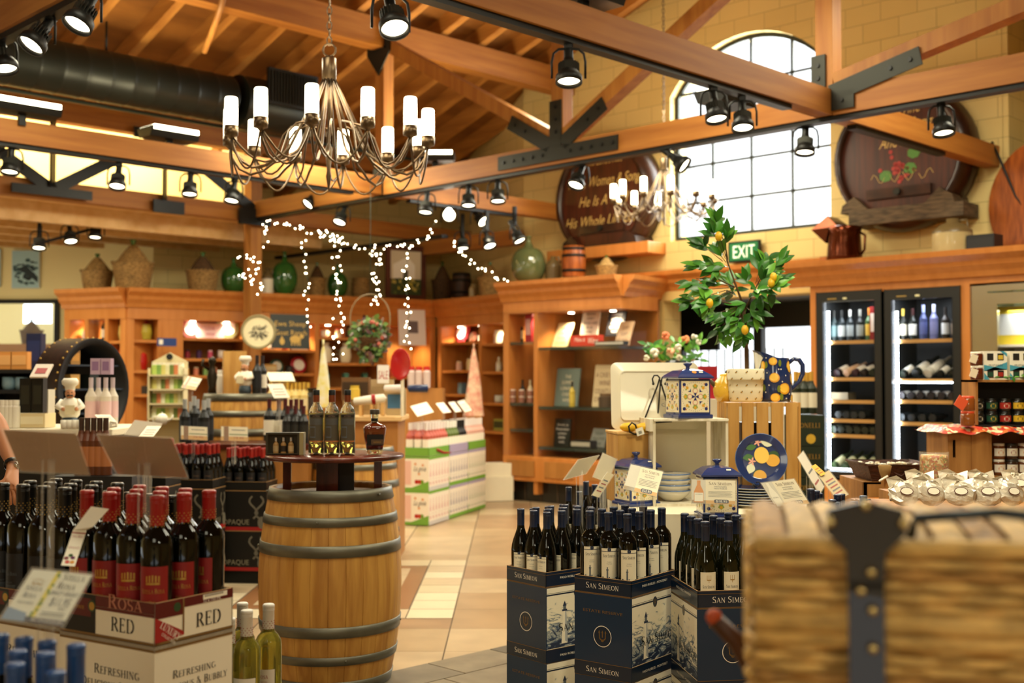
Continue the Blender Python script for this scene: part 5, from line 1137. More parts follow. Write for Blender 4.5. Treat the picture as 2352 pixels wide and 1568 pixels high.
# slatted pine crate
dpc = dz(1164, TZ_)+.12
q = P(1672, 1150, dpc); q2 = P(1832, 1150, dpc+.02); hP = zat(924, dpc)-TZ_; Wp = (q2-q).length
pc = thing('pine_crate', 'tall slatted pine crate carrying the lemon tree and pitcher', 'crate', (q.x, q.y, TZ_), D2(-3))
for i in range(5):
 x = Wp*(i*.205); MB().box(x, x+Wp*.165, 0, .014, .0, hP-.0, PINE).build('front_slat', pc, bevel=.002)
for i in range(3): MB().box(-.012, 0, .02+i*.1, .105+i*.1, 0, hP, PINE).build('side_slat', pc); MB().box(Wp, Wp+.012, .02+i*.1, .105+i*.1, 0, hP, PINE).build('side_slat', pc)
MB().box(0, Wp, .015, .33, hP-.02, hP-.004, PINEL).build('top_board', pc); MB().box(0, Wp, .015, .33, 0, .015, PINE).build('bottom_board', pc)
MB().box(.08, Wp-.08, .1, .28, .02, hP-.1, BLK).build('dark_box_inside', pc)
# left pine box
dlb = dz(1158, TZ_)
q = P(1420, 1158, dlb); q2 = P(1497, 1158, dlb); hL = zat(992, dlb)-TZ_
lb = thing('pine_box', 'pale pine wine box standing left of the white crate under the platter', 'box', (q.x, q.y, TZ_), D2(8))
MB().box(0, .17, 0, .26, 0, hL-.012, PINE).build('box_body', lb, bevel=.003); MB().box(-.004, .174, -.004, .264, hL-.012, hL, PINEL).build('box_top', lb, bevel=.002)
m = MB(); m.text('vino', .02, .13, hL*.45, M('burnt_brand', '7a3a18', .6), frame((-.0006, .26, 0), (0, -1, 0), (0, 0, 1)), 'sans'); m.build('brand_mark', lb)
# canisters
BLUEG = M('cobalt_glaze', '23366e', .12, coat=.6, spec=.7); CT = M('canister_cream', 'efe2bc', .2, coat=.4)
def pal(c): return M('glaze_'+c, c, .22, coat=.4)
def tile(m, w_, h, f):
 m.rect(-w_/2, 0, w_/2, h, CT, f); cx, cy = 0, h/2; s = min(w_, h)/2
 N_, Y_, G2, O_, P_ = pal('22306a'), pal('dda63c'), pal('93a850'), pal('d98a4a'), pal('dba38a')
 for a in (0, 90, 180, 270):
  c_, s_ = math.cos(D2(a)), math.sin(D2(a)); rp = lambda u, v: (cx+c_*u-s_*v, cy+s_*u+c_*v)
  m.poly([rp(.5*s, .08*s), rp(.72*s, .2*s), rp(.86*s, 0), rp(.72*s, -.2*s), rp(.5*s, -.08*s), rp(.56*s, 0)], G2, f, .0004); x, y = rp(.72*s, 0); m.disc(x, y, .1*s, Y_, f, .0006, 10)
  x, y = rp(.38*s, 0); m.disc(x, y, .2*s, P_, f, .0004, 14); m.disc(x, y, .13*s, CT, f, .0005, 12)
  m.poly([rp(0, 0), rp(.2*s, .1*s), rp(.27*s, .06*s), rp(.22*s, 0), rp(.27*s, -.06*s), rp(.2*s, -.1*s)], N_, f, .0008)
  c2, s2 = math.cos(D2(a+45)), math.sin(D2(a+45)); rq = lambda u, v: (cx+c2*u-s2*v, cy+s2*u+c2*v)
  m.poly([rq(.42*s, 0), rq(.62*s, .16*s), rq(.56*s, 0), rq(.62*s, -.16*s)], N_, f, .0005); x, y = rq(.82*s, 0); m.disc(x, y, .11*s, Y_, f, .0005, 10); x, y = rq(.8*s, .14*s); m.disc(x, y, .06*s, G2, f, .0004, 8); x, y = rq(1.12*s, 0); m.disc(x, y, .12*s, N_, f, .0004, 8)
  x, y = rq(1.06*s, .13*s); m.disc(x, y, .05*s, O_, f, .0006, 8)
 for i in range(40): a = 2*PI*i/40; m.disc(cx+.95*s*math.cos(a), cy+.95*s*math.sin(a), .022*s, N_, f, .0006, 6)
def canister(loc, yaw, s, label, dot=True):
 t = thing('tiled_canister', label, 'canister', loc, yaw, 'blue lidded patterned canisters'); w_, h = .16*s, .17*s
 def sq(prof, mat, nm):
  m = MB(); k = 16; vs = []
  for r, z in prof:
   for i in range(k):
    a = 2*PI*i/k+PI/4; c_, s_ = math.cos(a), math.sin(a); q_ = max(abs(c_), abs(s_))**.72; vs.append((r*c_/q_, r*s_/q_, z))
  n = len(prof); m.add(vs, [(j*k+i, j*k+(i+1) % k, (j+1)*k+(i+1) % k, (j+1)*k+i) for j in range(n-1) for i in range(k)]+[tuple(range((n-1)*k, n*k))], mat, smooth=False); m.build(nm, t)
 MB().box(-w_/2, w_/2, -w_/2, w_/2, .018*s, .018*s+h, BLUEG).build('body', t, bevel=.004)
 m = MB(); m.box(-w_*.56, w_*.56, -w_*.56, w_*.56, 0, .02*s, BLUEG); m.build('foot', t, bevel=.005)
 for i in range(4):
  a = i*PI/2; fm = RZ(a) @ frame((0, -w_/2-.0008, .03*s), (1, 0, 0), (0, 0, 1)); m = MB(); tile(m, w_*.9, h*.93-.01, fm); m.build('tile_face', t)
 z0 = h+.02*s; m = MB()
 pr = [(w_*.58, z0), (w_*.58, z0+.008*s), (w_*.5, z0+.02*s), (w_*.34, z0+.038*s), (w_*.1, z0+.046*s)]
 vs = []
 for r, z in pr:
  for (x, y) in ((-1, -1), (0, -1), (1, -1), (1, 0), (1, 1), (0, 1), (-1, 1), (-1, 0)): vs.append((x*r, y*r, z))
 m.add(vs, [(j*8+i, j*8+(i+1) % 8, (j+1)*8+(i+1) % 8, (j+1)*8+i) for j in range(4) for i in range(8)]+[tuple(range(32, 40))], BLUEG)
 if dot: m.disc(0, 0, .012, M('orange_sticker', 'e08a28', .5), frame((0, -w_*.44, z0+.029*s), (1, 0, 0), (0, .75, .65)), .0015, 14, ry=.009)
 m.rect(.025, -.004, .045, .004, PAPER, frame((0, -w_*.44, z0+.029*s), (1, 0, 0), (0, .75, .65)), .0015)
 m.build('lid', t)
 MB().lathe([(.012*s, z0+.044*s), (.009*s, z0+.055*s), (.022*s, z0+.068*s), (.02*s, z0+.074*s), (.001, z0+.076*s)], BLUEG, 16).build('lid_knob', t)
 return t
q = P(1580, 957, dwc+.12); canister((q.x, q.y, TZ_+hC), D2(17), 1.0, 'patterned canister standing on top of the white crate')
dd = dz(1160, TZ_); q = P(1462, 1160, dd); canister((q.x, q.y+.02, TZ_), D2(25), .95, 'patterned canister on the cloth at left behind the leaning price card', False)
dd = dz(1190, TZ_); q = P(1652, 1188, dd); canister((q.x, q.y+.05, TZ_), D2(3), .95, 'patterned canister half hidden behind the upright price card', False)
# platter on an easel
pd = dlb+.16; q = P(1508, 985, pd)
pt = thing('platter', 'big cream rectangular platter seen from the back, propped on an easel', 'platter', (q.x, q.y, q.z), D2(4))
def rrect(w_, h, r, n=6): return [(sx*(w_/2-r)+r*math.cos(a0+PI/2*i/n), h/2+sy*(h/2-r)+r*math.sin(a0+PI/2*i/n)) for sx, sy, a0 in ((1, -1, -PI/2), (1, 1, 0), (-1, 1, PI/2), (-1, -1, PI)) for i in range(n+1)]
wp_, hp_ = 205/F*pd, 155/F*pd; fm = frame((0, 0, 0), (1, 0, 0), (0, .12, .99))
m = MB(fm)
def ringb(m, a, za, b, zb, mat): n = len(a); m.add([(p[0], p[1], za) for p in a]+[(p[0], p[1], zb) for p in b], [(i, (i+1) % n, n+(i+1) % n, n+i) for i in range(n)], mat, smooth=False)
A_ = rrect(wp_, hp_, .03); B_ = [(p[0]*.8, hp_/2+(p[1]-hp_/2)*.74) for p in A_]; C_2 = [(p[0]*.97, hp_/2+(p[1]-hp_/2)*.96) for p in B_]; D_ = [(p[0]*.99, hp_/2+(p[1]-hp_/2)*.98) for p in A_]
ringb(m, A_, -.02, A_, -.014, CREAM); ringb(m, A_, -.014, B_, .0, CREAM); ringb(m, B_, 0, B_, .007, CREAM); ringb(m, B_, .007, C_2, .007, CREAM); ringb(m, C_2, .007, C_2, .001, CREAM); m.poly(C_2, CREAM, z=.001); ringb(m, A_, -.02, B_, -.006, CREAM); m.poly(B_, CREAM, z=-.006)
m.build('dish', pt)
m = MB(fm); m.disc(.05, hp_*.36, .022, GREY, None, .0016, 20, ry=.01); m.disc(.05, hp_*.36, .02, CREAM, None, .0018, 20, ry=.0085); m.stroke(.001, [(.03, hp_*.44), (.075, hp_*.44)], GREY, z=.0016); m.text('MADE', .005, .05, hp_*.35, GREY, None, 'sans', .002); m.build('maker_stamp', pt)
IRON = M('wrought_iron', '1c1712', .5)
ea = thing('plate_easel', 'black wrought iron easel with scrolled feet before the platter', 'easel', (q.x, q.y-.05, TZ_+hL), D2(4))
zt2 = zat(865, pd)-TZ_-hL
m = MB(); pk = lambda px, py, y=-.0: Vector(((px-1508)/F*pd, y, zat(py, pd)-TZ_-hL))
m.tube([pk(1472, 970, -.03), pk(1490, 930), pk(1508, 885), pk(1513, 868), pk(1508, 862), pk(1500, 862), pk(1496, 870), pk(1498, 880)], .0042, IRON, 6)
m.tube([pk(1540, 965, -.0), pk(1528, 920), pk(1516, 880), pk(1518, 868), pk(1524, 862), pk(1531, 866), pk(1530, 876), pk(1526, 880)], .0042, IRON, 6)
m.tube([pk(1515, 872, .0), pk(1514, 960, .07)], .004, IRON, 6)
m.tube([pk(1472, 970, -.03), pk(1540, 967, -.0)], .004, IRON, 6); m.ball(pk(1498, 881), .007, IRON, 8); m.ball(pk(1526, 881), .007, IRON, 8)
m.tube([pk(1472, 970, -.03), pk(1462, 990, -.07), pk(1447, 994, -.1), pk(1434, 988, -.12), pk(1431, 975, -.13), pk(1438, 967, -.13), pk(1446, 972, -.13), pk(1448, 980, -.13)], .0045, IRON, 6)
m.build('frame', ea)
m = MB(frame(pk(1452, 998, -.11), (1, -.1, .35), (-.3, .0, 1))); m.rect(0, 0, .034, .034, PAPER); m.rect(0, 0, .034, .034, PAPER, None, .0005)
for i in range(7): m.rect(.01+.0022*i, .006, .0112+.0022*i, .02, BLACKC, None, .001)
m.build('price_tag', ea)
LEM = M('lemon_skin', 'e9b624', .4, noise=.06, nscale=60, bump=.1)
for (px, w_, lb_) in ((1443, 42, 'yellow ceramic squash under the easel scroll at left'), (1480, 44, 'yellow ceramic squash lying against the white crate')):
 q = P(px, 985, dlb+.06); m = MB(); m.ball((0, 0, .022), (.045, .03, .023), LEM, 14); o = m.build('yellow_squash', loc=(q.x, q.y-.03, TZ_+hL)); tag(o, lb_, 'squash')
# bowls and plates
PORC = M('porcelain', 'ece6d6', .15, coat=.6); BRIM = M('blue_rim', '4a6a9a', .2, coat=.5)
dbw = dz(1161, TZ_)-.0; q0_ = P(1552, 1161, dbw+.0); q0_.y += .0
for i in range(4):
 z = TZ_+.012+.0*i+.026*i; r = .088
 t = thing('pasta_bowl', 'white bowl with blue rim in the stack of four, %s' % ('lowest', 'second from bottom', 'third from bottom', 'topmost, painted with leaves')[i], 'bowl', (q0_.x, q0_.y+.11, z), 0, 'stack of white bowls')
 MB().lathe([(.001, .004), (.04, .0), (.045, .004), (.075, .03), (r, .052), (r-.003, .055), (.07, .034), (.04, .012), (.001, .01)], PORC, 28).build('bowl_body', t)
 m = MB(); m.lathe([(r+.0005, .05), (r+.0005, .056), (r-.003, .056)], BRIM, 28)
 if i == 3:
  rg = random.Random(1)
  for k in range(22): a = PI*.1+PI*.8*k/22; rr3 = .078; fmx = frame((rr3*math.cos(a), rr3*math.sin(a), .046), (-math.sin(a), math.cos(a), 0), (math.cos(a)*.6, math.sin(a)*.6, .8)); m.disc(0, 0, .006, pal(rg.choice(['3a5aa0', '6a8a3a', 'd8a83a'])), fmx, .002, 8, ry=.011)
 m.build('rim', t)
DPB = M('plate_blue', '243462', .15, coat=.6)
dpl = dz(1170, TZ_); q1_ = P(1745, 1168, dpl)
for i in range(7):
 t = MB(); t.lathe([(.001, .003), (.07, .0), (.075, .003), (.118, .014), (.12, .0165), (.117, .018), (.07, .006), (.001, .006)], None, 36, mats=[PORC]*4+[BRIM]+[DPB]*3)
 o = t.build('dinner_plate', loc=(q1_.x, q1_.y+.12, TZ_+.001+.0125*i)); tag(o, 'dinner plate in the stack under the lemon plate, %s counted from below' % ORD[i], 'plate', 'stack of blue plates')
zp = TZ_+.0125*6+.02; pd2 = q1_.y+.09; q = P(1748, 1142, pd2)
lp = thing('lemon_plate', 'round cobalt plate painted with lemons, propped upright on the stack', 'plate', (q.x, pd2, zp+.005), 0)
rp_ = 60/F*pd2; fm = frame((0, 0, rp_), (1, 0, 0), (0, .2, .98))
m = MB(fm); m.lathe([(.001, .0), (rp_*.68, .0), (rp_*.75, .006), (rp_*.98, .014), (rp_, .012), (rp_*.97, .004), (rp_*.6, -.01), (.001, -.01)], None, 44, mats=[DPB]*3+[BRIM]*2+[PORC]*2); m.build('dish', lp)
m = MB(fm @ TR(0, 0, .003)); s = rp_/60
pp = lambda x, y: ((x-1748)*s, (1080-y)*s)
G3, G4, LY, LD, PK = pal('3e6a2c'), pal('2e4f24'), pal('eec352'), pal('dca436'), pal('e8a890')
def leafp(cx, cy, L_, w_, a, mat, z=0):
 c_, s_ = math.cos(D2(a)), math.sin(D2(a)); pts = [(L_*(i/6-.5), w_*math.sin(PI*i/6)) for i in range(7)]+[(L_*(.5-i/6), -w_*math.sin(PI*i/6)) for i in range(1, 6)]
 x0, y0 = pp(cx, cy); m.poly([(x0+(c_*u-s_*v)*s, y0+(s_*u+c_*v)*s) for u, v in pts], mat, None, z)
leafp(1727, 1052, 26, 7, 15, G3, .0002); leafp(1780, 1068, 30, 8, -15, G4, .0002); leafp(1719, 1075, 26, 8, 10, G3, .0002); leafp(1765, 1040, 34, 11, -5, pal('dfe0c0'), .0004); leafp(1724, 1100, 26, 10, 70, pal('dfe0c0'), .0002); leafp(1752, 1030, 12, 3, 60, G3, .0004); leafp(1737, 1110, 24, 6, 40, G4, .0001)
for (x, y, r, ry, c_) in ((1775, 1082, 16, 14, LD), (1750, 1070, 17, 19, LY), (1744, 1118, 15, 14, LD)): x0, y0 = pp(x, y); m.disc(x0, y0, r*s, c_, None, .0006 if c_ is LY else .0005, 20, ry=ry*s)
for (x, y) in ((1742, 1040), (1727, 1084)):
 for k in range(5): leafp(x+5*math.cos(k*1.26), y+5*math.sin(k*1.26), 11, 2, -k*72, PK, .0008+.00005*k)
m.build('lemon_painting', lp)
m = MB(); k2 = lambda px, py, y: Vector(((px-1748)/F*pd2, y, zat(py, pd2)-lp.location.z))
for sx in (-1, 1):
 c0_ = 1735 if sx < 0 else 1760
 m.tube([k2(c0_+sx*(10*math.cos(a)*(1-.09*i)), 1108+9*math.sin(a)*(1-.09*i), -.05) for i, a in enumerate([j*.75 for j in range(9)])], .003, IRON, 6)
 m.tube([k2(c0_+sx*10, 1108, -.05), k2(c0_+sx*14, 1126, -.05), k2(c0_+sx*2, 1136, -.03), k2(c0_, 1138, .04), k2(1748, 1060, .05)], .003, IRON, 6)
o = m.build('plate_stand', loc=lp.location); tag(o, 'small wrought iron scroll stand holding the lemon plate', 'stand')
# pitcher, teapot, lemon tree on the pine crate
zc = TZ_+hP; dpt = dpc+.2
PBL = M('pitcher_blue', '1d2f5c', .12, coat=.7); q = P(1778, 922, dpt)
pi_ = thing('lemon_pitcher', 'tall navy pitcher painted with lemon slices, looped handle at right', 'pitcher', (q.x, q.y, zc), 0); s = dpt/F
prof = [(.001, 0), (36*s, 0), (38*s, 8*s), (41*s, 35*s), (40*s, 60*s), (36*s, 85*s), (34*s, 100*s)]
m = MB(); m.lathe(prof, PBL, 30)
n = 30; top = []; bot = [(34*s*math.cos(2*PI*i/n), 34*s*math.sin(2*PI*i/n), 100*s) for i in range(n)]
for i in range(n):
 a = 2*PI*i/n; k = max(0, -math.cos(a)); r = 35*s+k**2*16*s; top.append((r*math.cos(a)+0, 34*s*math.sin(a)*(1-.3*k**2), (100-4*math.cos(a)+14*k)*s-.0))
m.add(bot+top, [(i, (i+1) % n, n+(i+1) % n, n+i) for i in range(n)], PBL, smooth=True)
inn = [(x*.94, y*.94, z-.001) for x, y, z in top]; low = [(x*.8, y*.8, 60*s) for x, y, z in top]
m.add(top+inn, [(i, (i+1) % n, n+(i+1) % n, n+i) for i in range(n)], PORC); m.add(inn+low, [(i, (i+1) % n, n+(i+1) % n, n+i) for i in range(n)]+[tuple(range(n, 2*n))], PORC)
m.build('body', pi_)
m = MB(); m.tube([(33*s, 0, 88*s), (45*s, 0, 98*s), (58*s, 0, 96*s), (66*s, 0, 84*s), (66*s, 0, 64*s), (58*s, 0, 46*s), (46*s, 0, 34*s), (38*s, 0, 26*s)], [5*s, 5*s, 5.5*s, 5.5*s, 5.5*s, 5*s, 4.5*s, 4*s], PBL, 10); m.build('handle', pi_)
m = MB()
def blob(x, y, r, mat, ry=None, k=0):   # flat painted shape wrapped on the pitcher, x and y in px about the centre base
 for (rr_s, mt, e) in ((r, mat, .0008+k),):
  n = 14; vs = []
  for i in range(n): a = 2*PI*i/n; vs.append(((x+rr_s*math.cos(a)), (y+(ry or rr_s)*math.sin(a))))
  vs = [(41.6*s*math.sin(u/41)*(.86 if v > 78 else 1-.1*max(0, v-40)/40)+0, -41.6*s*math.cos(u/41)*(1 if v < 50 else 1-.0022*(v-50))-e, v*s) for u, v in vs]; m.add(vs, [tuple(range(n))], mt)
SLI, SLO = pal('f0c04a'), pal('e0a02c')
for (x, y, r, ry) in ((-12, 92, 11, 9), (-40, 80, 8, 13), (36, 80, 9, 13), (-8, 55, 12, 11), (44, 52, 8, 13), (-46, 40, 9, 10), (16, 30, 14, 13), (-6, 10, 11, 10), (44, 8, 9, 9), (-44, 12, 9, 8)): blob(x, y, r, SLO, ry); blob(x-1, y+1, r*.8, SLI, ry*.8, .0006)
for (x, y) in ((-30, 84), (2, 30), (-32, 32), (6, 88), (8, 12)): blob(x, y, 4, pal('6f7c2c'), 8, .0003)
for (x, y) in ((8, 74), (-26, 66), (20, 60), (2, 74), (-20, 38), (30, 18), (-28, 22), (34, 100), (20, 8), (-30, 100), (10, 46)): blob(x, y, 1.6, PORC, None, .0004)
m.build('lemon_decor', pi_)
YT = M('yellow_glaze', 'e3b43a', .15, coat=.6); q = P(1668, 920, dpt)
te = thing('yellow_teapot', 'yellow lemon shaped teapot with brown twig spout behind the bee pot', 'teapot', (q.x, q.y, zc), 0)
m = MB(); m.lathe([(.001, 0), (20*s, 0), (28*s, 14*s), (30*s, 28*s), (26*s, 46*s), (16*s, 58*s), (15*s, 62*s), (.001, 66*s)], YT, 24); m.build('body', te)
m = MB(); m.tube([(-22*s, 0, 34*s), (-31*s, 0, 42*s), (-37*s, 0, 50*s)], [6*s, 5*s, 3.5*s], M('twig_brown', '4a3a1c', .5), 10); m.build('spout', te)
MB().tube([(0, 0, 64*s), (2*s, 0, 70*s), (8*s, 0, 70*s)], 3*s, M('twig_brown', '4a3a1c', .5), 8).build('lid_stalk', te)
dtr = dpc+.12; q = P(1713, 926, dtr)
tr = thing('lemon_tree', 'small artificial lemon tree in a cream bee print cloth pot', 'plant', (q.x, q.y, zc), 0); s = dtr/F
POTF = M('bee_cloth', 'e9dfc0', .8, bump=.3, nscale=14); m = MB()
m.lathe([(.001, 0), (34*s, 0), (37*s, 5*s), (39*s, 30*s), (39.5*s, 50*s), (42*s, 50.5*s), (42.2*s, 53*s), (42.2*s, 74*s), (41*s, 76*s), (39*s, 75*s), (38*s, 66*s), (.001, 64*s)], POTF, 30)
for j in range(5):
 for i in range(11):
  a = 2*PI*(i+.5*(j % 2))/11; z = (8+15*j)*s; r = (38+.5*j if j < 3 else 42.4)*s+.0008; f = frame((r*math.cos(a), r*math.sin(a), z), (-math.sin(a), math.cos(a), 0), (0, 0, 1)); m.disc(0, 0, 2.4*s, pal('c9952a'), f, 0, 8, ry=1.6*s); m.disc(1.5*s, 1.8*s, 1.3*s, BLACKC, f, .0004, 6); m.disc(-1.6*s, -1.2*s, 1.1*s, BLACKC, f, .0004, 6)
m.build('pot', tr)
BARK = M('bark', '5a4024', .8, noise=.3, nscale=30, bump=.4)
tp = lambda px, py, y=0: Vector(((px-1713)/F*dtr, y, zat(py, dtr)-zc))
m = MB(); m.tube([tp(1716, 866), tp(1715, 800), tp(1712, 740), tp(1708, 700)], [.011, .01, .009, .007], BARK, 8)
CLU = [(1645, 510), (1632, 535), (1660, 545), (1612, 560), (1650, 572), (1605, 610), (1630, 615), (1650, 618), (1592, 650), (1612, 668), (1640, 650), (1672, 645), (1588, 690), (1615, 700), (1645, 690), (1690, 672), (1715, 640), (1752, 612), (1772, 592), (1795, 598), (1780, 625), (1755, 640), (1790, 648), (1730, 670), (1770, 665), (1745, 690), (1700, 705), (1640, 722), (1665, 730), (1690, 745), (1712, 742), (1735, 722), (1655, 760), (1672, 770), (1700, 772), (1720, 760)]
rg = random.Random(11); hub = [tp(1708, 700), tp(1690, 660), tp(1735, 660), tp(1675, 610)]
m.tube([tp(1708, 700), tp(1692, 655), tp(1672, 600), tp(1668, 560), tp(1650, 520)], [.006, .005, .004, .003, .002], BARK, 6)
m.tube([tp(1710, 715), tp(1728, 680), tp(1748, 640), tp(1775, 610)], [.006, .004, .003, .002], BARK, 6)
m.tube([tp(1712, 740), tp(1690, 700), tp(1650, 690), tp(1612, 700)], [.005, .004, .003, .002], BARK, 6); m.tube([tp(1690, 660), tp(1650, 640), tp(1600, 640)], [.004, .003, .002], BARK, 6)
m.tube([tp(1715, 790), tp(1695, 765), tp(1665, 755)], [.004, .003, .002], BARK, 6)
LF = MB(); LG = [M('leaf_%d' % i, c, .38, spec=.5, coat=.15) for i, c in enumerate(['448626', '33701f', '66a434', '2a5c1c'])]
def leaf(LFm, p, d, L_, w_, mat, nrm):
 d = d.normalized(); x = d.cross(nrm).normalized()*w_; u = x.cross(d).normalized()
 rows = [(0, .08), (.2, .6), (.42, 1), (.65, .85), (.85, .4), (1, .02)]
 vs = []
 for t_, k in rows: c_ = p+d*L_*t_-u*(L_*.18*t_*t_); vs += [c_-x*k+u*w_*.25*k, c_, c_+x*k+u*w_*.25*k]
 fs = []
 for i in range(len(rows)-1): a = i*3; fs += [(a, a+1, a+4, a+3), (a+1, a+2, a+5, a+4)]
 LFm.add(vs, fs, mat, smooth=True)
for (px, py) in CLU:
 dy = rg.uniform(-.12, .12); c_ = tp(px, py, dy); h = min(hub, key=lambda v: (v-c_).length); out = (c_-h).normalized() if (c_-h).length > .02 else Vector((0, 0, 1))
 m.tube([h.lerp(c_, .2), c_], [.002, .001], BARK, 4)
 for k in range(8):
  dr = (out*1.1+Vector((rg.uniform(-1, 1), rg.uniform(-1, 1), rg.uniform(-.5, .9)))).normalized()
  leaf(LF, c_+dr*.005-out*rg.uniform(0, .05), dr, rg.uniform(.068, .1), rg.uniform(.016, .022), rg.choice(LG), Vector((rg.uniform(-.5, .5), -1, .7)).normalized())
m.build('trunk', tr); LF.build('foliage', tr)
for (px, py) in ((1642, 550), (1621, 700), (1765, 642), (1700, 760), (1760, 655)):
 c_ = tp(px, py, -.13); m = MB(); m.ball((0, 0, 0), (.018, .018, .024), LEM, 12); m.build('lemon', tr).location = c_
# ------------------------------------------------------------ price cards on acrylic stems
def card(name, BL, BR, TL, d, label, draw, stem=None, acrylic=True, group=None, thick=.003):
 """d: depths of BL, BR, TL"""
 a, b, c_ = P(*BL, d[0]), P(*BR, d[1]), P(*TL, d[2]); t = thing(name, label, 'price card', a, 0, group)
 x = b-a; y = c_-a; W = x.length; Hh = y.length; f = frame((0, 0, 0), x/W, y/Hh)
 m = MB(f)
 if acrylic: m.prism([(-.003, -.003), (W+.003, -.003), (W+.003, Hh+.003), (-.003, Hh+.003)], -.003, .0035, ACR); m.build('acrylic_sleeve', t)
 m = MB(f); draw(m, W, Hh); m.build('card', t)
 c2_ = (x+y*.9)*.5
 if stem:
  m = MB(); base = Vector((c2_.x, c2_.y+.02, c2_.z-.01)); L_ = stem; m.tube([base, base+Vector((0, .0, -L_))], .009, ACR, 8); m.tube([base+Vector((-.02, 0, 0)), base+Vector((-.02, 0, -L_))], .003, ACR, 6); m.build('stem', t)
 return t
INK = M('ink_black', '141414', .5); TAN = M('card_tan', 'd8a860', .6); CARDC = M('card_cream', 'f0e6c8', .6); ORG = M('card_orange', 'd88a34', .5)
def d_ss(price, var, bot):
 def f(m, W, Hh):
  m.rect(0, 0, W, Hh, CARDC); m.rect(0, 0, W, Hh*.14, TAN, None, .0004); m.rect(0, 0, W*.32, Hh, M('card_grey', 'd8d2c0', .6), None, .0004)
  if bot: x = W*.16; m.poly([(x-W*.11, .004), (x+W*.11, .004), (x+W*.11, Hh*.5), (x+W*.04, Hh*.78), (x+W*.04, Hh*.97), (x-W*.04, Hh*.97), (x-W*.04, Hh*.78), (x-W*.11, Hh*.5)], bot, None, .0008); m.rect(x-W*.1, Hh*.08, x+W*.1, Hh*.45, PAPER, None, .0012); m.text('San Simeon', Hh*.05, x, Hh*.36, GREY, None, 'smallcaps', .0015, width=W*.16)
  m.text('San Simeon', Hh*.13, W*.66, Hh*.8, M('brown_ink', '5c4630', .6), None, 'smallcaps', .0008, width=W*.54)
  m.text(var, Hh*.05, W*.66, Hh*.7, GREY, None, 'sans', .0008, width=W*.3); m.text('PASO ROBLES', Hh*.05, W*.66, Hh*.62, GREY, None, 'sans', .0008, width=W*.3)
  for i in range(5): m.rect(W*.38, Hh*(.3+.055*i), W*(.93-.03*(i % 2)), Hh*(.312+.055*i), GREY, None, .0008)
  m.poly([(p[0]+W*.68, p[1]-Hh*.02+Hh*.05) for p in rrect(W*.34, Hh*.15, Hh*.06)], DKB, None, .001); m.text(price, Hh*.1, W*.68, Hh*.06, WHT, None, 'sans', .0014, width=W*.26)
 return f
def d_blank(c, lines=0):
 def f(m, W, Hh):
  m.rect(0, 0, W, Hh, M('card_'+c, c, .5))
  for i in range(lines): m.rect(W*.15, Hh*(.2+.6*i/max(1, lines)), W*.85, Hh*(.2+.6*i/max(1, lines)+.05), GREY if i % 2 else REDC, None, .0006)
 return f
card('price_card', (1432, 1122), (1507, 1140), (1449, 1066), (4.6, 4.55, 4.68), 'pale price card reading 22.95 leaning before the left canister', d_ss('$22.95', 'PETITE SIRAH', None), .25, group='wine price cards on stems')
card('price_card', (1589, 1155), (1689, 1158), (1589, 1101), (4.85, 4.85, 4.88), 'upright price card with orange bottle picture reading 18.95', d_ss('$18.95', 'VIOGNIER', ORG), .3, group='wine price cards on stems')
card('price_card', (1783, 1166), (1859, 1156), (1748, 1109), (4.7, 4.72, 4.73), 'tilted price card reading 18.95 before the plate stack', d_ss('$18.95', 'SAUVIGNON BLANC', PAPER), .25, group='wine price cards on stems')
card('card_holder', (1295, 1101), (1345, 1088), (1328, 1056), (5.0, 5.25, 5.1), 'clear card holder seen edge on above the left navy bottles', d_blank('e6dcc0', 0), .35)
card('card_holder', (1362, 1095), (1395, 1108), (1385, 1040), (5.3, 5.45, 5.4), 'clear card holder behind the pine box left edge', d_blank('e2d8bc', 0), .3)
card('narrow_card', (1360, 1137), (1375, 1142), (1395, 1084), (4.85, 4.9, 5.0), 'narrow slanting price card left of the pine box', d_blank('eadcb4', 4), .28)
card('card_holder', (1882, 1135), (1893, 1117), (1832, 1050), (5.2, 5.4, 5.3), 'clear card holder slanting right of the plate stack', d_blank('e6dcc8', 2), .3)
card('price_card', (1925, 1150), (1948, 1135), (1880, 1093), (5.0, 5.15, 5.1), 'small beige price card slanting above the hamper', d_blank('cdb98e', 5), .3)
card('yellow_tag', (1886, 1093), (1897, 1087), (1862, 1071), (5.1, 5.15, 5.15), 'yellow price tag above the small beige card', d_blank('d8aa34', 3), None, False)
# ============================================================ WINE FRIDGES (right wall)
f0 = R(10.4, dA(1862, 10.4)*(1-(1862-CX)/F)/math.sqrt(2)); f1 = R(10.4, 2.2)
fr = Cab.__new__(Cab); fr.o, fr.L, fr.a = line_frame(f0, f1)
fx = lambda px, y=0: fr.x_at(px, y)
fz = lambda px, py, y=0: fr.z_at(px, py, y)
ft = thing('fridge_surround', 'honey wood surround with crown moulding framing the wine fridges', 'cabinet', fr.o, fr.a)
ztop = fz(2100, 586); zh = fz(2040, 668); xr = fx(2229); x_l, x_m, x_r = fx(1878), fx(2031), fx(2209)
MB().box(0, x_l, 0, .75, 0, zh, CABW).build('left_stile', ft); MB().box(x_r, xr, 0, .75, 0, zh, CABW).build('right_stile', ft)
MB().box(0, xr, 0, .75, zh, ztop-.24, CABW).build('header', ft); MB().box(xr, fr.L, 0, .75, ztop-.3, ztop-.24, CABW).build('header_extension', ft)
m = MB(); crown(m, (-.22, 0), (fr.L, 0), ztop-.24, CABW, 1.0); m.box(-.15, fr.L, 0, .75, ztop-.04, ztop, CABW); m.build('crown', ft)
zb = fz(1960, 1098); MB().box(x_l, x_r, .0, .7, 0, zb-.03, CABW).build('lower_panel', ft)
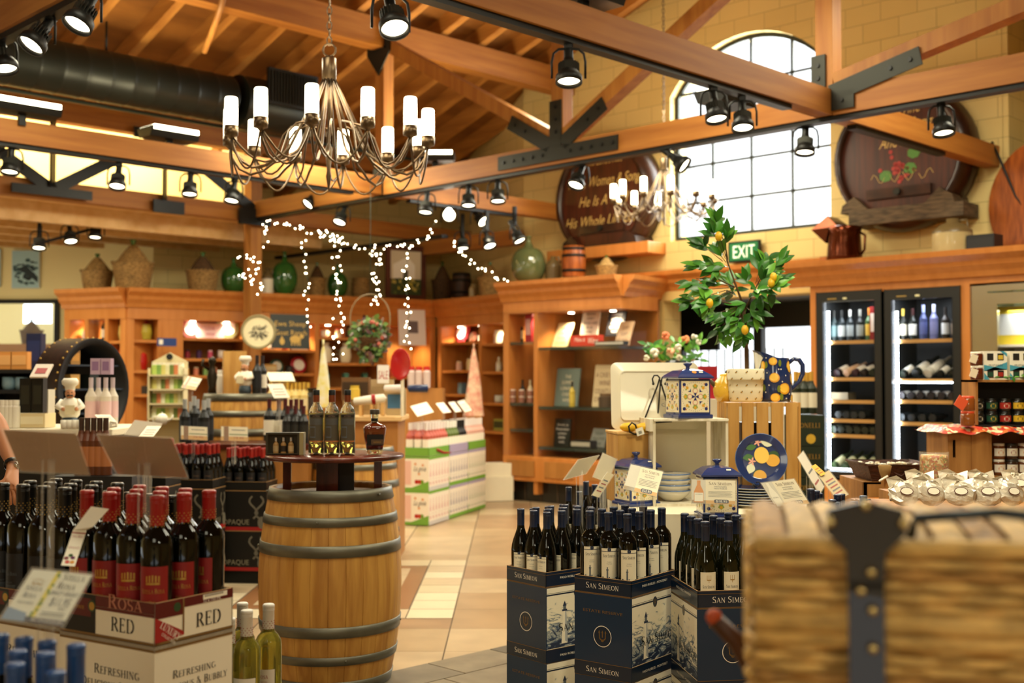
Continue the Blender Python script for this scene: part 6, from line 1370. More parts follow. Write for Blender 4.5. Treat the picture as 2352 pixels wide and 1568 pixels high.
FB = M('fridge_black', '121413', .35, spec=.6); FI = M('fridge_inside', '0c0e0e', .6); LED = M('led_strip', 'e8f4ff', .3, emit=30); SHW = M('fridge_shelf_wood', 'b98a4c', .4)
def fridge(xa, xb, label, shelves, zt_f):
 t = thing('wine_fridge', label, 'fridge', fr.w(xa, 0, zb), fr.a, 'pair of glass door wine fridges'); W = xb-xa; Hh = zt_f-zb
 m = MB(); m.box(0, W, .6, .62, 0, Hh, FI); m.box(0, .02, .03, .6, 0, Hh, FI); m.box(W-.02, W, .03, .6, 0, Hh, FI); m.box(0, W, .03, .6, 0, .03, FI); m.box(0, W, .03, .6, Hh-.03, Hh, FI); m.build('cabinet_body', t)
 fw = .075; hi = [(fw, .06), (W-fw, .06), (W-fw, Hh-.1), (fw, Hh-.1)]
 d = MB().prism([(0, 0), (W, 0), (W, Hh), (0, Hh)], 0, .05, FB, frame((0, .03, 0), (1, 0, 0), (0, 0, 1)), holes=[hi[::-1]]).build('door', t, bevel=.006)
 MB().box(fw, W-fw, .0, .005, .06, Hh-.1, GLP).build('door_glass', d)
 m = MB(); m.box(fw+.05, fw+.15, -.022, -.021, Hh-.075, Hh-.062, M('badge_gold', '9a8040', .4)); m.box(W*.42, W*.48, -.022, -.021, Hh-.078, Hh-.06, M('display_dim', 'c8c090', .4, emit=.4)); m.build('badge', d)
 m = MB()
 n = int((Hh-.25)/.032)
 for i in range(n): m.box(fw-.004, fw+.02, .062, .07, .08+i*.032, .1+i*.032, LED)
 m.build('led_strip', t)
 lamp('AREA', 'fridge_led', fr.w(xa+fw+.03, .09, zb+Hh*.5), 9, (.85, .93, 1), .03, rot=(PI/2, 0, fr.a-PI/2+PI-.3), sizey=Hh*.9)
 lamp('AREA', 'fridge_top_led', fr.w(xa+W/2, .2, zb+Hh-.06), 7, (.85, .93, 1), .3, rot=(0, 0, 0))
 for z in shelves: sh = MB(); sh.box(fw-.03, W-fw+.03, .1, .56, z-zb-.012, z-zb, FI); sh.box(fw-.03, W-fw+.03, .09, .1, z-zb-.032, z-zb+.002, SHW); sh.build('shelf', t)
 return t
sa = [fz(1960, py, .1) for py in (782, 867, 919, 963, 998)]; sb_ = [fz(2120, py, .1) for py in (779, 870, 919, 970)]
FL = fridge(x_l, x_m-.015, 'left glass door wine fridge with a white led strip', sa, fz(1960, 668)); FR = fridge(x_m+.015, x_r, 'right glass door wine fridge with a white led strip', sb_, fz(2120, 661))
MB().box(.1, x_m-x_l-.2, .062, .07, .07, .082, LED).build('bottom_led', FL)
MB().box(.09, x_r-x_m-.1, .085, .09, fz(2120, 878, .1)-zb-.006, fz(2120, 878, .1)-zb+.006, LED).build('shelf_led', FR)
def on_shelf(mb, nm, px, z, lb, ct, y=.25, rot=None, grp=None):
 q = fr.w(fx(px, y), y, z+.003); o = mb.build(nm, loc=q, rz=fr.a); tag(o, lb, ct, grp)
 if rot: o.rotation_euler = rot
 return o
for i, (px, c, cp_, lb_, w_) in enumerate([(1917, '1c2a2a', '20201c', '5a7070', 'teal tinted'), (1934, '20282a', '2a2a28', 'c8ccc8', 'silver labelled'), (1953, '1c2426', 'c8c8c0', 'a8b0b0', 'silver capped'), (1976, '121614', '8a8a84', '9aa09c', 'black')]):
 on_shelf(g_bottle(c, cp_, lb_, .31, .036), 'fridge_bottle', px, sa[0], '%s bottle upright on the top shelf of the left fridge, %s' % (w_, nth(i, 6)), 'bottle', grp='upright bottles in the left fridge')
on_shelf(g_bottle('3c5a2a', 'c87a30', 'd8b040', .32, .04), 'sparkling_bottle', 1998, sa[0], 'green sparkling bottle with gold label on the left fridge top shelf', 'bottle')
on_shelf(g_box('8e1a1a', 'e8d8c8', .1, .33, .1), 'red_gift_box', 2015, sa[0], 'tall red gift box on the left fridge top shelf', 'box')
for i, (px, c, cp_, lb_, w_, h) in enumerate([(2075, '1a1c16', 'c8a840', 'd8d0b8', 'dark yellow capped', .3), (2097, '141812', '3a1a1a', 'f0ece0', 'big white labelled', .3), (2122, '38406a', '9098c0', '50588a', 'blue tinted', .33), (2146, '6a6c98', 'c0c4e0', '7a7ca8', 'violet tinted', .33), (2173, '241a14', '1a1412', 'd8dce0', 'dark grey labelled', .3), (2195, '2a201a', '1a1412', '8a7a6a', 'brown', .28)]):
 on_shelf(g_bottle(c, cp_, lb_, h, .037), 'fridge_bottle', px, sb_[0], '%s bottle upright on the top shelf of the right fridge, %s' % (w_, nth(i, 6)), 'bottle', grp='upright bottles in the right fridge')
def lying(px, z, c, lb_, label, grp, up=.25, r=.037, ln=.3, y=.13, sk=.25):
 m = MB(RX(-PI/2+up) @ TR(0, 0, 0)); b = g_bottle(c, c, lb_, ln, r)
 o = b.build('lying_bottle', loc=fr.w(fx(px, y), y, z+r+.006)); tag(o, label, 'bottle', grp); o.rotation_euler = Euler((-PI/2+up, 0, fr.a-sk)).to_matrix().to_euler()
 return o
for i, px in enumerate((1922, 1943, 1962, 1982, 2001)): lying(px, sa[1], ('2a1418', 'd8b090', '3a1c20', '20140f', '1c2416')[i], ('e8d8c0', 'e0b48c', 'efe6d8', 'efe6d8', 'e0dcc8')[i], '%s bottle lying on the second shelf of the left fridge' % nth(i, 5), 'lying bottles, second shelf, left fridge', .35)
for i, px in enumerate((2073, 2102, 2130, 2157, 2184)): lying(px, sb_[1], ('141a14', '10140f', 'c8c4b8', '10120f', '141a14')[i], 'f0ece2', '%s white labelled bottle lying on the second shelf of the right fridge' % nth(i, 5), 'lying bottles, second shelf, right fridge', .45, (.036, .045, .045, .034, .038)[i], (.28, .36, .36, .26, .28)[i])
for i, px in enumerate((2068, 2090, 2112, 2136, 2160, 2184)): lying(px, sb_[2], '1c1618', 'e8e4dc', '%s bottle lying flat on the third shelf of the right fridge' % nth(i, 6), 'lying bottles, third shelf, right fridge', .05, sk=.0)
for i, px in enumerate((2068, 2092, 2116, 2140)): lying(px, sb_[3], '14181a', '2a3034', '%s bottle lying flat on the fourth shelf of the right fridge' % nth(i, 4), 'lying bottles, fourth shelf, right fridge', .05, sk=0)
for i, px in enumerate((1912, 1930, 1949, 1967, 1985, 2004)): lying(px, sa[4], '1c2418', 'b8bca0', '%s bottle lying flat on the fifth shelf of the left fridge' % nth(i, 6), 'lying bottles, fifth shelf, left fridge', .05, sk=0)
for i, px in enumerate((1925, 1942, 1960, 1978)): lying(px, sa[3], '1a2020', '3a4444', '%s bottle in shade on the fourth shelf of the left fridge' % nth(i, 4), 'lying bottles, fourth shelf, left fridge', .05, sk=0)
for i, px in enumerate((1913, 1937, 1960, 1985, 2005)): lying(px, zb+.05, '2c3820', 'c8c8a0', '%s pale labelled bottle tilted at the bottom of the left fridge' % nth(i, 5), 'lying bottles at the bottom, left fridge', .5)
on_shelf(g_box('c8b68e', 'b8a47a', .42, .12, .3), 'pale_wooden_box', 2110, zb+.04, 'pale wooden box at the bottom of the right fridge', 'box', .3)
on_shelf(g_box('b8a888', None, .2, .07, .16), 'paper_bundle', 1935, sa[2], 'beige paper bundle on the third shelf of the left fridge', 'box', .3)
# stainless cooler beyond the surround
STEEL = M('stainless', 'c4bea8', .22, 1, noise=.1, nscale=1.2, bump=.1)
sc_ = thing('steel_cooler', 'stainless steel cooler with a glass door at the right edge', 'cooler', fr.w(xr, 0, 0), fr.a); W_ = fr.L-xr; xd = fx(2268)-xr; hs = ztop-.32
MB().box(0, xd, .02, .7, 0, hs, STEEL).build('side_panel', sc_); MB().box(xd, W_, -.02, .7, fz(2300, 668), hs, STEEL).build('top_panel', sc_)
zs_ = fz(2300, 672)
MB().prism([(xd, .4), (W_, .4), (W_, zs_), (xd, zs_)], -.03, .02, STEEL, frame((0, 0, 0), (1, 0, 0), (0, 0, 1)), holes=[[(xd+.1, .5), (xd+.1, zs_-.1), (W_-.1, zs_-.1), (W_-.1, .5)]]).build('door_frame', sc_)
m = MB(); m.box(xd, W_, .6, .62, .4, zs_, M('cooler_inside', 'a8b4b8', .5)); m.box(xd, W_, .1, .6, fz(2330, 790)-.02, fz(2330, 790), WHITE); m.build('inside', sc_)
lamp('AREA', 'cooler_light', fr.w(xr+xd+.4, .25, zs_-.15), 14, (.85, .95, 1), .5)
MB().box(xd+.1, W_-.1, 0, .005, .5, zs_-.1, GLP).build('door_glass', sc_)
q = fr.w(fx(2335, .25), .25, fz(2330, 790)+.003); goods(g_box('e8c83a', 'f4f0e4', .42, .34, .12), 'food_pack', q, 'yellow and white wrapped food pack inside the steel cooler', 'package', fr.a)
# things on top of the surround
COP = M('copper_pot', '5a2a14', .18, .8)
def top(px, y=.35): return fr.w(fx(px, y), y, ztop+.002)
d_ = top(1935).y; s = d_/F
t = thing('copper_pot', 'dark copper pouring pot with a wide beak on the fridge surround', 'pot', top(1942), fr.a)
MB().lathe([(.001, 0), (42*s, 0), (40*s, 20*s), (36*s, 70*s), (40*s, 84*s), (38*s, 86*s), (33*s, 70*s)], COP, 28).build('body', t)
m = MB(); m.add([(-36*s, -22*s, 50*s), (-36*s, 22*s, 50*s), (-20*s, 34*s, 84*s), (-20*s, -34*s, 84*s), (-74*s, -20*s, 84*s), (-74*s, 20*s, 84*s), (-30*s, 24*s, 112*s), (-30*s, -24*s, 112*s), (0, -34*s, 86*s), (0, 34*s, 86*s)], [(0, 1, 5, 4), (0, 4, 3), (1, 2, 5), (4, 5, 6, 7), (3, 4, 7), (5, 2, 6), (3, 7, 8), (2, 9, 6), (7, 6, 9, 8)], COP); m.build('beak', t)
MB().tube([(40*s, 0, 70*s), (52*s, 0, 62*s), (50*s, 0, 30*s), (42*s, 0, 20*s)], 3*s, COP, 8).build('handle', t)
goods(g_box('a8622c', None, .09, .09, .06), 'wood_block', top(1897), 'small wood block standing left of the copper pot', 'block', fr.a)
t = vessel(v_jug, 'stoneware_jug', 'big cream stoneware jug with brown shoulder on the fridge surround', 'jug', 2188, 570, 484, 90, top(2188).y, STONE, STONED, z=ztop+.002)
goods(g_box('16181a', '202224', .26, .17, .2), 'speaker_box', top(2265), 'black box speaker right of the cream stoneware jug', 'speaker', fr.a)
# ============================================================ CRATES WITH JARS (right front)
dc = 6.1
def G(px, py, d=dc): return P(px, py, d)
WCR = wood('crate_pine_right', 'b07c40', '94622c', .55, (5, 5, .6), 4, .1)
zk = zat(1098, dc); ztc = zat(985, dc)
q = G(2178, 1098); s = dc/F
sh = thing('crate_bench', 'rough plank bench under the jar crates at right', 'bench', (q.x-.06, q.y-.03, 0), 0)
MB().box(.06, .33, .0, .4, zk-.11, zk-.004, WCR).build('plank', sh, bevel=.002); MB().box(.36, .8, .02, .4, zk-.11, zk-.004, WCR).build('plank', sh, bevel=.002)
m = MB(); m.text('2', .035, .27, zk-.075, INK, frame((0, -.0006, 0), (1, 0, 0), (0, 0, 1)), 'sans'); m.build('painted_number', sh)
for x in (.02, .7): MB().box(x, x+.08, .05, .35, 0, zk-.11, WCR).build('leg', sh)
lc = thing('jar_crate', 'pine crate with a slot handle and an open side full of jars', 'crate', (q.x, q.y, zk), D2(-2)); Hc = ztc-zk; Wl = 86*s
MB().prism([(0, 0), (.06, 0), (.06, Hc), (0, Hc)], 0, .012, WCR, frame((0, .012, 0), (1, 0, 0), (0, 0, 1)), holes=[[(.025, Hc*.42), (.025, Hc*.78), (.04, Hc*.78), (.04, Hc*.42)]]).build('end_board', lc)
MB().box(.06, .12, 0, .012, 0, Hc, WCR).build('end_board', lc); MB().box(.12, Wl+.012, -.006, .012, 0, Hc, WCR).build('end_board', lc)
MB().box(.0, .02, .012, .35, 0, Hc, WCR).build('side_board', lc); MB().box(Wl, Wl+.03, .0, .35, 0, Hc, WCR).build('side_board', lc); MB().box(0, .62, .34, .35, 0, Hc, WCR).build('back_board', lc); MB().box(0, .62, 0, .35, Hc-.012, Hc, WCR).build('top_board', lc); MB().box(Wl, .62, 0, .35, 0, .012, WCR).build('bottom_board', lc); MB().box(.6, .62, 0, .35, 0, Hc, WCR).build('side_board', lc)
def jar(bodyc, lidc, labc, dotc, w_, h, name, wear=None):
 t = root(name, 'jar'); m = MB(); r = w_/2; m.lathe([(.001, 0), (r*.95, 0), (r, .006), (r, h*.78), (r*.86, h*.86)], M('jar_'+bodyc, bodyc, .1, coat=.5), 18); m.build('jar_glass', t)
 m = MB(); m.lathe([(r*.9, h*.84), (r*.92, h*.86), (r*.92, h*.99), (.001, h)], M('lid_'+lidc, lidc, .35), 18); m.build('lid', t)
 if labc:
  m = MB(); wrap_rect(m, r+.0006, -1.1, 1.1, h*.2, h*.68, M('jarlabel_'+labc, labc, .5)); m.add([(p[0], p[1], p[2]) for p in [((r+.001)*math.sin(.45*math.cos(a)), -(r+.001)*math.cos(.45*math.cos(a)), h*.42+.25*r*math.sin(a)*1.6) for a in [2*PI*i/12 for i in range(12)]]], [tuple(range(12))], M('jardot_'+dotc, dotc, .5)); m.build('label', t)
 return Proto(t)
JW1 = jar('6a3a1c', 'e8e2d4', 'efe8d8', 'd07a2c', .062, .082, 'preserve_jar'); JW2 = jar('3a2418', '2a2620', 'efe8d8', '9a2a20', .062, .082, 'preserve_jar'); 
k = 0
for r_ in range(2):
 for i in range(4):
  q2 = G(2302+i*29, 1098); pr_ = JW2 if (i+r_*0) % 3 == 1 else JW1
  pr_.place((q2.x+.0, q2.y+.04, zk+.014+.0835*r_), 0, 'white labelled preserve jar in the open crate, %s row, %s' % (('lower', 'upper')[r_], nth(i, 4)), 'jar', 'preserve jars in the open crate')
m = MB(); rg = random.Random(8); FLC = bpy.data.materials.new('floral_cloth'); FLC.use_nodes = True; nt = FLC.node_tree; vo = nt.nodes.new('ShaderNodeTexVoronoi'); vo.inputs['Scale'].default_value = 55; tc = nt.nodes.new('ShaderNodeTexCoord'); nt.links.new(tc.outputs['Object'], vo.inputs['Vector']); cr = nt.nodes.new('ShaderNodeValToRGB'); cr.color_ramp.interpolation = 'CONSTANT'; sp_ = nt.nodes.new('ShaderNodeSeparateColor'); nt.links.new(vo.outputs['Color'], sp_.inputs[0]); nt.links.new(sp_.outputs[0], cr.inputs[0])
e = cr.color_ramp.elements; e[0].color = (*sl('c8341e'), 1); e[1].position = .4; e[1].color = (*sl('f0dfae'), 1)
for p_, c_ in ((.55, 'e0742c'), (.7, 'b8c08a'), (.8, 'd0452c'), (.92, '4a6a7a')): x = e.new(p_); x.color = (*sl(c_), 1)
nt.links.new(cr.outputs[0], nt.nodes['Principled BSDF'].inputs['Base Color'])
nx, ny = 40, 14; vs = []
for j in range(ny+1):
 for i in range(nx+1):
  x = -.045+.72*i/nx; y = -.05+.42*j/ny; ed = max(0, 1-(min(i, nx-i, j*1.3, (ny-j)*1.3))/2.2); vs.append((x, y, Hc+.012+.004*math.sin(i*.7+j*.5)-.032*ed-.006*ed*math.sin(i*.9)))
m.add(vs, [(j*(nx+1)+i, j*(nx+1)+i+1, (j+1)*(nx+1)+i+1, (j+1)*(nx+1)+i) for j in range(ny) for i in range(nx)], FLC, smooth=True)
o = m.build('floral_cloth', loc=lc.location); tag(o, 'red floral cloth spread over the jar crate', 'cloth')
zc2 = ztc+.014
q = G(2247, 970); hb = zat(872, dc)-zc2
uc = thing('shelf_box', 'dark open box of mustard jars standing on the floral cloth', 'box', (q.x, q.y+.03, zc2), 0); DKI = M('box_inside', '1a1510', .7)
MB().box(0, .012, 0, .2, 0, hb, WCR).build('side_board', uc); MB().box(0, .5, 0, .2, hb-.012, hb, WCR).build('top_board', uc); MB().box(0, .5, .19, .2, 0, hb, DKI).build('back_board', uc); MB().box(0, .5, 0, .2, 0, .006, DKI).build('bottom_board', uc); MB().box(.49, .5, 0, .2, 0, hb, DKI).build('side_board', uc)
JM = [jar('1c1c18', '14140f', c1, c2, .064, .066, 'mustard_jar') for c1, c2 in (('201c18', 'e8dcc0'), ('1c4a34', 'e0b83a'), ('a8281c', 'f0e4c8'), ('e0b82c', '3a2a14'))]; nm_ = ['black', 'green', 'red', 'yellow']
for r_ in range(2):
 for i in range(4): q2 = G(2262+i*31, 970); JM[i].place((q2.x, q2.y+.09, zc2+.009+.068*r_), 0, '%s labelled mustard jar in the dark box, %s of its two' % (nm_[i], ('lower', 'upper')[r_]), 'jar', 'mustard jars in the dark box')
ztb = zc2+hb
gb = root('gift_box', 'gift box'); m = MB(); w_, h = 54*s, 66*s; m.box(0, w_, 0, .07, 0, h, PAPER); m.build('box_body', gb)
m = MB(frame((0, -.0007, 0), (1, 0, 0), (0, 0, 1))); TQ = M('turquoise_band', '4aa0b8', .5); m.poly([(0, h*.3), (w_, h*.62), (w_, h*.8), (w_*.7, h), (w_*.85, h), (w_, h*.92), (w_, h*.35), (0, h*.52)], TQ, z=.0002); m.poly([(0, 0), (w_*.25, 0), (0, h*.25)], TQ, z=.0002); m.text('MUSTARDS', h*.07, w_/2, h*.47, INK, None, 'sans', .0006, width=w_*.6); m.build('print', gb)
for (x, y, c_) in ((.14, .68, '201c18'), (.58, .68, 'd8b83a'), (.14, .08, '1c4a34'), (.58, .08, 'a8281c')): m = MB(frame((0, -.0012, 0), (1, 0, 0), (0, 0, 1))); m.rect(w_*x, h*y, w_*(x+.27), h*(y+.24), DKI); m.rect(w_*(x+.03), h*(y+.03), w_*(x+.24), h*(y+.18), M('jarlabel_'+c_, c_, .5), None, .0004); m.build('jar_window', gb)
GBP = Proto(gb)
for i, px in enumerate((2271, 2331)): q2 = G(px, 870); GBP.place((q2.x, q2.y+.06, ztb+.001), 0, '%s white and turquoise gift box on the dark jar box' % ('left', 'right')[i], 'gift box', 'turquoise banded gift boxes')
m = MB(); rg = random.Random(3)
for i in range(34):
 x = .1+.4*rg.random(); leaf(m, Vector((x, -.01+.04*rg.random(), .008+.008*rg.random())), Vector((rg.uniform(-1, 1), rg.uniform(-.6, .3), rg.uniform(-.2, .6))), .03, .009, LG[rg.randrange(3)], Vector((0, -.5, 1)))
m.tube([(.08, .02, .01), (.25, 0, .012), (.5, .01, .012)], .002, BARK, 4); o = m.build('leaf_garland', loc=(uc.location.x, uc.location.y, ztb)); tag(o, 'thin green leaf garland along the top of the dark jar box', 'garland')
HJ = jar('5a2410', 'efe6d4', None, None, .066, .072, 'honey_jar')
TAGM = M('tag_cream', 'efe2c4', .6)
for i in range(2): q2 = G(2257, 872); HJ.place((q2.x-.01, q2.y+.05, ztb+.001+.0745*i), .2, 'brown preserve jar with white lid left of the gift boxes, %s one' % ('lower', 'upper')[i], 'jar', 'white lidded honey jars')
for i in range(2): q2 = G(2246, 851-33*i, dc-.02); o = MB().box(-.018, .018, 0, .002, -.025, .02, TAGM).build('paper_tag', loc=(q2.x-.02, q2.y, q2.z-.01)); o.rotation_euler = (0, .35, 0); tag(o, 'cream paper tag on the %s white lidded jar' % ('lower', 'upper')[i], 'tag', 'paper tags')
OJ = jar('8a4a1c', 'd8502c', None, None, .072, .076, 'jam_jar')
for i in range(2): q2 = G(2228, 972, dc-.05); OJ.place((q2.x, q2.y+.03, zc2+.004+.078*i), .3, 'amber jam jar with orange lid on the floral cloth, %s one' % ('lower', 'upper')[i], 'jar', 'orange lidded jam jars')
q2 = G(2208, 925, dc-.1); o = MB().box(-.03, .03, 0, .003, -.03, .03, M('tag_orange', 'e85c34', .6)).build('paper_tag', loc=(q2.x, q2.y, q2.z)); o.rotation_euler = (0, .6, .2); tag(o, 'orange paper tag on the upper orange lidded jar', 'tag')
# soup mix jar, shell basket, low crate, wrapped packs
q = P(2146, 1125, 5.3); zt1 = q.z; r = .063
t = thing('glass_canister', 'round glass canister full of mixed dried peas and beans', 'canister', (q.x, q.y, zt1-.0), 0)
BEAN = bpy.data.materials.new('dried_beans'); BEAN.use_nodes = True; nt = BEAN.node_tree; vo = nt.nodes.new('ShaderNodeTexVoronoi'); vo.inputs['Scale'].default_value = 130; tc = nt.nodes.new('ShaderNodeTexCoord'); nt.links.new(tc.outputs['Object'], vo.inputs['Vector']); cr = nt.nodes.new('ShaderNodeValToRGB'); cr.color_ramp.interpolation = 'CONSTANT'; sp_ = nt.nodes.new('ShaderNodeSeparateColor'); nt.links.new(vo.outputs['Color'], sp_.inputs[0]); nt.links.new(sp_.outputs[0], cr.inputs[0]); e = cr.color_ramp.elements
e[0].color = (*sl('b8762c'), 1); e[1].position = .3; e[1].color = (*sl('7a8434'), 1)
for p_, c_ in ((.5, 'dccb96'), (.65, 'a84a20'), (.85, 'c89a4a')): x = e.new(p_); x.color = (*sl(c_), 1)
nt.links.new(cr.outputs[0], nt.nodes['Principled BSDF'].inputs['Base Color'])
MB().lathe([(.001, .004), (r*.94, .004), (r*.96, .145), (r*.9, .158), (.001, .162)], BEAN, 26).build('dried_beans', t)
MB().lathe([(r, 0), (r*1.02, .02), (r, .05), (r*1.02, .08), (r, .11), (r*1.02, .14), (r*1.02, .172), (r*.97, .172)], ACR, 26).build('glass_wall', t)
o = MB().box(-.16, .12, -.14, .2, 0, zt1-.002, WCR).build('plank_stand', loc=(q.x, q.y, 0)); tag(o, 'plank stand under the dried bean canister', 'stand')
q = P(2042, 1100, 5.8); s = 5.8/F
t = thing('shell_basket', 'low dark woven basket heaped with pale shells', 'basket', (q.x, q.y, q.z), 0)
m = MB(); w0, w1 = 58*s, 74*s; h = 38*s
vs = [(x*w, y*.14*w/w0, z) for (w, z) in ((w0, 0), (w1, h), (w1*.97, h), (w0*.95, .01)) for (x, y) in ((-1, -1), (1, -1), (1, 1), (-1, 1))]
BSK = M('basket_brown', '4a2412', .5, noise=.5, nscale=40, stretch=(1, 1, 4), bump=.8)
m.add(vs, [(j*4+i, j*4+(i+1) % 4, (j+1)*4+(i+1) % 4, (j+1)*4+i) for j in range(3) for i in range(4)]+[(12, 13, 14, 15)], BSK); m.build('basket_body', t)
m = MB(); loop = [(-w1, -.14*w1/w0, h), (w1, -.14*w1/w0, h), (w1, .14*w1/w0, h), (-w1, .14*w1/w0, h)]; m.tube(loop, .006, BSK, 6, closed=True); m.build('rim', t); MB().tube([(-.03, -.165, .045), (0, -.185, .03), (.03, -.165, .045)], .004, BSK, 6).build('handle', t)
m = MB(); rg = random.Random(4)
for i in range(90): c_ = rg.choice(['efe4cc', 'd8c8a8', 'b8a888', 'f4ecd8', '6a5a48']); m.ball((rg.uniform(-.8, .8)*w1, rg.uniform(-.12, .12), h*.72+rg.uniform(0, .018)), (rg.uniform(.008, .016), rg.uniform(.008, .014), .006), M('shell_'+c_, c_, .4), 7, None)
o = m.build('shells', loc=t.location); stuff(tag(o, 'heap of small pale shells in the dark woven basket', 'shells'))
q = P(1968, 1100, 5.75); cz = q.z-.004
t = thing('low_crate', 'small pine crate under the shell basket', 'crate', (q.x, q.y-.1, 0), 0)
for i in range(3): MB().box(0, .3, 0, .012, cz-.075-i*.085, cz-i*.085, WCR).build('slat', t, bevel=.002)
MB().box(0, .3, .0, .4, cz-.012, cz-.001, WCR).build('top_board', t); MB().box(0, .02, 0, .4, 0, cz-.012, WCR).build('side_board', t); MB().box(.28, .3, 0, .4, 0, cz-.012, WCR).build('side_board', t)
q = P(2033, 1128, 5.3); t = thing('wooden_figure', 'carved stick figure with tied grass hair beside the canister', 'figure', q-Vector((0, 0, .05)), .3)
MB().box(-.014, .014, -.012, .012, 0, .11, WCR).build('body', t, bevel=.003); MB().lathe([(.012, .1), (.024, .135), (.03, .165), (.02, .17)], M('grass_hair', '8a6a3a', .8), 10).build('hair', t); m = MB(); m.tube([(.0, -.02, .12), (-.05, -.03, .1)], .005, PAPER, 6); m.build('tie', t)
o = MB().box(-.1, .1, -.05, .2, 0, q.z-.052, WCR).build('figure_stand', loc=(q.x, q.y, 0)); tag(o, 'pine block under the carved stick figure', 'stand')
# cellophane packs
CEL = M('cellophane', 'd8cdb8', .12, spec=.9, bump=.9, nscale=22, coat=.8, noise=.3); ZP = zat(1172, 4.4)
o = MB().box(-.3, .75, -.25, .3, 0, ZP-.012, WCR).build('pack_table', loc=(P(2200, 1100, 4.6).x, 4.65, 0)); tag(o, 'low table under the clear wrapped packs', 'table')
for i in range(9):
 r_, c_ = divmod(i, 5) if i < 5 else (1, i-5)
 px = (2085+62*c_) if r_ == 0 else (2120+75*c_); d = 4.5 if r_ == 0 else 4.85
 q = P(px, 1150, d); t = thing('wrapped_pack', 'clear wrapped pack with a round label on the low table, %s row, %s' % (('near', 'far')[r_], nth(c_, 5 if r_ == 0 else 4)), 'package', (q.x, q.y, ZP-.008), rg.uniform(-.3, .3), 'clear wrapped packs')
 m = MB(RX(-.5) @ TR(0, 0, .02)); m.ball((0, 0, .045), (.062, .024, .05), CEL, 16); m.v = [(x*(1+rg.uniform(-.13, .13)), y*(1+rg.uniform(-.3, .3)), z*(1+rg.uniform(-.1, .1))) for x, y, z in m.v]; m.sm = [False]*len(m.sm); m.add([(-.055, 0, .07), (.055, 0, .07), (.06, 0, .115), (.02, .012, .105), (-.02, -.01, .118), (-.06, 0, .11)], [(0, 1, 2, 3, 4, 5)], CEL); m.build('wrapper', t)
 m = MB(RX(-.5) @ frame((0, -.0215, .065), (1, 0, 0), (0, -.05, 1))); m.disc(0, 0, .026, M('label_brown', '5a2a1a', .5), None, .006, 18, ry=.016); m.disc(0, 0, .023, PAPER, None, .0065, 18, ry=.0135); m.build('label', t)
q = P(2075, 1125, 5.0); o = MB(RX(.2)).lathe([(.001, .0), (.05, .004), (.06, .014), (.05, .008)], FLC, 16).build('cloth_bundle', loc=(q.x, q.y, q.z)); tag(o, 'red floral cloth bundle left of the canister', 'cloth')
o = MB().box(-.08, .08, -.05, .08, 0, q.z-.002, WCR).build('bundle_stand', loc=(q.x, q.y, 0)); tag(o, 'pine stand under the floral bundle', 'stand')
# ============================================================ WICKER HAMPER (near, out of focus)
HW = M('hamper_wicker', 'ddb468', .6, noise=.35, nscale=26, stretch=(1, 1, 3), bump=.6); HWD = M('hamper_wicker_dark', 'b88a48', .65, noise=.4, nscale=26, stretch=(1, 1, 3), bump=.6); LEA = M('dark_leather', '1c1712', .4, coat=.3); STUD = M('brass_stud', 'd8c890', .15, 1)
dh = 1.3; q = P(1735, 1568, dh); hx0 = q.x; hz1 = zat(1225, dh); 
ha = thing('wicker_hamper', 'big blurred wicker hamper with dark leather strap closest to the camera', 'hamper', (hx0, dh, .45), D2(-11)); Wh, Dh = .62, .36
zl = zat(1442, dh)-.45; zt3 = hz1-.45
def woven(z0, z1, off, nm, mat1, mat2):
 m = MB(); m.box(0, Wh, .0+off, Dh-off, z0, z1, HWD)
 nr = max(2, int((z1-z0)/.011))
 for k in range(nr):
  z = z0+(z1-z0)*(k+.5)/nr; pts = []
  for i in range(33): x = Wh*i/32; pts.append((x, -.001+off+.0045*(1 if (i//2+k) % 2 else -1), z))
  m.tube(pts, .0058, mat1 if (k % 4) else mat2, 5)
  pts = [(-.002+.0045*(1 if (i//2+k) % 2 else -1), off+(Dh-2*off)*i/16, z) for i in range(17)]; m.tube(pts, .0058, mat1, 5)
 m.build(nm, ha)
woven(0, zl-.012, 0, 'basket_body', HW, HWD)
m = MB(); m.tube([(0, -.004, zl-.006), (Wh, -.004, zl-.006)], .012, HW, 8); m.tube([(0, -.002, 0.0), (Wh, -.002, 0.0)], .011, HW, 8); m.build('rim', ha); MB().box(.01, Wh-.01, .002, Dh-.01, zl-.012, zl+.012, LEA).build('gap_shade', ha)  # dark strip in the lid gap stands in for its shade
woven(zl+.01, zt3-.01, -.006, 'lid_side', HW, HWD)
m = MB(); n = 16
for k in range(n):   # arched lid top woven in bands running front to back
 x0 = Wh*k/n; x1 = Wh*(k+1)/n-.006; pts0 = []
 for i in range(9): u = i/8; y = -.006+(Dh+.012)*u; z = zt3-.01+.018*math.sin(PI*u)**.5*(1 if k % 2 else .9); pts0.append((y, z))
 vs = [(x, y, z) for (y, z) in pts0 for x in (x0, (x0+x1)/2, x1)]; vs = [(x, y, z+(.006 if j % 3 == 1 else 0)) for j, (x, y, z) in enumerate(vs)]
 m.add(vs, [(i*3+j, i*3+j+1, i*3+j+4, i*3+j+3) for i in range(8) for j in range(2)], HW if k % 3 else HWD, smooth=True)
m.tube([(0, -.01, zl+.012), (Wh, -.01, zl+.012)], .012, HW, 8); m.tube([(0, -.01, zt3-.01), (Wh, -.01, zt3-.01)], .01, HW, 8); m.build('lid_top', ha)
xs_ = (P(1975, 1400, dh).x-hx0); u_ = dh/F
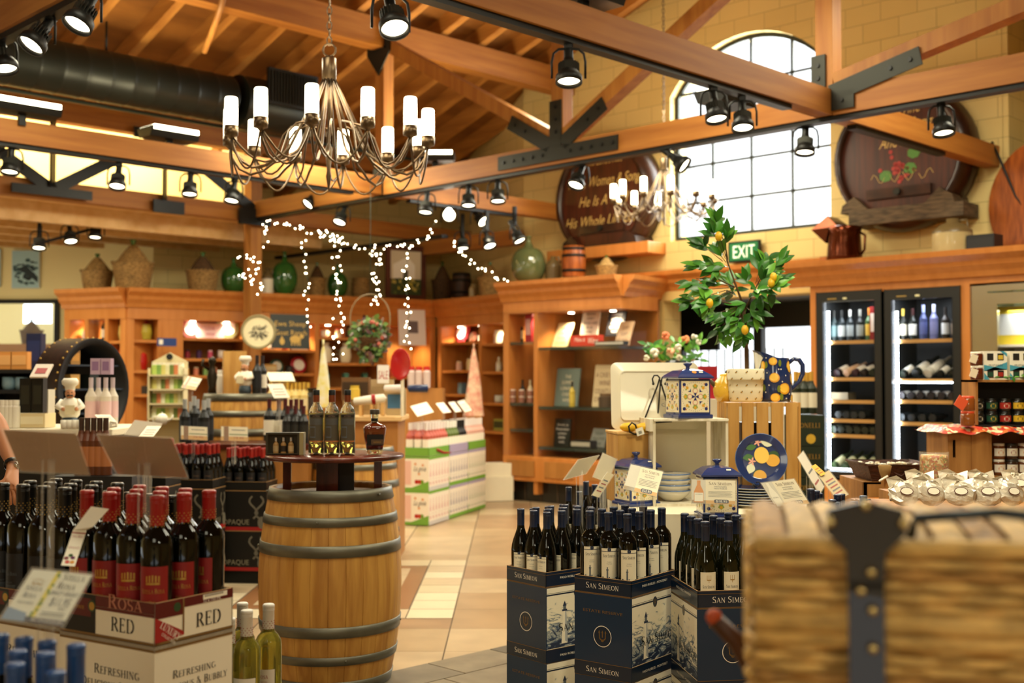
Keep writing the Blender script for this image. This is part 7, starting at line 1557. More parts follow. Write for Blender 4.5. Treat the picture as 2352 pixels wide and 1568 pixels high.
m = MB(); m.box(xs_-38*u_, xs_+38*u_, -.028, -.018, -.02, zl+.06, LEA); m.prism([(xs_-38*u_, zl+.05), (xs_+38*u_, zl+.05), (xs_+42*u_, zl+.09), (xs_+85*u_, zl+.11), (xs_+80*u_, zl+.135), (xs_, zl+.145), (xs_-80*u_, zl+.135), (xs_-85*u_, zl+.11), (xs_-42*u_, zl+.09)], .018, .028, LEA, frame((0, 0, 0), (1, 0, 0), (0, 0, 1))); m.box(xs_-38*u_, xs_+38*u_, -.02, .1, zt3-.012, zt3+.006, LEA); m.build('leather_strap', ha)
for (dx, z) in ((-75*u_, zl+.122), (78*u_, zl+.122), (0, zl+.14), (10*u_, zl+.07), (-12*u_, zl+.05), (12*u_, zl+.03), (12*u_, zl-.01)): MB().ball((xs_+dx, -.032, z), .006, STUD, 8).build('stud', ha)
m = MB(); m.tube([(xs_-60*u_, -.0, zt3+.012), (xs_-50*u_, -.02, zt3+.02), (xs_+50*u_, -.02, zt3+.02), (xs_+60*u_, 0, zt3+.012)], .006, M('steel_buckle', '5a6a70', .25, 1), 8); m.build('buckle', ha)
m = MB(); m.tube([(P(2062, 0, dh).x-hx0, .0, zt3+.0), (P(2072, 0, dh).x-hx0, -.01, zt3+.022), (P(2240, 0, dh).x-hx0, -.012, zt3+.03), (P(2400, 0, dh).x-hx0, -.01, zt3+.022), (P(2410, 0, dh).x-hx0, 0, zt3)], .006, M('handle_grey', '3c4448', .35, .6), 8); m.build('handle', ha)
o = MB().box(-.05, Wh+.05, -.03, Dh+.03, 0, .448, WCR).build('hamper_stand', loc=(hx0, dh+.02, 0)); tag(o, 'wooden stand hidden under the wicker hamper', 'stand')
m = MB(); q = P(1690, 1470, 1.75); m.tube([(-.03, 0, .03), (0, 0, 0), (.04, 0, -.06), (.05, 0, -.2)], [.012, .014, .02, .03], M('leather_brown', '4a2a14', .5), 8); m.ball((-.032, 0, .034), .013, M('tip_orange', 'b8502c', .5), 8); o = m.build('umbrella_handle', loc=q); tag(o, 'blurred brown leather handle with an orange tip at the hamper left edge', 'handle')
o['label'] = 'blurred brown leather grip with an orange tip left of the hamper'; o.name = 'leather_grip'; o.data.name = 'leather_grip'; o['category'] = 'grip'
# entrance display behind the ceramics: bouquet, red box, sparkling wine
q = P(1548, 830, 8.6); t = thing('flower_bouquet', 'bouquet of orange and white flowers behind the big platter', 'flowers', q-Vector((0, 0, .02)), 0); m = MB(); rg = random.Random(12)
for (px, py, r, c_) in [(1529, 771, 11, 'e8865a'), (1574, 779, 11, 'e8905c'), (1540, 806, 10, 'f0b890'), (1503, 810, 12, 'f4f0dc'), (1595, 773, 8, 'f6f2e4'), (1605, 785, 8, 'f6f2e4'), (1558, 797, 9, 'f4eede'), (1560, 822, 9, 'f4ecd4'), (1590, 825, 6, 'f4ecd4'), (1485, 822, 8, 'f0ead0')]:
 c = P(px, py, 8.6+rg.uniform(-.05, .05))-t.location; r_ = r/F*8.6
 for k in range(9): a = rg.uniform(0, 2*PI); m.ball((c.x+r_*.5*math.cos(a), c.y+r_*.3*math.sin(a*2), c.z+r_*.5*math.sin(a)), (r_*.5, r_*.4, r_*.45), M('petal_'+c_, c_, .6), 7)
m.build('blossoms', t); m = MB()
for i in range(70): c = P(rg.uniform(1485, 1612), rg.uniform(785, 832), 8.6)-t.location; leaf(m, c, Vector((rg.uniform(-1, 1), rg.uniform(-1, 1), rg.uniform(-.3, 1))), rg.uniform(.06, .1), .016, rg.choice(LG[:3]), Vector((0, -1, .5)))
m.build('leaves', t); m = MB(); m.lathe([(.22, -.06), (.1, .01), (.04, .03), (.001, .03)], BLK, 4, RZ(.6)); m.box(-.2, .2, -.15, .15, -.95, -.06, CABD); m.build('plant_stand', t)
q = P(1625, 915, 8.0); o = MB().box(-.06, .06, -.05, .05, 0, .22, M('crimson_box', 'b01c2a', .4)).build('red_box', loc=q); tag(o, 'crimson gift box behind the yellow teapot', 'box')
o = MB().box(-.3, .5, -.1, .5, 0, q.z-.003, CLOTH).build('low_counter', loc=(q.x, q.y, 0)); tag(o, 'low cream counter near the entrance behind the pine crate', 'counter')

for i in range(5):
 q = P(1828+9*i, 950, 8.6+.12*(i % 2)); mb = g_bottle('1a2416', 'c89a3c', 'e8e0c8', .31, .04); goods(mb, 'sparkling_bottle', q, 'gold necked sparkling bottle right of the pine crate, %s' % nth(i, 5), 'bottle', 0, 'gold necked sparkling bottles')
for r_ in range(3):
 q = P(1850, 955+72*(r_+1), 8.5); mb = MB(); mb.box(-.1, .14, 0, .3, 0, .22, M('dark_green_case', '1c2a1a', .5)); mb.text('DONELLI', .035, .02, .13, GOLD, frame((0, -.001, 0), (1, 0, 0), (0, 0, 1)), 'serif', width=.18); mb.disc(.04, .05, .035, pal('d8b040'), frame((0, -.001, 0), (1, 0, 0), (0, 0, 1)), .0005, 12)
 goods(mb, 'green_case', (q.x, q.y, zat(952, 8.5)-.225*(r_+1)), 'dark green gold lettered case right of the pine crate, %s from top' % ORD[r_], 'case', 0, 'dark green cases')
# ============================================================ BARRELS
OAK = M('oak_stave', 'c79445', .5, c2='a97430', nscale=5, stretch=(5, 5, .5), bump=.12); HOOP = M('galvanised_hoop', '6f6c5e', .45, .75, noise=.15, nscale=9); OAKH = wood('oak_head', '8a6238', '6a4626', .6, (8, 1, 1), 4)
def barrel(name, label, loc, k=1.0, group=None, yaw=0):
 t = thing(name, label, 'barrel', loc, yaw, group)
 H = .95*k; rf = lambda z: k*(.297+.056*(1-((z/k-.475)/.475)**2)) if 0 <= z <= H else k*.3
 m = MB(); n = 26; prof = [(rf(H*i/20), H*i/20) for i in range(21)]; vs = []; per = 3
 for (r, z) in prof:
  for s in range(n):
   for u, q in ((.02, 1), (.5, 1.0015), (.98, 1)): a = 2*PI*(s+u)/n; vs.append((r*q*math.cos(a), r*q*math.sin(a), z))
   a = 2*PI*(s+1.0)/n; vs.append((r*.992*math.cos(a), r*.992*math.sin(a), z))
 K = 4*n; m.add(vs, [(j*K+i, j*K+(i+1) % K, (j+1)*K+(i+1) % K, (j+1)*K+i) for j in range(20) for i in range(K)], OAK)
 m.lathe([(rf(H), H), (rf(H)*.93, H), (rf(H)*.92, H-.03*k)], OAK, 40); m.build('staves', t)
 m = MB(); m.disc(0, 0, rf(H)*.925, OAKH, None, H-.03*k, 40); m.build('head', t)
 for (z0, z1) in ((.0, .05), (.13, .172), (.262, .315), (.64, .695), (.782, .826), (.895, .952)):
  z0 *= k; z1 *= k; m = MB(); m.lathe([(rf(z0)+.001, z0), (rf(z0)+.0055, z0+.001), (rf(min(z1, H))+.0055, z1-.001), (rf(min(z1, H))-.0, z1)], HOOP, 60)
  for b in (2.0, 5.6): m.ball(((rf(z0)+.006)*math.cos(b*.7+z0*9), (rf(z0)+.006)*math.sin(b*.7+z0*9), (z0+z1)/2), .007*k, HOOP, 8)
  m.build('hoop', t)
 m = MB(); a = PI+.25; rr_ = k*.353; m.lathe([(.022, 0), (.018, -.01), (.001, -.012)], BLK, 14, frame((rr_*math.cos(a), rr_*math.sin(a), .47*k), (-math.sin(a), math.cos(a), 0), (0, 0, 1))); m.build('bung_hole', t)
 return t
q = P(760, 1113, 5.88); BX, BY = q.x, q.y
barrel('wine_barrel', 'large oak wine barrel on the tiled floor carrying the round mahogany stand', (BX, BY, .006))
MAH = wood('mahogany', '5e2414', '3e150a', .22, (6, 1, 1), 3, .02)
zt_t = zat(1042, BY)
t = thing('round_stand', 'round mahogany stand with square legs on the front barrel', 'stand', (BX+.02, BY, .93), .1)
hz = zt_t-.93
MB().lathe([(.001, hz-.024), (.335, hz-.024), (.343, hz-.018), (.343, hz-.004), (.338, hz), (.001, hz)], MAH, 56).build('round_top', t)
m = MB(); m.box(-.085, .02, -.11, -.07, 0, hz-.024, MAH); m.box(-.06, .095, .0, .03, 0, hz-.024, M('mahogany_dark', '1c0e08', .4)); m.box(-.02, .02, -.07, .0, 0, hz-.024, MAH); m.build('centre_leg', t)
for (x, y) in ((-.235, .0), (.215, -.05), (0, .24), (.0, -.0)): MB().box(x-.02, x+.02, y-.022, y+.022, 0, hz-.024, MAH).build('leg', t)
# bottles on the stand
CLG = M('clear_bottle', 'e8ead0', .02, trans=.92, ior=1.25, spec=.9); PW = M('pale_white_wine', 'd8cf6e', .03, trans=.8, ior=1.2, spec=.7)
wb = root('white_wine_bottle', 'bottle'); m = MB(); m.lathe([(.001, .012), (.02, .002), (.034, .0), (.0375, .006), (.0375, .2), (.036, .214), (.029, .232), (.018, .246), (.0155, .258), (.0155, .27)], CLG, 24); m.build('glass', wb)
m = MB(); m.lathe([(.001, .02), (.02, .012), (.0355, .01), (.0355, .2), (.033, .205), (.001, .205)], PW, 20); m.build('wine', wb)
m = MB(); m.lathe([(.0162, .26), (.0162, .294)], M('copper_seal', '7a3a18', .35, .4), 16); m.lathe([(.0165, .294), (.0165, .318), (.015, .32), (.001, .32)], BLK, 16)
for z in (.268, .275, .282): m.lathe([(.0163, z), (.017, z+.002), (.0163, z+.004)], M('copper_seal', '7a3a18', .35, .4), 16)
m.build('capsule', wb)
m = MB(); wrap_rect(m, .0379, -1.05, 1.05, .07, .2, M('brown_label', '4c4434', .5)); wrap_rect(m, .0382, -.95, .95, .185, .196, BLACKC); m.text('BOTTEGA', .007, 0, .187, M('tan_print', '8a6a50', .6), None, 'sans', wrap=.0385, width=.035)
for i in range(6): wrap_rect(m, .0382, -.9, .9, .15+.005*i, .1515+.005*i, GREY)
wrap_rect(m, .0382, -.9, -.1, .085, .14, GREY); wrap_rect(m, .0384, -.85, -.15, .09, .135, M('brown_label', '4c4434', .5)); wrap_rect(m, .0382, -1.05, 1.05, .064, .07, M('copper_line', 'b8703a', .4)); m.build('label', wb)
WB = Proto(wb)
for i, px in enumerate((726, 762, 798)): q = P(px, 1042, BY-.07); WB.place((q.x, q.y, zt_t+.001), .15, 'clear white wine bottle on the mahogany stand, %s' % nth(i, 3), 'bottle', 'clear bottles on the stand')
q = P(860, 1040, BY-.03); t = thing('decanter_bottle', 'wide shouldered amber spirit decanter with a dark stopper on the stand', 'bottle', (q.x, q.y, zt_t+.001), .2)
AMB = M('amber_spirit', '6a2408', .04, trans=.35, spec=.9, coat=.6)
def sqp(m, prof, mat, k=24):
 vs = []
 for r, z in prof:
  for i in range(k): a = 2*PI*i/k; c_, s_ = math.cos(a), math.sin(a); f_ = (abs(c_)**5+abs(s_)**5)**(-.2); vs.append((r*c_*f_, r*s_*f_*.72, z))
 n = len(prof); m.add(vs, [(j*k+i, j*k+(i+1) % k, (j+1)*k+(i+1) % k, (j+1)*k+i) for j in range(n-1) for i in range(k)]+[tuple(range(k))[::-1], tuple(range((n-1)*k, n*k))], mat, smooth=True)
m = MB(); sqp(m, [(.034, 0), (.036, .004), (.04, .02), (.041, .026)], CLG); m.build('glass_base', t)
m = MB(); sqp(m, [(.04, .022), (.05, .08), (.056, .128), (.05, .142), (.02, .155), (.016, .16)], AMB); m.build('body', t)
m = MB(); m.lathe([(.017, .158), (.015, .165), (.018, .18), (.019, .2)], CLG, 20); m.lathe([(.0175, .163), (.0175, .178)], BLK, 20); m.build('neck', t)
MB().lathe([(.024, .198), (.024, .22), (.022, .223), (.001, .223)], M('stopper', '3a2e20', .4), 20).build('stopper', t)
m = MB(frame((0, -.0372, 0), (1, 0, 0), (0, -.13, 1))); m.rect(-.042, .045, .042, .1, BLACKC); m.rect(-.02, .05, .04, .075, M('brown_ink', '5c4630', .6), None, .0005); m.text('RESERVE', .007, .01, .058, GOLD, None, 'sans', .001); m.build('label', t)
q = P(610, 1043, BY-.1); s = BY/F; t = thing('miniature_box', 'windowed gift box with three miniature bottles at the stand left edge', 'gift box', (q.x, q.y, zt_t+.001), .0)
wv, hv = 76*s, 50*s; BRC = M('bronze_card', '3c3628', .4, .3)
MB().prism([(0, 0), (wv, 0), (wv, hv), (0, hv)], 0, .012, BRC, frame((0, .012, 0), (1, 0, 0), (0, 0, 1)), holes=[[(.01, .008), (.01, hv-.008), (wv-.01, hv-.008), (wv-.01, .008)]]).build('frame', t)
MB().box(0, wv, .05, .06, 0, hv, BRC).box(0, wv, 0, .06, hv-.003, hv, BRC).box(0, wv, 0, .06, 0, .003, BRC).box(wv, wv+.02, .0, .06, 0, hv, M('card_tan2', '9a8a5e', .5)).build('box_body', t)
for i in range(3):
 m = g_bottle('a8804a', 'e8e8e0', ('b09468', '2a2018', 'c8a878')[i], .08, .014); o = m.build('miniature_bottle', t); o.location = (.035+.037*i+.01, .03, .004)
# ============================================================ LEFT FOREGROUND WINE
DRED = M('dark_red_print', '5c1414', .45); BRED = M('bright_red_print', 'a02220', .45)
def st_case(m, L, W, h):
 m.box(0, L, 0, W, 0, h, CARDW); m.box(0, L, 0, W, h-.012, h+.0005, M('bronze_edge', '6a5030', .5))
 for kind, f, w_ in faces(L, W):
  m.rect(0, h-.014, w_, h-.008, GOLDD, f, .0003)
  x = w_*.62 if kind == 'long' else w_/2; k = .026 if kind == 'long' else .022
  m.text('Refreshing', k*.85, x, h*.72, INK, f, 'smallcaps', .0004, width=k*6.2); m.text('Delicious & Bubbly', k*.85, x, h*.72-k*1.3, INK, f, 'smallcaps', .0004, width=min(w_*.9, k*9.6))
  for i in range(3): m.disc(x+(i-1)*k*.9, h*.72-k*1.85, k*.12, REDC, f, .0004, 5)
  m.text("America's Favorite", k*.6, x, h*.72-k*3, REDC, f, 'smallcaps', .0004, width=k*7.6)
  if kind == 'long':
   m.disc(w_*.2, h*.42, .034, REDC, f, .0005, 24); m.disc(w_*.2, h*.42, .028, DKB, f, .0007, 24); m.rect(w_*.2-.036, h*.4, w_*.2+.036, h*.44, REDC, f, .0009); m.text('IMPACT', .012, w_*.2, h*.405, WHT, f, 'sans', .0011, width=.05)
  m.disc(x, h*.12, .04, M('faint_print', 'c8a89a', .6), f, .0003, 20, a0=0, a1=PI)
def st_tray(m, L, W, h):
 t = .004; m.box(0, L, 0, W, 0, .004, KRAFT)
 for (x0, x1, y0, y1) in ((0, L, 0, t), (0, L, W-t, W), (0, t, 0, W), (L-t, L, 0, W)): m.box(x0, x1, y0, y1, 0, h, CARDW); m.box(x0, x1, y0, y1, h, h+.0012, KRAFT)
 for kind, f, w_ in faces(L, W):
  m.rect(0, 0, w_, .006, GOLDD, f, .0004)
  if kind == 'long':
   m.rect(0, 0, w_*.39, h, BLACKC, f, .0002); m.rect(w_*.08, h*.45, w_*.34, h*.9, DRED, f, .0004); m.text('IL CONTE', .008, w_*.2, h*.62, GOLD, f, 'serif', .0006, width=w_*.14); m.disc(w_*.35, h*.72, .014, M('medal_green', '2c4a2c', .4), f, .0006, 18); m.disc(w_*.35, h*.72, .01, GOLD, f, .0008, 16)
   m.rect(w_*.39, h*.74, w_, h, DRED, f, .0002); m.text('ROSA', h*.34, w_*.7, h*.74, M('rose_gold_print', 'c08068', .5), f, 'smallcaps', .0004, width=w_*.36); m.rect(w_*.39, h*.66, w_, h*.735, DRED, f, .0003)
   m.text('RED', h*.34, w_*.68, h*.2, INK, f, 'serif', .0005, width=w_*.25)
  else:
   m.poly([(0, 0), (w_*.3, h*.18), (0, h*.62)], BRED, f, .0004); m.poly([(0, .0), (w_*.36, .012), (w_*.36, h*.2), (0, h*.66)], BRED, f, .0003)
   m.rect(0, h*.62, w_*.34, h, DRED, f, .0002); m.poly([(w_*.34, h*.2), (w_*.36, h*.2), (w_*.36, h), (w_*.34, h)], GOLDD, f, .0005); m.disc(w_*.27, h*.82, .011, M('medal_green', '2c4a2c', .4), f, .0006, 16)
   f2 = f @ TR(w_*.06, h*.56, .0008) @ RZ(-.62); m.text('LUXURY', .016, .042, -.012, WHT, f2, 'serif', 0, width=.07); m.text('COLLECTION', .007, .046, -.024, WHT, f2, 'sans', 0, width=.05)
   m.rect(w_*.36, h*.78, w_, h, DRED, f, .0002); m.rect(w_*.6, h*.86, w_*.92, h*.98, PAPER, f, .0004)
   for i in range(22): m.rect(w_*.62+.0028*i, h*.92, w_*.62+.0028*i+.0014, h*.97, INK, f, .0006)
   m.text('12 x 750 ML', .008, w_*.72, h*.79, WHT, f, 'sans', .0005, width=w_*.24); m.text('RED', h*.34, w_*.68, h*.22, INK, f, 'serif', .0005, width=w_*.34)
Y0 = D2(-32); e1 = Vector((math.cos(Y0), math.sin(Y0), 0))
o1 = stack(355, 1484, 2.72, Y0, 'x', .338, .245, st_case, st_tray, .3, .097, 2, 'wine', 'the white red wine stack at the left front')
fill_tray('stella', o1, Y0, 4, 3, .338, .245, o1.z+.03, 'Red capped bottle', 'the left front tray', 'red capped bottles in the left front tray', face=-.25, jit=.35, scale=1.02)
o2 = o1-e1*.35+Vector((-.0, .02, 0))
def bk_tray(m, L, W, h):
 st_tray(m, L, W, h*.75)
c = MB(); st_tray(c, .338, .245, .075); ob = c.build('wine_tray', loc=o2, rz=Y0); tag(ob, 'tray of black capped bottles at the left frame edge', 'tray')
for oo, w_ in ((o1, 'red'), (o2, 'black')): ob = MB().box(.006, .332, .006, .239, .005, .032, KRAFT).build('carton_insert', loc=oo, rz=Y0); tag(ob, 'cardboard insert under the %s capped bottles' % w_, 'insert')
for i in range(2): c = MB(); st_case(c, .338, .245, .3); ob = c.build('wine_case', loc=(o2.x, o2.y, o2.z-.302*(i+1)), rz=Y0); tag(ob, '%s white case below the black capped bottles' % ('upper', 'lower')[i], 'wine case')
ob = MB().box(.02, .32, .02, .22, 0, o2.z-.61, BLK).build('riser', loc=(o2.x, o2.y, 0), rz=Y0); tag(ob, 'dark riser under the black capped bottle stack', 'riser')
fill_tray('black', o2, Y0, 4, 3, .338, .245, o2.z+.03, 'Black capped bottle', 'the left edge tray', 'black capped bottles in the left edge tray', face=-.2, jit=.5, scale=1.02)
o3 = o1-e1*.2+Vector((.2, .29, 0))*1
for i in range(5):
 p = o2+Vector((-math.sin(Y0), math.cos(Y0), 0))*.3+e1*(.06+.085*i); BP['black'].place((p.x, p.y, p.z+.003), .3*i, 'black capped bottle in the row behind the left edge tray, %s' % nth(i, 5), 'bottle', 'black capped bottles behind')
c = MB(); c.box(0, .5, 0, .1, 0, o2.z, BLK); ob = c.build('bottle_plinth', loc=(o2.x-.12*0+.13, o2.y+.2, 0), rz=Y0); tag(ob, 'dark plinth under the back row of black capped bottles', 'plinth')
# neck tag
q = P(178, 1203, 2.68); t = thing('neck_tag', 'white fruit printed paper tag hooked on a red capped bottle neck', 'tag', q, 0)
a, b_, c_ = P(140, 1298, 2.6), P(172, 1300, 2.62), P(168, 1216, 2.7); x = b_-a; y = c_-a; f = frame(a-q, x/x.length, y/y.length); w_, h = x.length, y.length
m = MB(f); m.rect(0, 0, w_, h, PAPER); m.rect(0, h*.9, w_, h*.93, REDC, None, .0004); m.text('STELLA ROSA', h*.07, w_/2, h*.78, REDC, None, 'smallcaps', .0005, width=w_*.8)
for i in range(3): m.disc(w_*(.22+.28*i), h*.5, w_*.12, REDC, None, .0004, 14); m.disc(w_*(.22+.28*i), h*.5, w_*.09, PAPER, None, .0006, 14)
for (u, v, c2) in ((.2, .2, '7a2430'), (.45, .28, '3c5a30'), (.65, .22, '6a2a5a'), (.35, .1, 'c8402c'), (.7, .1, 'd8902c')): m.disc(w_*u, h*v, w_*.17, pal(c2), None, .0006, 12)
m.build('printed_panel', t)
m = MB(); d0 = c_-q; m.add([d0, d0+Vector((.045, .0, .006)), d0+Vector((.075, .02, .045)), d0+Vector((.03, .03, .05)), d0+x*.9], [(0, 4, 1), (0, 1, 2, 3)], PAPER); m.build('neck_loop', t)
# price card: white wine offer at front left, backs of two clear sign holders
def d_pinot(m, W, Hh):
 m.rect(0, 0, W, Hh, M('card_pale', 'dcdccb', .55)); m.rect(0, 0, W, Hh*.1, DKB, None, .0004); m.poly([(0, 0), (W*.38, 0), (W*.34, Hh*.16), (0, Hh*.24)], M('print_sea_blue', '7a94b0', .6), None, .0005)
 m.rect(W*.42, Hh*.1, W*.5, Hh, M('print_lemon', 'd8c84a', .6), None, .0004)
 rg = random.Random(2)
 for i in range(12): m.disc(W*(.46+rg.uniform(-.04, .04)), Hh*rg.uniform(.1, .95), W*.028, M('print_leaf', '6a8a3a', .6), None, .0006, 7)
 for (t_, h, x, y, c, ww) in (('Stella', .13, .76, .84, INK, .36), ('Rosa', .13, .72, .66, INK, .3), ('Stella', .1, .22, .58, DKB, .28), ('Rosa', .1, .22, .44, DKB, .22)): m.text(t_, Hh*h, W*x, Hh*y, c, None, 'smallcaps', .0008, width=W*ww)
 m.text('PINOT GRIGIO', Hh*.08, W*.75, Hh*.54, DKB, None, 'sans', .0008, width=W*.44); m.text('$11.95', Hh*.16, W*.76, Hh*.34, DKB, None, 'sans', .0008, width=W*.32); m.text('EACH', Hh*.05, W*.84, Hh*.27, DKB, None, 'sans', .0008, width=W*.1)
 m.text('PINOT GRIGIO', Hh*.05, W*.22, Hh*.32, GREY, None, 'serif', .0008, width=W*.26); m.rect(W*.56, Hh*.2, W*.94, Hh*.215, GREY, None, .0008); m.rect(W*.56, Hh*.15, W*.94, Hh*.165, GREY, None, .0008); m.text('PERFECT WITH CEVICHE AND SALMON', Hh*.05, W*.72, Hh*.03, WHT, None, 'sans', .0008, width=W*.5)
 for k in range(5): m.disc(W*(.14+.04*k), Hh*(.78+.03*math.sin(k*PI/4)), W*.012, GOLD, None, .0008, 8)
 m.stroke(Hh*.02, [(W*(.13+.18*i/8), Hh*(.72+.02*math.cos(i*1.5))) for i in range(9)], GOLD, None, .0008)
card('price_card', (2, 1421), (143, 1438), (76, 1307), (2.12, 2.06, 2.24), 'white wine offer card reading 11.95 at the lower left corner', d_pinot, .3)
BKC = M('card_back', 'ae8e70', .35, coat=.5)
def d_back(m, W, Hh):
 m.rect(0, 0, W, Hh, BKC); mm = TR(W, 0, 0) @ Matrix.Diagonal((-1, 1, 1, 1)); C2 = M('faint_back_print', 'b8987a', .5)
 m.text('Stella', Hh*.14, W*.75, Hh*.72, C2, mm, 'smallcaps', .0006, width=W*.36); m.text('Rosa', Hh*.14, W*.75, Hh*.52, C2, mm, 'smallcaps', .0006, width=W*.28); m.text('11.95', Hh*.13, W*.72, Hh*.22, C2, mm, 'sans', .0006, width=W*.26); m.stroke(Hh*.015, [(W*.45, 0), (W*.62, Hh)], C2, None, .0005)
 f2 = [(W*.5+W*.12*math.cos(2*PI*i/20), Hh*.45+W*.12*math.sin(2*PI*i/20)) for i in range(21)]; m.stroke(.0015, f2, ACR, None, .004)
card('sign_holder', (48, 1081), (204, 1089), (8, 987), (2.7, 2.7, 2.55), 'clear sign holder seen from behind, left one of two above the bottles', d_back, .36)
card('sign_holder', (270, 1088), (430, 1096), (225, 998), (2.85, 2.85, 2.7), 'clear sign holder seen from behind, right one of two above the bottles', d_back, .36)
# white and blue capped bottles at the front left
for i, (px, py, d) in enumerate([(557, 1383, 3.5), (567, 1400, 3.2), (617, 1386, 3.35), (527, 1418, 3.25), (505, 1400, 3.5)]):
 q = P(px, py, d); BP['white'].place((q.x, q.y, q.z-.302), .2-.2*i, ('white capped bottle of pale wine behind the others at the barrel foot', 'white capped bottle of pale wine, middle front one at the barrel foot', 'white capped bottle of pale wine nearest the barrel', 'white capped bottle of pale wine touching the stacked red wine case', 'white capped bottle hidden behind the red wine case')[i], 'bottle', 'white capped bottles of pale wine')
q = P(560, 1400, 3.38); ob = MB().box(-.25, .12, -.14, .16, 0, q.z-.33, BLK).build('bottle_plinth', loc=(q.x, q.y, 0)); tag(ob, 'dark plinth under the pale wine bottles', 'plinth')
for i, (px, py, d) in enumerate([(55, 1462, 2.12), (40, 1492, 2.05), (35, 1522, 1.96), (108, 1470, 2.1), (103, 1497, 2.0), (175, 1478, 2.08), (0, 1455, 2.15), (128, 1540, 1.95)]):
 q = P(px, py, d); BP['blue'].place((q.x, q.y, q.z-.302), .2, 'blue capped bottle at the lower left corner, %s' % ('back one of the left row', 'middle one of the left row', 'front one of the left row', 'back one of the middle row', 'middle one of the middle row', 'alone at the right by the round seal', 'cut by the frame edge', 'lowest one in front')[i], 'bottle', 'blue capped bottles at the lower left corner')
q = P(80, 1500, 2.05); ob = MB().box(-.12, .14, -.14, .12, 0, q.z-.35, BLK).build('bottle_plinth', loc=(q.x, q.y, 0)); tag(ob, 'dark plinth under the blue capped bottles', 'plinth')
# ============================================================ DARK CASES LEFT OF THE BARREL
OPB = M('opaque_case_black', '15130f', .45); VINE = M('vine_grey', '6e6a5e', .6); OPT = M('opaque_letters', '8a8672', .5)
def op_case(m, L, W, h):
 m.box(0, L, 0, W, 0, h, OPB)
 for kind, f, w_ in faces(L, W):
  m.rect(0, 0, w_, h*.09, BRED, f, .0004); m.text('OPAQUE', h*.13, w_*.34, h*.15, OPT, f, 'sans', .0006, width=w_*.58)
  rg = random.Random(6)
  for x0, a in ((.72, 1), (.85, -1)):
   pts = [(w_*(x0+.09*a*math.sin(i*.75)), h*(.3+.07*i)) for i in range(9)]; m.stroke(.014, pts, VINE, f, .0005)
  m.disc(w_*.9, h*.2, .03, VINE, f, .0005, 12, ry=.045)
  m.rect(0, h*.985, w_, h, KRAFT, f, .0004)
def op_tray(m, L, W, h):
 m.box(0, L, 0, W, 0, .004, OPB)
 for (x0, x1, y0, y1) in ((0, L, 0, .004), (0, L, W-.004, W), (0, .004, 0, W), (L-.004, L, 0, W)): m.box(x0, x1, y0, y1, 0, h, OPB); m.box(x0, x1, y0, y1, h, h+.002, KRAFT)
def dark_stack(px, py_tray, d, yaw, where, nx=4, ny=3, L=.345, W=.26):
 o = stack(px, py_tray, d, yaw, 'x', L, W, op_case, op_tray, .29, .06, 2, 'dark_wine', where)
 fill_tray('opaque', o, yaw, nx, ny, L, W, o.z, 'Dark bottle', where.replace('vine stack', 'tray'), 'red capsuled bottles in '+where)
dark_stack(612, 1126, 8.55, D2(-6), 'the black vine stack beside the barrel')
dark_stack(488, 1122, 8.2, D2(-6), 'the middle black vine stack')
dark_stack(380, 1118, 7.7, D2(-6), 'the left black vine stack', 4, 2)
# ============================================================ MIDDLE GROUND
def put(mb, name, px, py, d, label, cat, rz=0, group=None, z=None):
 q = P(px, py, d)
 if z is not None: q.z = z
 return goods(mb, name, q, label, cat, rz, group)
def counter(name, label, px0, px1, py, d, depth, mat, yaw=0, base=None):
 a = P(px0, py, d); b = P(px1, py, d); L = (b-a).length
 t = thing(name, label, 'table', (a.x, a.y-.0, 0), yaw)
 MB().box(0, L, 0, depth, a.z-.04, a.z-.002, mat).build('table_top', t, bevel=.004)
 MB().box(.03, L-.03, .03, depth-.03, 0, a.z-.04, base or CABD).build('base', t)
 return a.z
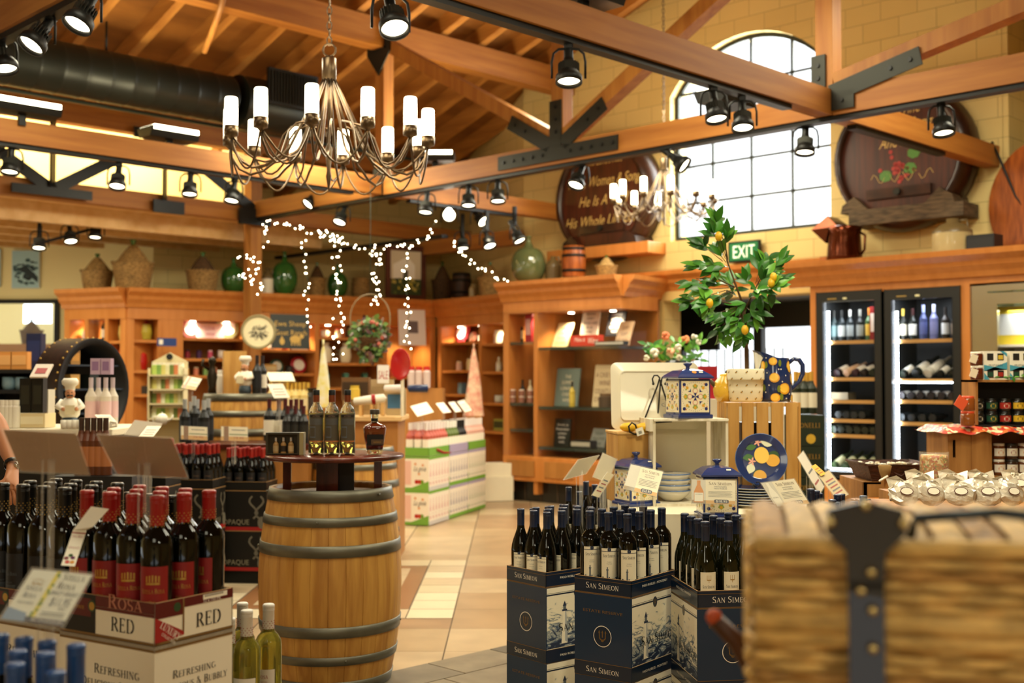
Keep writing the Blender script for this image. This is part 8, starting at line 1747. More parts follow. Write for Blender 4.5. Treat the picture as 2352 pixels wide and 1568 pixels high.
# far barrel on its stand with figures on top
q = P(563, 903, 10.0); zb_ = q.z-.95*1.13
barrel('wine_barrel', 'far oak barrel with the chef figurine and wooden box on its head', (q.x, q.y, zb_), 1.13)
o = MB().box(-.35, .35, -.3, .3, 0, zb_-.002, CABD).build('barrel_plinth', loc=(q.x, q.y, 0)); tag(o, 'low plinth under the far oak barrel', 'plinth')
zq = q.z
o = MB().box(-.095, .095, -.08, .08, 0, .36, PINE).build('tall_wooden_box'); q2 = P(535, 900, 10.0); o.location = (q2.x, q2.y+.05, zq); o.rotation_euler = (0, 0, .3); tag(o, 'tall plain wooden wine box standing on the far barrel', 'box')
SKIN = M('skin', 'c68a62', .5); CHW = M('chef_white', 'ece4d0', .5, coat=.2); CHB = M('chef_blue', '3c4c58', .5); HAIRM = M('figurine_black', '1c1610', .5)
def chef(loc, k, rz, label):
 t = thing('chef_figurine', label, 'figurine', loc, rz)
 m = MB(); m.lathe([(.001, 0), (.05*k, 0), (.055*k, .03*k), (.045*k, .07*k), (.001, .08*k)], CHB, 14); m.build('trousers', t)
 m = MB(); m.lathe([(.04*k, .06*k), (.062*k, .085*k), (.066*k, .13*k), (.05*k, .18*k), (.022*k, .2*k)], CHW, 16, Matrix.Diagonal((1, .85, 1, 1)))
 for s_ in (-1, 1): m.tube([(s_*.045*k, 0, .175*k), (s_*.075*k, -.02*k, .14*k), (s_*.045*k, -.065*k, .125*k)], [.022*k, .02*k, .016*k], CHW, 8)
 m.build('jacket', t)
 m = MB(); m.ball((0, -.01*k, .225*k), (.032*k, .032*k, .036*k), SKIN, 12); m.ball((0, -.043*k, .22*k), .008*k, SKIN, 8)
 for s_ in (-1, 1): MB().ball((s_*.04*k, -.07*k, .125*k), .014*k, SKIN, 8).build('hand', t); m.ball((s_*.012*k, -.038*k, .233*k), .004*k, HAIRM, 6)
 m.build('head', t)
 m = MB(); m.tube([(-.018*k, -.036*k, .21*k), (0, -.042*k, .214*k), (.018*k, -.036*k, .21*k)], .006*k, HAIRM, 6); m.build('moustache', t)
 m = MB(); m.lathe([(.03*k, .245*k), (.032*k, .27*k), (.05*k, .285*k), (.054*k, .305*k), (.04*k, .325*k), (.001, .325*k)], CHW, 16); m.build('chef_hat', t)
 MB().box(-.03*k, .03*k, -.1*k, -.085*k, .09*k, .15*k, M('menu_board', 'd8c9a2', .5)).build('tray', t)
q2 = P(563, 902, 9.8); chef((q2.x, q2.y, zq), .97, -.3, 'chef figurine in white hat standing on the far oak barrel')
for i, px in enumerate((590, 602)): put(g_bottle('0e0f0e', '20100e', 'e8e2d0' if i else '14161a', .32, .04), 'tall_bottle', px, 900, 9.8+.1*i, 'tall black bottle at the right on the far oak barrel, %s one' % ('inner', 'outer')[i], 'bottle', 0, None, zq)
m = MB(); m.lathe([(.001, 0), (.04, 0), (.03, .05), (.045, .14), (.03, .2), (.02, .24), (.035, .27), (.03, .3), (.001, .31)], M('cast_bronze', '2c2418', .35, .6), 12); m.tube([(-.03, 0, .2), (-.08, -.02, .24), (-.07, -.02, .29)], .012, M('cast_bronze', '2c2418', .35, .6), 6); put(m, 'cast_figurine', 487, 902, 9.9, 'dark cast metal figurine at the left on the far oak barrel', 'figurine', 0, None, zq)
put(g_jar('d8d0c0', 'e8e4d8', .04, .2), 'pale_bottle', 508, 900, 10.1, 'pale bottle behind the dark cast figurine', 'bottle', 0, None, zq)
# bottles standing around the far barrel
for i, (px, py) in enumerate([(424, 930), (438, 935), (452, 928), (468, 932), (445, 922), (478, 926)]): put(g_bottle('0c0e0c', 'a8aaa8', '2a2c2e', .33, .043), 'silver_capped_bottle', px, py+85, 9.05+.1*(i % 3), 'dark silver capped bottle left of the far barrel, %s' % nth(i, 6), 'bottle', 0, 'silver capped bottles left of the far barrel')
for i, px in enumerate((618, 640, 655, 668, 680, 692)): put(g_bottle('0c0c0a', '4a1418', 'e8dfc8', .33, .043), 'maroon_capped_bottle', px, 1012, 9.25+.12*(i % 2), 'dark maroon capped bottle right of the far barrel, back row, %s' % nth(i, 6), 'bottle', 0, 'maroon capped bottles right of the far barrel')
for i, px in enumerate((660, 678, 697)): put(g_bottle('0c0c0a', '4a1418', '20201c', .29, .041), 'maroon_capped_bottle', px, 1018, 9.05, 'dark maroon capped bottle right of the far barrel, front row, %s' % nth(i, 3), 'bottle', 0, 'maroon capped bottles right of the far barrel')
zc_ = counter('bottle_counter', 'dark low counter carrying the bottles around the far barrel', 400, 716, 1019, 8.95, .6, MAH)
def stripe_card(m, W, Hh):
 m.rect(0, 0, W, Hh, CARDC); m.rect(0, 0, W, Hh*.3, TAN, None, .0004); m.rect(W*.1, 0, W*.28, Hh, BRN, None, .0005); m.rect(W*.3, Hh*.42, W, Hh*.48, M('print_green', '4a7a4a', .6), None, .0006); m.text('19.95', Hh*.16, W*.65, Hh*.14, REDC, None, 'sans', .0008, width=W*.4); m.rect(W*.4, Hh*.75, W*.9, Hh*.8, GREY, None, .0006)
card('price_card', (416, 1008), (476, 1011), (416, 978), (8.3, 8.3, 8.32), 'striped price card left of the far barrel, below the silver capped bottles', stripe_card, .2)
card('price_card', (508, 1011), (569, 1013), (508, 979), (8.3, 8.3, 8.32), 'striped price card in front of the far barrel body', stripe_card, .2)
card('price_card', (416, 890), (448, 896), (432, 864), (8.8, 8.8, 8.9), 'slanting price card above the silver capped bottles', stripe_card, .2)
card('price_card', (630, 914), (666, 913), (614, 882), (9.0, 9.0, 9.1), 'slanting price card at the far barrel right edge', d_blank('e8e2cf', 3), .25)
for i, (px, w_) in enumerate(((612, 24), (636, 34))): card('price_card', (px+8, 875), (px+8+w_, 875), (px, 855), (10.9, 10.9, 11.0), 'cream card slanting over the gold capped bottles, %s one' % ('left', 'right')[i], d_blank('f0e4b8', 0), .2)
for i in range(10): put(g_bottle('e6cf86', 'c8a040', 'f0e4b8', .3, .038), 'gold_capped_bottle', 622+9.5*i, 952, 10.85+.1*(i % 2), 'pale bottle with gold cap behind the far barrel, %s' % nth(i, 10), 'bottle', 0, 'gold capped pale bottles')
counter('side_counter', 'counter carrying the gold capped pale bottles', 612, 722, 955, 10.75, .4, CABW)
# round sign on the post
q = P(594, 762, 13.9); t = thing('round_sign', 'round cream sign with branch drawing fixed to the timber post', 'sign', q, .1); r = 38/F*13.9
MB(frame((0, 0, 0), (1, 0, 0), (0, 0, 1))).lathe([(.001, -.03), (r*1.05, -.03), (r*1.05, .02), (r*.92, .02), (r*.9, 0), (.001, 0)], M('olive_rim', '8a7f5a', .5), 36).build('rim', t)
m = MB(frame((0, -.004, 0), (1, 0, 0), (0, 0, 1))); m.disc(0, 0, r*.9, M('sign_cream', 'ded3ac', .6), None, 0, 36); rg = random.Random(9)
for k in range(34): a = rg.uniform(0, 2*PI); c0_, c1_ = rg.uniform(.05, .3)*r, rg.uniform(.45, .75)*r; m.stroke(.006, [(c0_*math.cos(a), c0_*math.sin(a)*.8), (c1_*math.cos(a+.15), c1_*math.sin(a+.15)*.8)], INK, None, .001)
m.text('Bless', .05, 0, .02, INK, None, 'sans', .002, skew=.3, width=.16); m.text('Home', .06, 0, -.07, INK, None, 'sans', .002, skew=.3, width=.2); m.build('face', t)
# cream kiosk rack with cans
q = P(338, 975, 10.8); sk = 10.8/F; t = thing('can_rack', 'cream peaked rack of small seasoning cans before the panelled pier', 'rack', (q.x, q.y, 0), .12); KC = M('kiosk_cream', 'd9cba0', .6); wk = 82*sk; zt5 = zat(830, 10.8); zp5 = zat(808, 10.8)
m = MB(); m.prism([(0, .0), (wk, .0), (wk, zt5), (wk/2, zp5), (0, zt5)], -.02, 0, KC, frame((0, .2, 0), (1, 0, 0), (0, 0, 1))); m.build('back_board', t)
m = MB(); m.disc(wk/2, zat(818, 10.8), .03, INK, frame((0, .178, 0), (1, 0, 0), (0, 0, 1)), 0, 14); m.build('emblem', t)
for x in (0, wk-.012): MB().box(x, x+.012, 0, .2, 0, zt5-.06, KC).build('side_panel', t)
lv = [zat(y, 10.8) for y in (860, 893, 926, 960)]
for z in lv: MB().box(0, wk, 0, .2, z-.015, z, KC).build('shelf', t)
cols = [('a8c060', 'light green'), ('7aa050', 'green'), ('c8c070', 'straw'), ('d8d4a8', 'cream'), ('6a7a3a', 'olive'), ('c87a50', 'orange'), ('e0e0c0', 'white')]
for j, z in enumerate(lv):
 for i in range(7):
  c, wn = cols[(i+2*j) % 7]; x = .03+(wk-.06)*(i+.5)/7; a = .12
  goods(g_can(c, 'efe8d0'), 'seasoning_can', (q.x+x*math.cos(a)-.1*math.sin(a), q.y+x*math.sin(a)+.1*math.cos(a), z+.001), '%s seasoning can on the cream rack, %s shelf, %s' % (wn, ORD[j], nth(i, 7)), 'can', a, 'seasoning cans on the cream rack')
q = P(389, 786, 14.6); o = MB().box(-.12, .12, 0, .01, -.05, .05, M('sign_blue', '1f3c7c', .5)).box(-.1, -.05, -.002, 0, -.03, .03, WHT).build('blue_sign', loc=(q.x, q.y-.1, q.z)); o.rotation_euler = (0, 0, back.a); tag(o, 'small blue sign on the panelled pier', 'sign')
# round black shelf unit like a sawn vat
q = P(186, 1000, 8.4); sv = 8.4/F; R_ = .36
t = thing('round_shelf', 'black round vat shaped shelf unit open to the right', 'shelf', (q.x, q.y, zat(892, 8.4)-.0), D2(68)); VAT = M('vat_black', '0e0f10', .5); VATS = wood('vat_side', '2a140c', '160a06', .4, (8, 8, 1), 4)
am = Matrix(((1, 0, 0, 0), (0, 0, -1, 0), (0, 1, 0, 0), (0, 0, 0, 1)))   # z -> -y
m = MB(); m.lathe([(R_, -.12), (R_, .12)], VATS, 40, am); m.lathe([(R_, .12), (R_-.05, .12), (R_-.05, -.1), (.001, -.1)], VAT, 40, am)
for k in range(40):
 a = 2*PI*k/40
 for z in (-.1, .1): m.ball((R_*math.cos(a), -z, R_*math.sin(a)), .008, GOLD, 6)
m.build('vat_body', t)
for z in (.17, 0, -.17): hw = math.sqrt((R_-.05)**2-z*z); MB().box(-hw, hw, -.11, .09, z-.012, z, M('vat_shelf', '1c2a3a', .5)).build('shelf', t)
zv = zat(892, 8.4)
MB().box(-.2, .2, -.12, .12, -(zv-.0), -R_+.02, VAT).build('pedestal', t)
for i, (u, z, c, c2, wd) in enumerate([(-.14, .17, 'b8863c', 'd89a40', 'tan'), (-.14, 0, 'c89a50', 'e8b860', 'amber'), (-.15, -.17, 'e0d0a8', 'f0e0b8', 'cream'), (.05, 0, '1c2420', '2a3430', 'dark'), (.1, -.17, '20302e', '2c3c3a', 'dark teal')]):
 a = D2(68); goods(g_box(c, c2, .09, .1, .08), 'small_box', (q.x+u*math.cos(a)+.03*math.sin(a), q.y+u*math.sin(a)-.03*math.cos(a), zv+z+.001), '%s small box inside the black round shelf, %s' % (wd, ('top', 'middle left', 'bottom left', 'middle right', 'bottom right')[i]), 'box', a)
# left table with figurine, boxes, mugs
ztb2 = counter('gift_table', 'cream covered gift table running across the left middle ground', -60, 258, 985, 6.6, .8, CLOTH, 0, VAT)
q2 = P(160, 985, 6.75); chef((q2.x, q2.y, ztb2), .88, .35, 'bigger chef figurine leaning back with a mug on the gift table')
for i, px in enumerate((62, 90)): put(g_box('14140f', '2a2a20', .066, .2, .06), 'black_gift_box', px, 950, 6.8, 'tall black gift box near the left edge, %s one' % ('left', 'right')[i], 'gift box', 0, None, ztb2+.085)
put(g_box('e6d2a2', 'f0e4c0', .2, .082, .16), 'cream_box', 76, 985, 6.85, 'cream carton under the tall black gift boxes', 'box', 0, None, ztb2)
put(g_box('d0c8b8', 'd8982c', .03, .22, .1), 'paperback_book', 112, 985, 6.9, 'upright pale book right of the black gift boxes', 'book', 0, None, ztb2)
o = MB(RX(-.9)).box(-.05, .05, -.005, .005, 0, .12, M('postcard', 'd8c8b8', .5)).box(-.03, .03, -.007, -.005, .03, .08, REDC).build('postcard', loc=P(88, 868, 6.75)); tag(o, 'red and cream postcard lying on the black gift boxes', 'card'); o.location.z = ztb2+.29
for i in range(7): put(g_jar('e4dccb', 'f0eadb', .026, .16), 'white_tube', 8+9*i, 985, 6.75, 'pale patterned tube at the left frame edge, %s' % nth(i, 7), 'tube', 0, 'pale patterned tubes', ztb2) if i < 4 else None
for i in range(9): put(g_mug('ece6d4', .022, .05), 'espresso_cup', 148+12*i, 1003, 6.62, 'small cream cup in the long row on the gift table, %s' % nth(i, 9), 'cup', 0, 'small cream cups in a row', ztb2)
for i in range(5): put(g_bottle('5a2c10', '3a2418', 'a8683c', .3, .036), 'amber_bottle', 186+14*i, 1090, 6.2, 'amber bottle standing before the gift table, %s' % nth(i, 5), 'bottle', 0, 'amber bottles before the gift table')
o = MB().box(-.12, .3, -.08, .08, 0, zat(1090, 6.2)-.002, VAT).build('dark_plinth', loc=(P(186, 900, 6.2).x, 6.2, 0)); tag(o, 'dark plinth under the amber bottles', 'plinth')
card('price_card', (232, 968), (268, 968), (217, 952), (6.7, 6.7, 6.8), 'red cornered card at the right end of the gift table', d_blank('efe2c8', 4), None, False)
for i, px in enumerate((208, 225, 242, 258)): put(g_bottle('cfc4b4', 'b8a8b0', 'd8b4b4', .29, .034), 'pink_bottle', px, 985, 7.2+.1*(i % 2), 'pale pink labelled bottle before the right end bay, %s' % nth(i, 4), 'bottle', 0, 'pale pink labelled bottles', ztb2)
for i, px in enumerate((222, 246)): put(g_box('b49ab0', '8a6a90', .06, .1, .06), 'lilac_box', px, 900, 7.35, 'lilac patterned box above the pink bottles, %s one' % ('left', 'right')[i], 'box', 0, None, ztb2+.31)
card('grey_card', (285, 998), (350, 1005), (310, 965), (6.3, 6.4, 6.5), 'grey backed sign card slanting over the gift table', d_blank('8a7a60', 0), .6)
card('price_card', (318, 1003), (352, 1003), (338, 978), (6.2, 6.3, 6.4), 'cream price card in front of the grey card', d_blank('ece4cc', 3), .6)
put(g_teapot('f2ead8', .05), 'white_teapot', 372, 975, 9.1, 'white glazed teapot shining between cards and silver capped bottles', 'teapot')
# far left shelves: orange bags and blue mugs
zfl = zat(848, 9.2)
t = thing('gift_rack', 'low dark rack with orange bags and blue mugs at far left', 'rack', P(-40, 848, 9.2)*1, 0); t.location.z = 0
for z in (zfl, zat(895, 9.2)): MB().box(0, .75, 0, .35, z-.03, z, VAT).build('shelf', t)
MB().box(0, .75, .3, .35, 0, zfl, VAT).build('back_panel', t); MB().box(0, .04, 0, .3, 0, zfl, VAT).build('side_panel', t); MB().box(.71, .75, 0, .3, 0, zfl, VAT).build('side_panel', t)
for i, px in enumerate((12, 48)): put(g_box('d8924a', 'e8ac68', .13, .14, .08), 'orange_bag', px, 848, 9.3, 'orange patterned box on the far left rack, %s one' % ('left', 'right')[i], 'box', 0, None, zfl+.001)
for i, px in enumerate((20, 50)): put(g_mug('9cc0d0', .05, .1), 'blue_mug', px, 893, 9.3, 'pale blue mug on the far left rack, %s one' % ('left', 'right')[i], 'mug', 0, None, zat(895, 9.2)+.001)
put(g_box('1c2444', '24305a', .12, .3, .1), 'navy_box', 82, 850, 9.6, 'tall navy box behind the black round shelf', 'box', 0, None, zat(850, 9.6))
o = MB().box(-.1, .12, -.1, .1, 0, zat(850, 9.6)-.002, VAT).build('navy_box_stand', loc=P(82, 850, 9.6)*1); o.location.z = 0; tag(o, 'dark stand under the tall navy box', 'stand')
t = thing('wicker_demijohn', 'dark wicker demijohn seen through the left window opening', 'demijohn', P(72, 790, 16.9)*1, 0); v_wicker(t, .32, .36, WICKD)
o = MB().box(-.4, .4, -.2, .2, 0, t.location.z-.002, CABD).build('side_room_cabinet', loc=(t.location.x, t.location.y, 0)); tag(o, 'brown cabinet in the side room under the dark demijohn', 'cabinet')
# pictures on the left wall
def wallpic(px0, px1, py0, py1, label, cols_, d=15.9, frm=None):
 a = P(px0, py1, d); b = P(px1, py1, d); W = (b-a).length; Hh = zat(py0, d)-a.z
 u = lwx((px0+px1)/2); c = Vector((LW0.x+math.cos(LWA)*u, LW0.y+math.sin(LWA)*u, a.z)); t = thing('wall_picture', label, 'picture', c, LWA)
 MB().box(-W/2, W/2, -.04, -.003, 0, Hh, frm or M('canvas_edge', 'c8d4d4', .6)).build('canvas', t)
 m = MB(frame((-W/2, -.041, 0), (1, 0, 0), (0, 0, 1))); rg = random.Random(int(px1)); m.rect(.01, .01, W-.01, Hh-.01, M('photo_pale_cyan', 'a8ccd0', .6), None, 0)
 for i in range(40): x, y = rg.uniform(.04, W-.04), rg.uniform(.04, Hh*.75); m.disc(x, y, rg.uniform(.015, .05), M('photo_'+rg.choice(cols_), cols_[i % len(cols_)], .6), None, .0005+.00002*i, 7, ry=rg.uniform(.01, .03))
 m.poly([(W*.2, Hh*.5), (W*.5, Hh*.62), (W*.95, Hh*.3), (W*.95, Hh*.15), (W*.5, Hh*.4)], M('photo_dark', '24343a', .6), None, .002); m.build('photograph', t)
wallpic(26, 92, 572, 660, 'blue toned photograph hanging on the pale left wall', ['24343a', '3c5a60', '6a9298', '1c2a30'])
wallpic(-60, 2, 568, 656, 'blue toned photograph cut by the left frame edge', ['24343a', '3c5a60', '6a9298'])
# ------------------------------------------------------------ centre table behind the stand: rack, plate, frames
zct = counter('centre_counter', 'pale curved edged counter behind the decanter', 790, 922, 956, 9.6, .7, JW)
barrel('wine_barrel', 'second oak barrel under the pale counter behind the round stand', (P(815, 1100, 9.3).x, 9.3, .006), 1.0)
m = MB(RY(PI/2)); m.lathe([(.001, -.13), (.03, -.12), (.036, 0), (.034, .12), (.001, .14)], CHW, 14); o = put(m, 'rolled_towel', 848, 918, 9.4, 'rolled white towel with a red ring on a wooden rack', 'towel', 0); o.rotation_euler = (0, -.12, .1)
m = MB(RY(PI/2)); m.lathe([(.04, .02), (.042, .035), (.04, .05)], REDC, 16); c = m.build('red_ring', o)
m = MB()
for x in (-.09, .0, .09): m.box(x-.012, x+.012, -.06, .06, 0, .13, PINEL)
m.box(-.11, .11, -.06, .06, .12, .135, PINEL); put(m, 'wooden_rack', 855, 956, 9.75, 'pale wooden rack under the rolled white towel', 'rack', 0, None, zct+.001)
q = P(922, 836, 9.6); t = thing('red_plate', 'glossy red round plate standing upright turned to the right', 'plate', q, -.8); MB(frame((0, 0, 0), (1, 0, 0), (0, 0, 1))).lathe([(.001, -.012), (.1, -.008), (.128, .008), (.13, .012), (.127, .014), (.1, .0), (.001, -.004)], M('red_glaze', 'b80c14', .3, coat=.1), 36).build('dish', t)
MB().box(-.01, .01, .0, .02, zct-q.z, -.12, CREAM).build('plate_rest', t)
put(g_box('6a4a2a', '3a2816', .24, .2, .12), 'shadow_box', 818, 905, 10.2, 'brown box frame with a yellow jar behind the clear bottles', 'frame', 0, None, zct+.12)
o = g_jar('d8b848', 'c8a838', .045, .12); put(o, 'yellow_jar', 815, 900, 10.1, 'yellow jar in front of the brown box frame', 'jar', 0, None, zct+.13)
put(g_box('a88a5c', '94784c', .3, .12, .14), 'slatted_box', 830, 925, 10.2, 'slatted brown crate under the box frame', 'crate', 0, None, zct+.001)
put(g_box('b8a078', 'a89068', .2, .3, .1), 'grey_basket', 878, 950, 10.4, 'tall ribbed grey basket behind the towel rack', 'basket', 0, None, zct+.001)
put(g_sign('e4e0d8', 'b8504a', ('SALE',), .1, .16, .05), 'paper_sign', 880, 880, 10.3, 'small white paper sign on the ribbed basket', 'sign')
for i, px in enumerate((945, 962, 980)): put(g_jar('c8b0a8', 'b82820', .042, .24), 'candy_jar', px, 890, 13.3, 'tall clear jar with red lid right of the red plate, %s' % nth(i, 3), 'jar', 0, 'tall red lidded jars')
put(g_box('b09a70', '3a6a90', .16, .22, .1), 'kraft_box', 910, 950, 10.0, 'kraft box with a blue window right of the towel rack', 'box', 0, None, zct+.001)
for i, (px, c, w_) in enumerate([(905, 'd8d0c8', 'white'), (960, '20305a', 'navy')]): o = MB(RY(PI/2)).lathe([(.001, -.09), (.03, -.08), (.034, .08), (.001, .09)], col(c), 12); put(o, 'rolled_towel', px, 892, 9.9, 'rolled %s towel near the red plate' % w_, 'towel', .3)
o = MB().box(-.28, .28, -.2, .3, 0, zat(892, 13.3), CABD).build('display_block', loc=(P(962, 900, 13.4).x, 13.5, 0)); tag(o, 'brown display block under the tall red lidded jars', 'block')
def hang_towel(px, py0, py1, d, wpx, c1, c2, label):
 s_ = d/F; h = (py1-py0)*s_; m = MB(); n = 16; rg = random.Random(px); MT = M('towel_'+c1, c1, .8, noise=.0, c2=c2, nscale=16); vs = []
 for j in range(9):
  u = j/8; w_ = wpx*s_*(.12+.88*u**.8)
  for i in range(n): a = 2*PI*i/n; r = w_/2*(1+.18*math.sin(5*a+j*.4)); vs.append((r*math.cos(a), .5*r*math.sin(a), h*(1-u)))
 m.add(vs, [(j*n+i, j*n+(i+1) % n, (j+1)*n+(i+1) % n, (j+1)*n+i) for j in range(8) for i in range(n)], MT, smooth=True)
 m.tube([(0, 0, h), (0, 0, h+.06)], .01, MT, 6); o = put(m, 'hanging_towel', px, py1, d, label, 'towel'); return o
hang_towel(742, 795, 935, 10.6, 34, 'e6d878', 'f0ead0', 'yellow and white towel gathered to a point left of the counter')
o = MB().box(-.08, .08, -.08, .08, 0, zat(935, 10.6)-.002, CABD).build('towel_stand', loc=(P(742, 900, 10.6).x, 10.6, 0)); tag(o, 'brown stand under the yellow gathered towel', 'stand')
hang_towel(1088, 800, 955, 14.2, 44, 'e6c8a8', 'd88a78', 'pink floral towel gathered to a point before the corner shelving')
o = MB().box(-.1, .1, -.1, .1, 0, zat(955, 14.2)-.002, CABD).build('towel_stand', loc=(P(1088, 900, 14.2).x, 14.2, 0)); tag(o, 'brown stand under the pink floral towel', 'stand')
put(g_bag('30241c', '1c140e'), 'brown_chair_back', 716, 960, 10.9, 'dark brown rounded bag left of the clear bottles', 'bag')
# hanging basket of foliage
q = P(850, 770, 11.2); t = thing('hanging_basket', 'hanging basket of trailing green and mauve foliage on a wire hoop', 'plant', q, 0); sb2 = 11.2/F; m = MB(); rg = random.Random(21)
LMV = [M('leaf_'+c, c, .5) for c in ('4a6a2a', '6a8a3c', '5c3a3c', '7a5a48', '34521e', '8a7a4a')]
for i in range(420):
 a, r = rg.uniform(0, 2*PI), rg.random()**.5; x, z = 40*sb2*r*math.cos(a)*1.05, 48*sb2*r*math.sin(a)-.03
 leaf(m, Vector((x, rg.uniform(-.12, .12), z)), Vector((rg.uniform(-1, 1), rg.uniform(-1, .3), rg.uniform(-1, .6))), rg.uniform(.05, .085), rg.uniform(.016, .026), rg.choice(LMV), Vector((rg.uniform(-.4, .4), -1, .4)))
m.build('foliage', t); m = MB()
for i in range(8): a = rg.uniform(0, 2*PI); m.ball((32*sb2*math.cos(a), -.12, 30*sb2*math.sin(a)), .02, M('petal_c86a5a', 'c86a5a', .6), 7)
m.build('blossoms', t); m = MB(); m.tube([(-42*sb2, 0, -.05)]+[(46*sb2*math.cos(PI-PI*i/12), 0, 40*sb2+55*sb2*math.sin(PI*i/12)) for i in range(13)]+[(42*sb2, 0, -.05)], .006, M('hoop_wire', '9a8460', .5), 6); m.tube([(0, 0, 95*sb2), (0, 0, 1.5)], .003, WIR, 4); m.build('wire_hoop', t)
m = MB(); m.lathe([(.001, -.14), (.1, -.12), (.15, -.02)], WICKD, 14); m.build('basket', t)
# ------------------------------------------------------------ rosé stack
PKW = M('rose_card', 'efe4d2', .45); GRNP = M('print_grass', '74a63c', .5); PINK = M('rose_wine', 'c8706a', .4); LILC = M('print_lilac', 'a89cba', .5)
LR, WR, HR = .58, .27, .345
def rose_case(v):
 m = MB(); m.box(0, LR, 0, WR, 0, HR, PKW)
 for kind, f, w_ in faces(LR, WR):
  if kind == 'short':
   m.rect(0, 0, w_, .03, GRNP, f, .0003); m.poly([(w_*.3, .03), (w_, .03), (w_, .1), (w_*.7, .07)], GRNP, f, .0003); m.rect(0, HR-.02, w_, HR, GRNP, f, .0003)
   m.rect(w_*.02, .06, w_*.28, .3, M('rose_pale_print', 'e6b8a8', .5), f, .0004); m.text('La gioia', .05, w_*.62, .2, INK, f, 'sans', .0006, skew=.3, width=w_*.5)
   for x, c in ((.5, 'b82c24'), (.62, 'c8402c'), (.72, '7a9a3c')): m.disc(w_*x, .09, .022, pal(c), f, .0006, 12)
   for x, y in ((.45, .27), (.75, .26), (.6, .17)): m.disc(w_*x, y, .014, pal('e0a070'), f, .0006, 8)
  else:
   m.rect(0, 0, w_, .04, GRNP if v else M('print_pale_grey', 'c8c4c0', .5), f, .0003); m.rect(0, HR-.03, w_, HR, GRNP if not v else LILC, f, .0003)
   for i in range(7):
    x = w_*(i+.5)/7; c = (PINK, INK, M('wine_green_print', '8a9a70', .5))[v if not (v == 1 and i % 2) else 0]
    m.poly([(x-.018, .06), (x+.018, .06), (x+.018, .17), (x+.007, .21), (x+.007, .27), (x-.007, .27), (x-.007, .21), (x-.018, .17)], (M('rose_bottle_print', 'd8a8a0', .5), M('lilac_bottle_print', '8a8494', .5), M('green_bottle_print', 'a8b090', .5))[v], f, .0005); m.rect(x-.015, .09, x+.015, .14, PAPER, f, .0007); m.disc(x, .115, .006, REDC if v == 0 else INK, f, .0009, 8)
 return m.mesh('rose_case')
RC = [rose_case(v) for v in range(3)]
q = P(985, 1199, 11.9); zfloor = .008; ang = math.atan2(.955, .3); e1 = Vector((math.cos(ang), math.sin(ang), 0)); e2 = Vector((-math.sin(ang), math.cos(ang), 0))
rb = {}
for nm, gc, cc in (('rose_bottle', 'b85a4a', 'efe8e4'), ('green_bottle', '5a6a2a', 'f0ece4'), ('dark_bottle', '15120f', '1c1a18'), ('pale_bottle', 'd8a898', 'efe8e4')): mm = g_bottle(gc, cc, 'f2ead8', .33, .04); rb[nm] = mm.mesh(nm)
for s_ in range(3):
 o0 = Vector((q.x, q.y, zfloor))+e1*(.6*s_)
 for l_ in range(2):
  o = bpy.data.objects.new('rose_case', RC[s_]); COL.objects.link(o); o.location = (o0.x, o0.y, zfloor+(HR+.002)*l_); o.rotation_euler = (0, 0, ang); tag(o, 'green edged wine carton in the long floor display, %s stack, %s' % (('nearest', 'middle', 'farthest')[s_], ('lower', 'upper')[l_]), 'case', 'cartons of the long floor display')
 zt6 = zfloor+2*(HR+.002)
 m = MB(); m.box(0, LR, 0, WR, 0, .006, PKW); 
 for (x0, x1, y0, y1) in ((0, LR, 0, .005), (0, LR, WR-.005, WR), (0, .005, 0, WR), (LR-.005, LR, 0, WR)): m.box(x0, x1, y0, y1, 0, .09, GRNP if s_ != 1 else LILC)
 goods(m, 'carton_tray', (o0.x, o0.y, zt6), 'open carton tray of the long floor display, %s one' % ('nearest', 'middle', 'farthest')[s_], 'tray', ang)
 for j in range(3):
  for i in range(7):
   p = o0+e1*(LR*(i+.5)/7)+e2*(WR*(j+.5)/3); nm = ('rose_bottle', ('green_bottle' if i < 4 else 'dark_bottle'), 'pale_bottle')[s_]
   o = bpy.data.objects.new(nm, rb[nm]); COL.objects.link(o); o.location = (p.x, p.y, zt6+.008); tag(o, 'white topped bottle in the %s open carton tray, row %s, %s' % (('nearest', 'middle', 'farthest')[s_], ORD[j], nth(i, 7)), 'bottle', 'bottles of the long floor display')
for i, (bl, br, tl) in enumerate([((959, 956), (996, 946), (943, 933)), ((1018, 948), (1036, 946), (1001, 926)), ((1046, 946), (1060, 944), (1030, 924)), ((1068, 946), (1084, 942), (1050, 922))]):
 card('price_card', bl, br, tl, (11.9+.4*i, 12+.4*i, 12.1+.4*i), 'slanting card above the long bottle display, %s' % nth(i, 4), d_blank('efe6d6', 3), .2, group='cards above the long bottle display')
m = MB(); m.tube([P(1004+14*i, 1030+8*math.sin(i*1.05)+0, 12.3+.2*i)-P(1004, 1030, 12.3) for i in range(8)], .014, REDC, 6); goods(m, 'red_garland', P(1004, 1032, 12.1), 'red and white garland swagged along the long bottle display', 'garland')
o = MB().box(-.4, .3, -.12, .12, 0, .16, CLOTH).build('cream_sack', loc=(P(1116, 1030, 14.0).x, 14.4, .005)); o.rotation_euler = (0, 0, .3); tag(o, 'cream wrapped bundle on the floor beside the glass display case', 'bundle'); o.location.z = .3
o2_ = MB().box(-.4, .3, -.14, .14, 0, .292, CLOTH).build('cloth_block', loc=(o.location.x, o.location.y, .006)); tag(o2_, 'cream covered block on the floor beside the glass display case', 'block'); o2_.rotation_euler = (0, 0, .3)
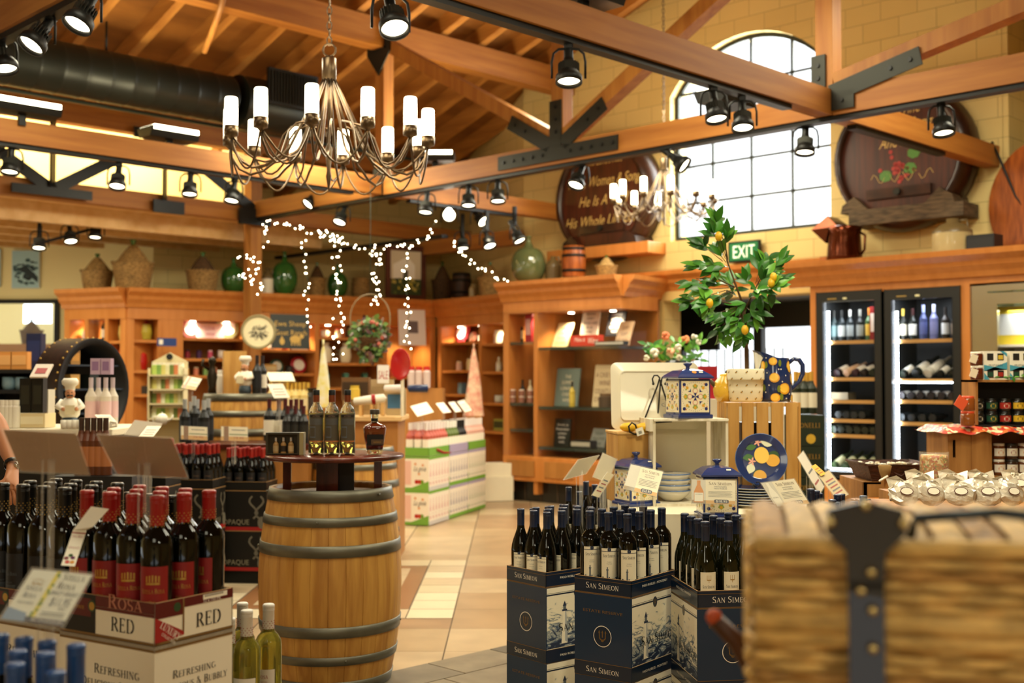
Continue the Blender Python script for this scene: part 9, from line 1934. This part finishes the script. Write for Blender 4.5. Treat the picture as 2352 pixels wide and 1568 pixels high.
# ============================================================ PERSON at the left frame edge
t = thing('person', 'person in a dark shirt and watch reaching right, mostly outside the left edge', 'person', (0, 0, 0), 0)
def skin_mesh(name, joints, edges, parent, mat, rootv=0, sub=2):
 me = bpy.data.meshes.new(name); me.from_pydata([j[:3] for j in joints], edges, []); o = bpy.data.objects.new(name, me); COL.objects.link(o); o.parent = parent
 sk_ = o.modifiers.new('skin', 'SKIN'); sk_.use_smooth_shade = True
 for i, j in enumerate(joints): v = me.skin_vertices[0].data[i]; v.radius = (j[3], j[4] if len(j) > 4 else j[3]); v.use_root = i == rootv
 s_ = o.modifiers.new('sub', 'SUBSURF'); s_.levels = sub; s_.render_levels = sub; me.materials.append(mat); return o
wr = P(30, 1068, 4.5); hd = P(26, 1108, 4.42); el = P(-8, 975, 4.62); shd = P(-62, 905, 4.72)
cx = shd.x-.19; cy = 4.78
J = [(cx, cy, .98, .14, .11), (cx, cy, 1.12, .13, .1), (cx, cy, 1.3, .15, .11), (cx, cy, 1.43, .13, .09), (cx, cy, 1.5, .055), (cx+.0, cy-.01, 1.58, .06, .07), (cx+.005, cy-.02, 1.65, .075, .09), (cx+.005, cy-.01, 1.73, .06, .075),
     (shd.x-.03, shd.y, shd.z, .06), (el.x, el.y, el.z, .043), ((el.x*.6+wr.x*.4), (el.y*.6+wr.y*.4), (el.z*.6+wr.z*.4), .038), (wr.x, wr.y, wr.z, .024, .02), (hd.x, hd.y, hd.z, .03, .016),
     (cx-.19, cy, 1.4, .055), (cx-.24, cy+.02, 1.13, .042), (cx-.24, cy-.1, .9, .026), (cx-.235, cy-.14, .83, .032, .018),
     (cx+.09, cy, .9, .095), (cx+.1, cy-.01, .52, .06), (cx+.1, cy+.01, .09, .04), (cx+.1, cy-.14, .05, .04, .03),
     (cx-.09, cy, .9, .095), (cx-.1, cy-.01, .52, .06), (cx-.1, cy+.01, .09, .04), (cx-.1, cy-.14, .05, .04, .03)]
def fingers(base, idx, d0):
 for k in range(4): J.append((base.x-.022+.015*k+d0.x*.3, base.y-.01, base.z-.03, .0085)); J.append((base.x-.026+.018*k+d0.x*.6, base.y-.02, base.z-.055-.004*(k in (1, 2)), .008)); J.append((base.x-.026+.018*k+d0.x*.6, base.y-.012, base.z-.078-.006*(k in (1, 2)), .007))
 n = len(J); E = []
 for k in range(4): s0 = n-12+3*k; E += [(idx, s0), (s0, s0+1), (s0+1, s0+2)]
 J.append((base.x-.04, base.y-.02, base.z-.0, .01)); J.append((base.x-.05, base.y-.035, base.z-.025, .009)); E += [(idx, len(J)-2), (len(J)-2, len(J)-1)]
 return E
E = [(0, 1), (1, 2), (2, 3), (3, 4), (4, 5), (5, 6), (6, 7), (3, 8), (8, 9), (9, 10), (10, 11), (11, 12), (3, 13), (13, 14), (14, 15), (15, 16), (0, 17), (17, 18), (18, 19), (19, 20), (0, 21), (21, 22), (22, 23), (23, 24)]
E += fingers(Vector(J[12][:3]), 12, Vector((.02, 0, 0))); E += fingers(Vector(J[16][:3]), 16, Vector((0, 0, 0)))
skin_mesh('body', J, E, t, M('arm_skin', 'b87a52', .5))
Jc = [(j[0], j[1], j[2], j[3]+.014, (j[4] if len(j) > 4 else j[3])+.014) for j in J[:4]]+[(shd.x-.02, shd.y, shd.z, .072), (shd.x+.025, shd.y-.03, shd.z-.05, .06), (cx-.2, cy, 1.4, .068), (cx-.225, cy+.01, 1.25, .058)]
skin_mesh('shirt', Jc, [(0, 1), (1, 2), (2, 3), (3, 4), (4, 5), (3, 6), (6, 7)], t, M('shirt_dark', '2c2a30', .8))
Jp = [(cx, cy, .98, .155, .125), (cx+.09, cy, .88, .105), (cx+.1, cy-.01, .52, .075), (cx+.1, cy+.01, .12, .06), (cx-.09, cy, .88, .105), (cx-.1, cy-.01, .52, .075), (cx-.1, cy+.01, .12, .06)]
skin_mesh('trousers', Jp, [(0, 1), (1, 2), (2, 3), (0, 4), (4, 5), (5, 6)], t, M('trousers_khaki', '7a6a50', .8))
m = MB(); m.ball((cx+.005, cy+.015, 1.71), (.09, .1, .1), M('hair_brown', '2c1c10', .7), 16); m.build('hair', t)
m = MB(); m.ball((cx-.025, cy-.105, 1.67), .009, HAIRM, 8); m.ball((cx+.035, cy-.105, 1.67), .009, HAIRM, 8); m.ball((cx+.005, cy-.12, 1.645), (.011, .016, .014), M('arm_skin', 'b87a52', .5), 8); m.ball((cx+.005, cy-.1, 1.612), (.022, .008, .006), M('lips', '9a4a3c', .5), 8); m.build('face_features', t)
wd_ = (hd-wr).normalized(); m = MB(); wz = frame((0, 0, 0), wd_.orthogonal(), wd_.cross(wd_.orthogonal())); m.lathe([(.027, -.01), (.03, -.008), (.03, .008), (.027, .01)], BLK, 16, Matrix.Translation(wr) @ wz.to_3x3().to_4x4()); m.ball((wr.x+.022, wr.y-.018, wr.z), (.012, .012, .017), CHROME, 10); m.build('wrist_watch', t)
print('DUPLICATE LABELS', [k for k, v in LABELS.items() if v > 1][:30])
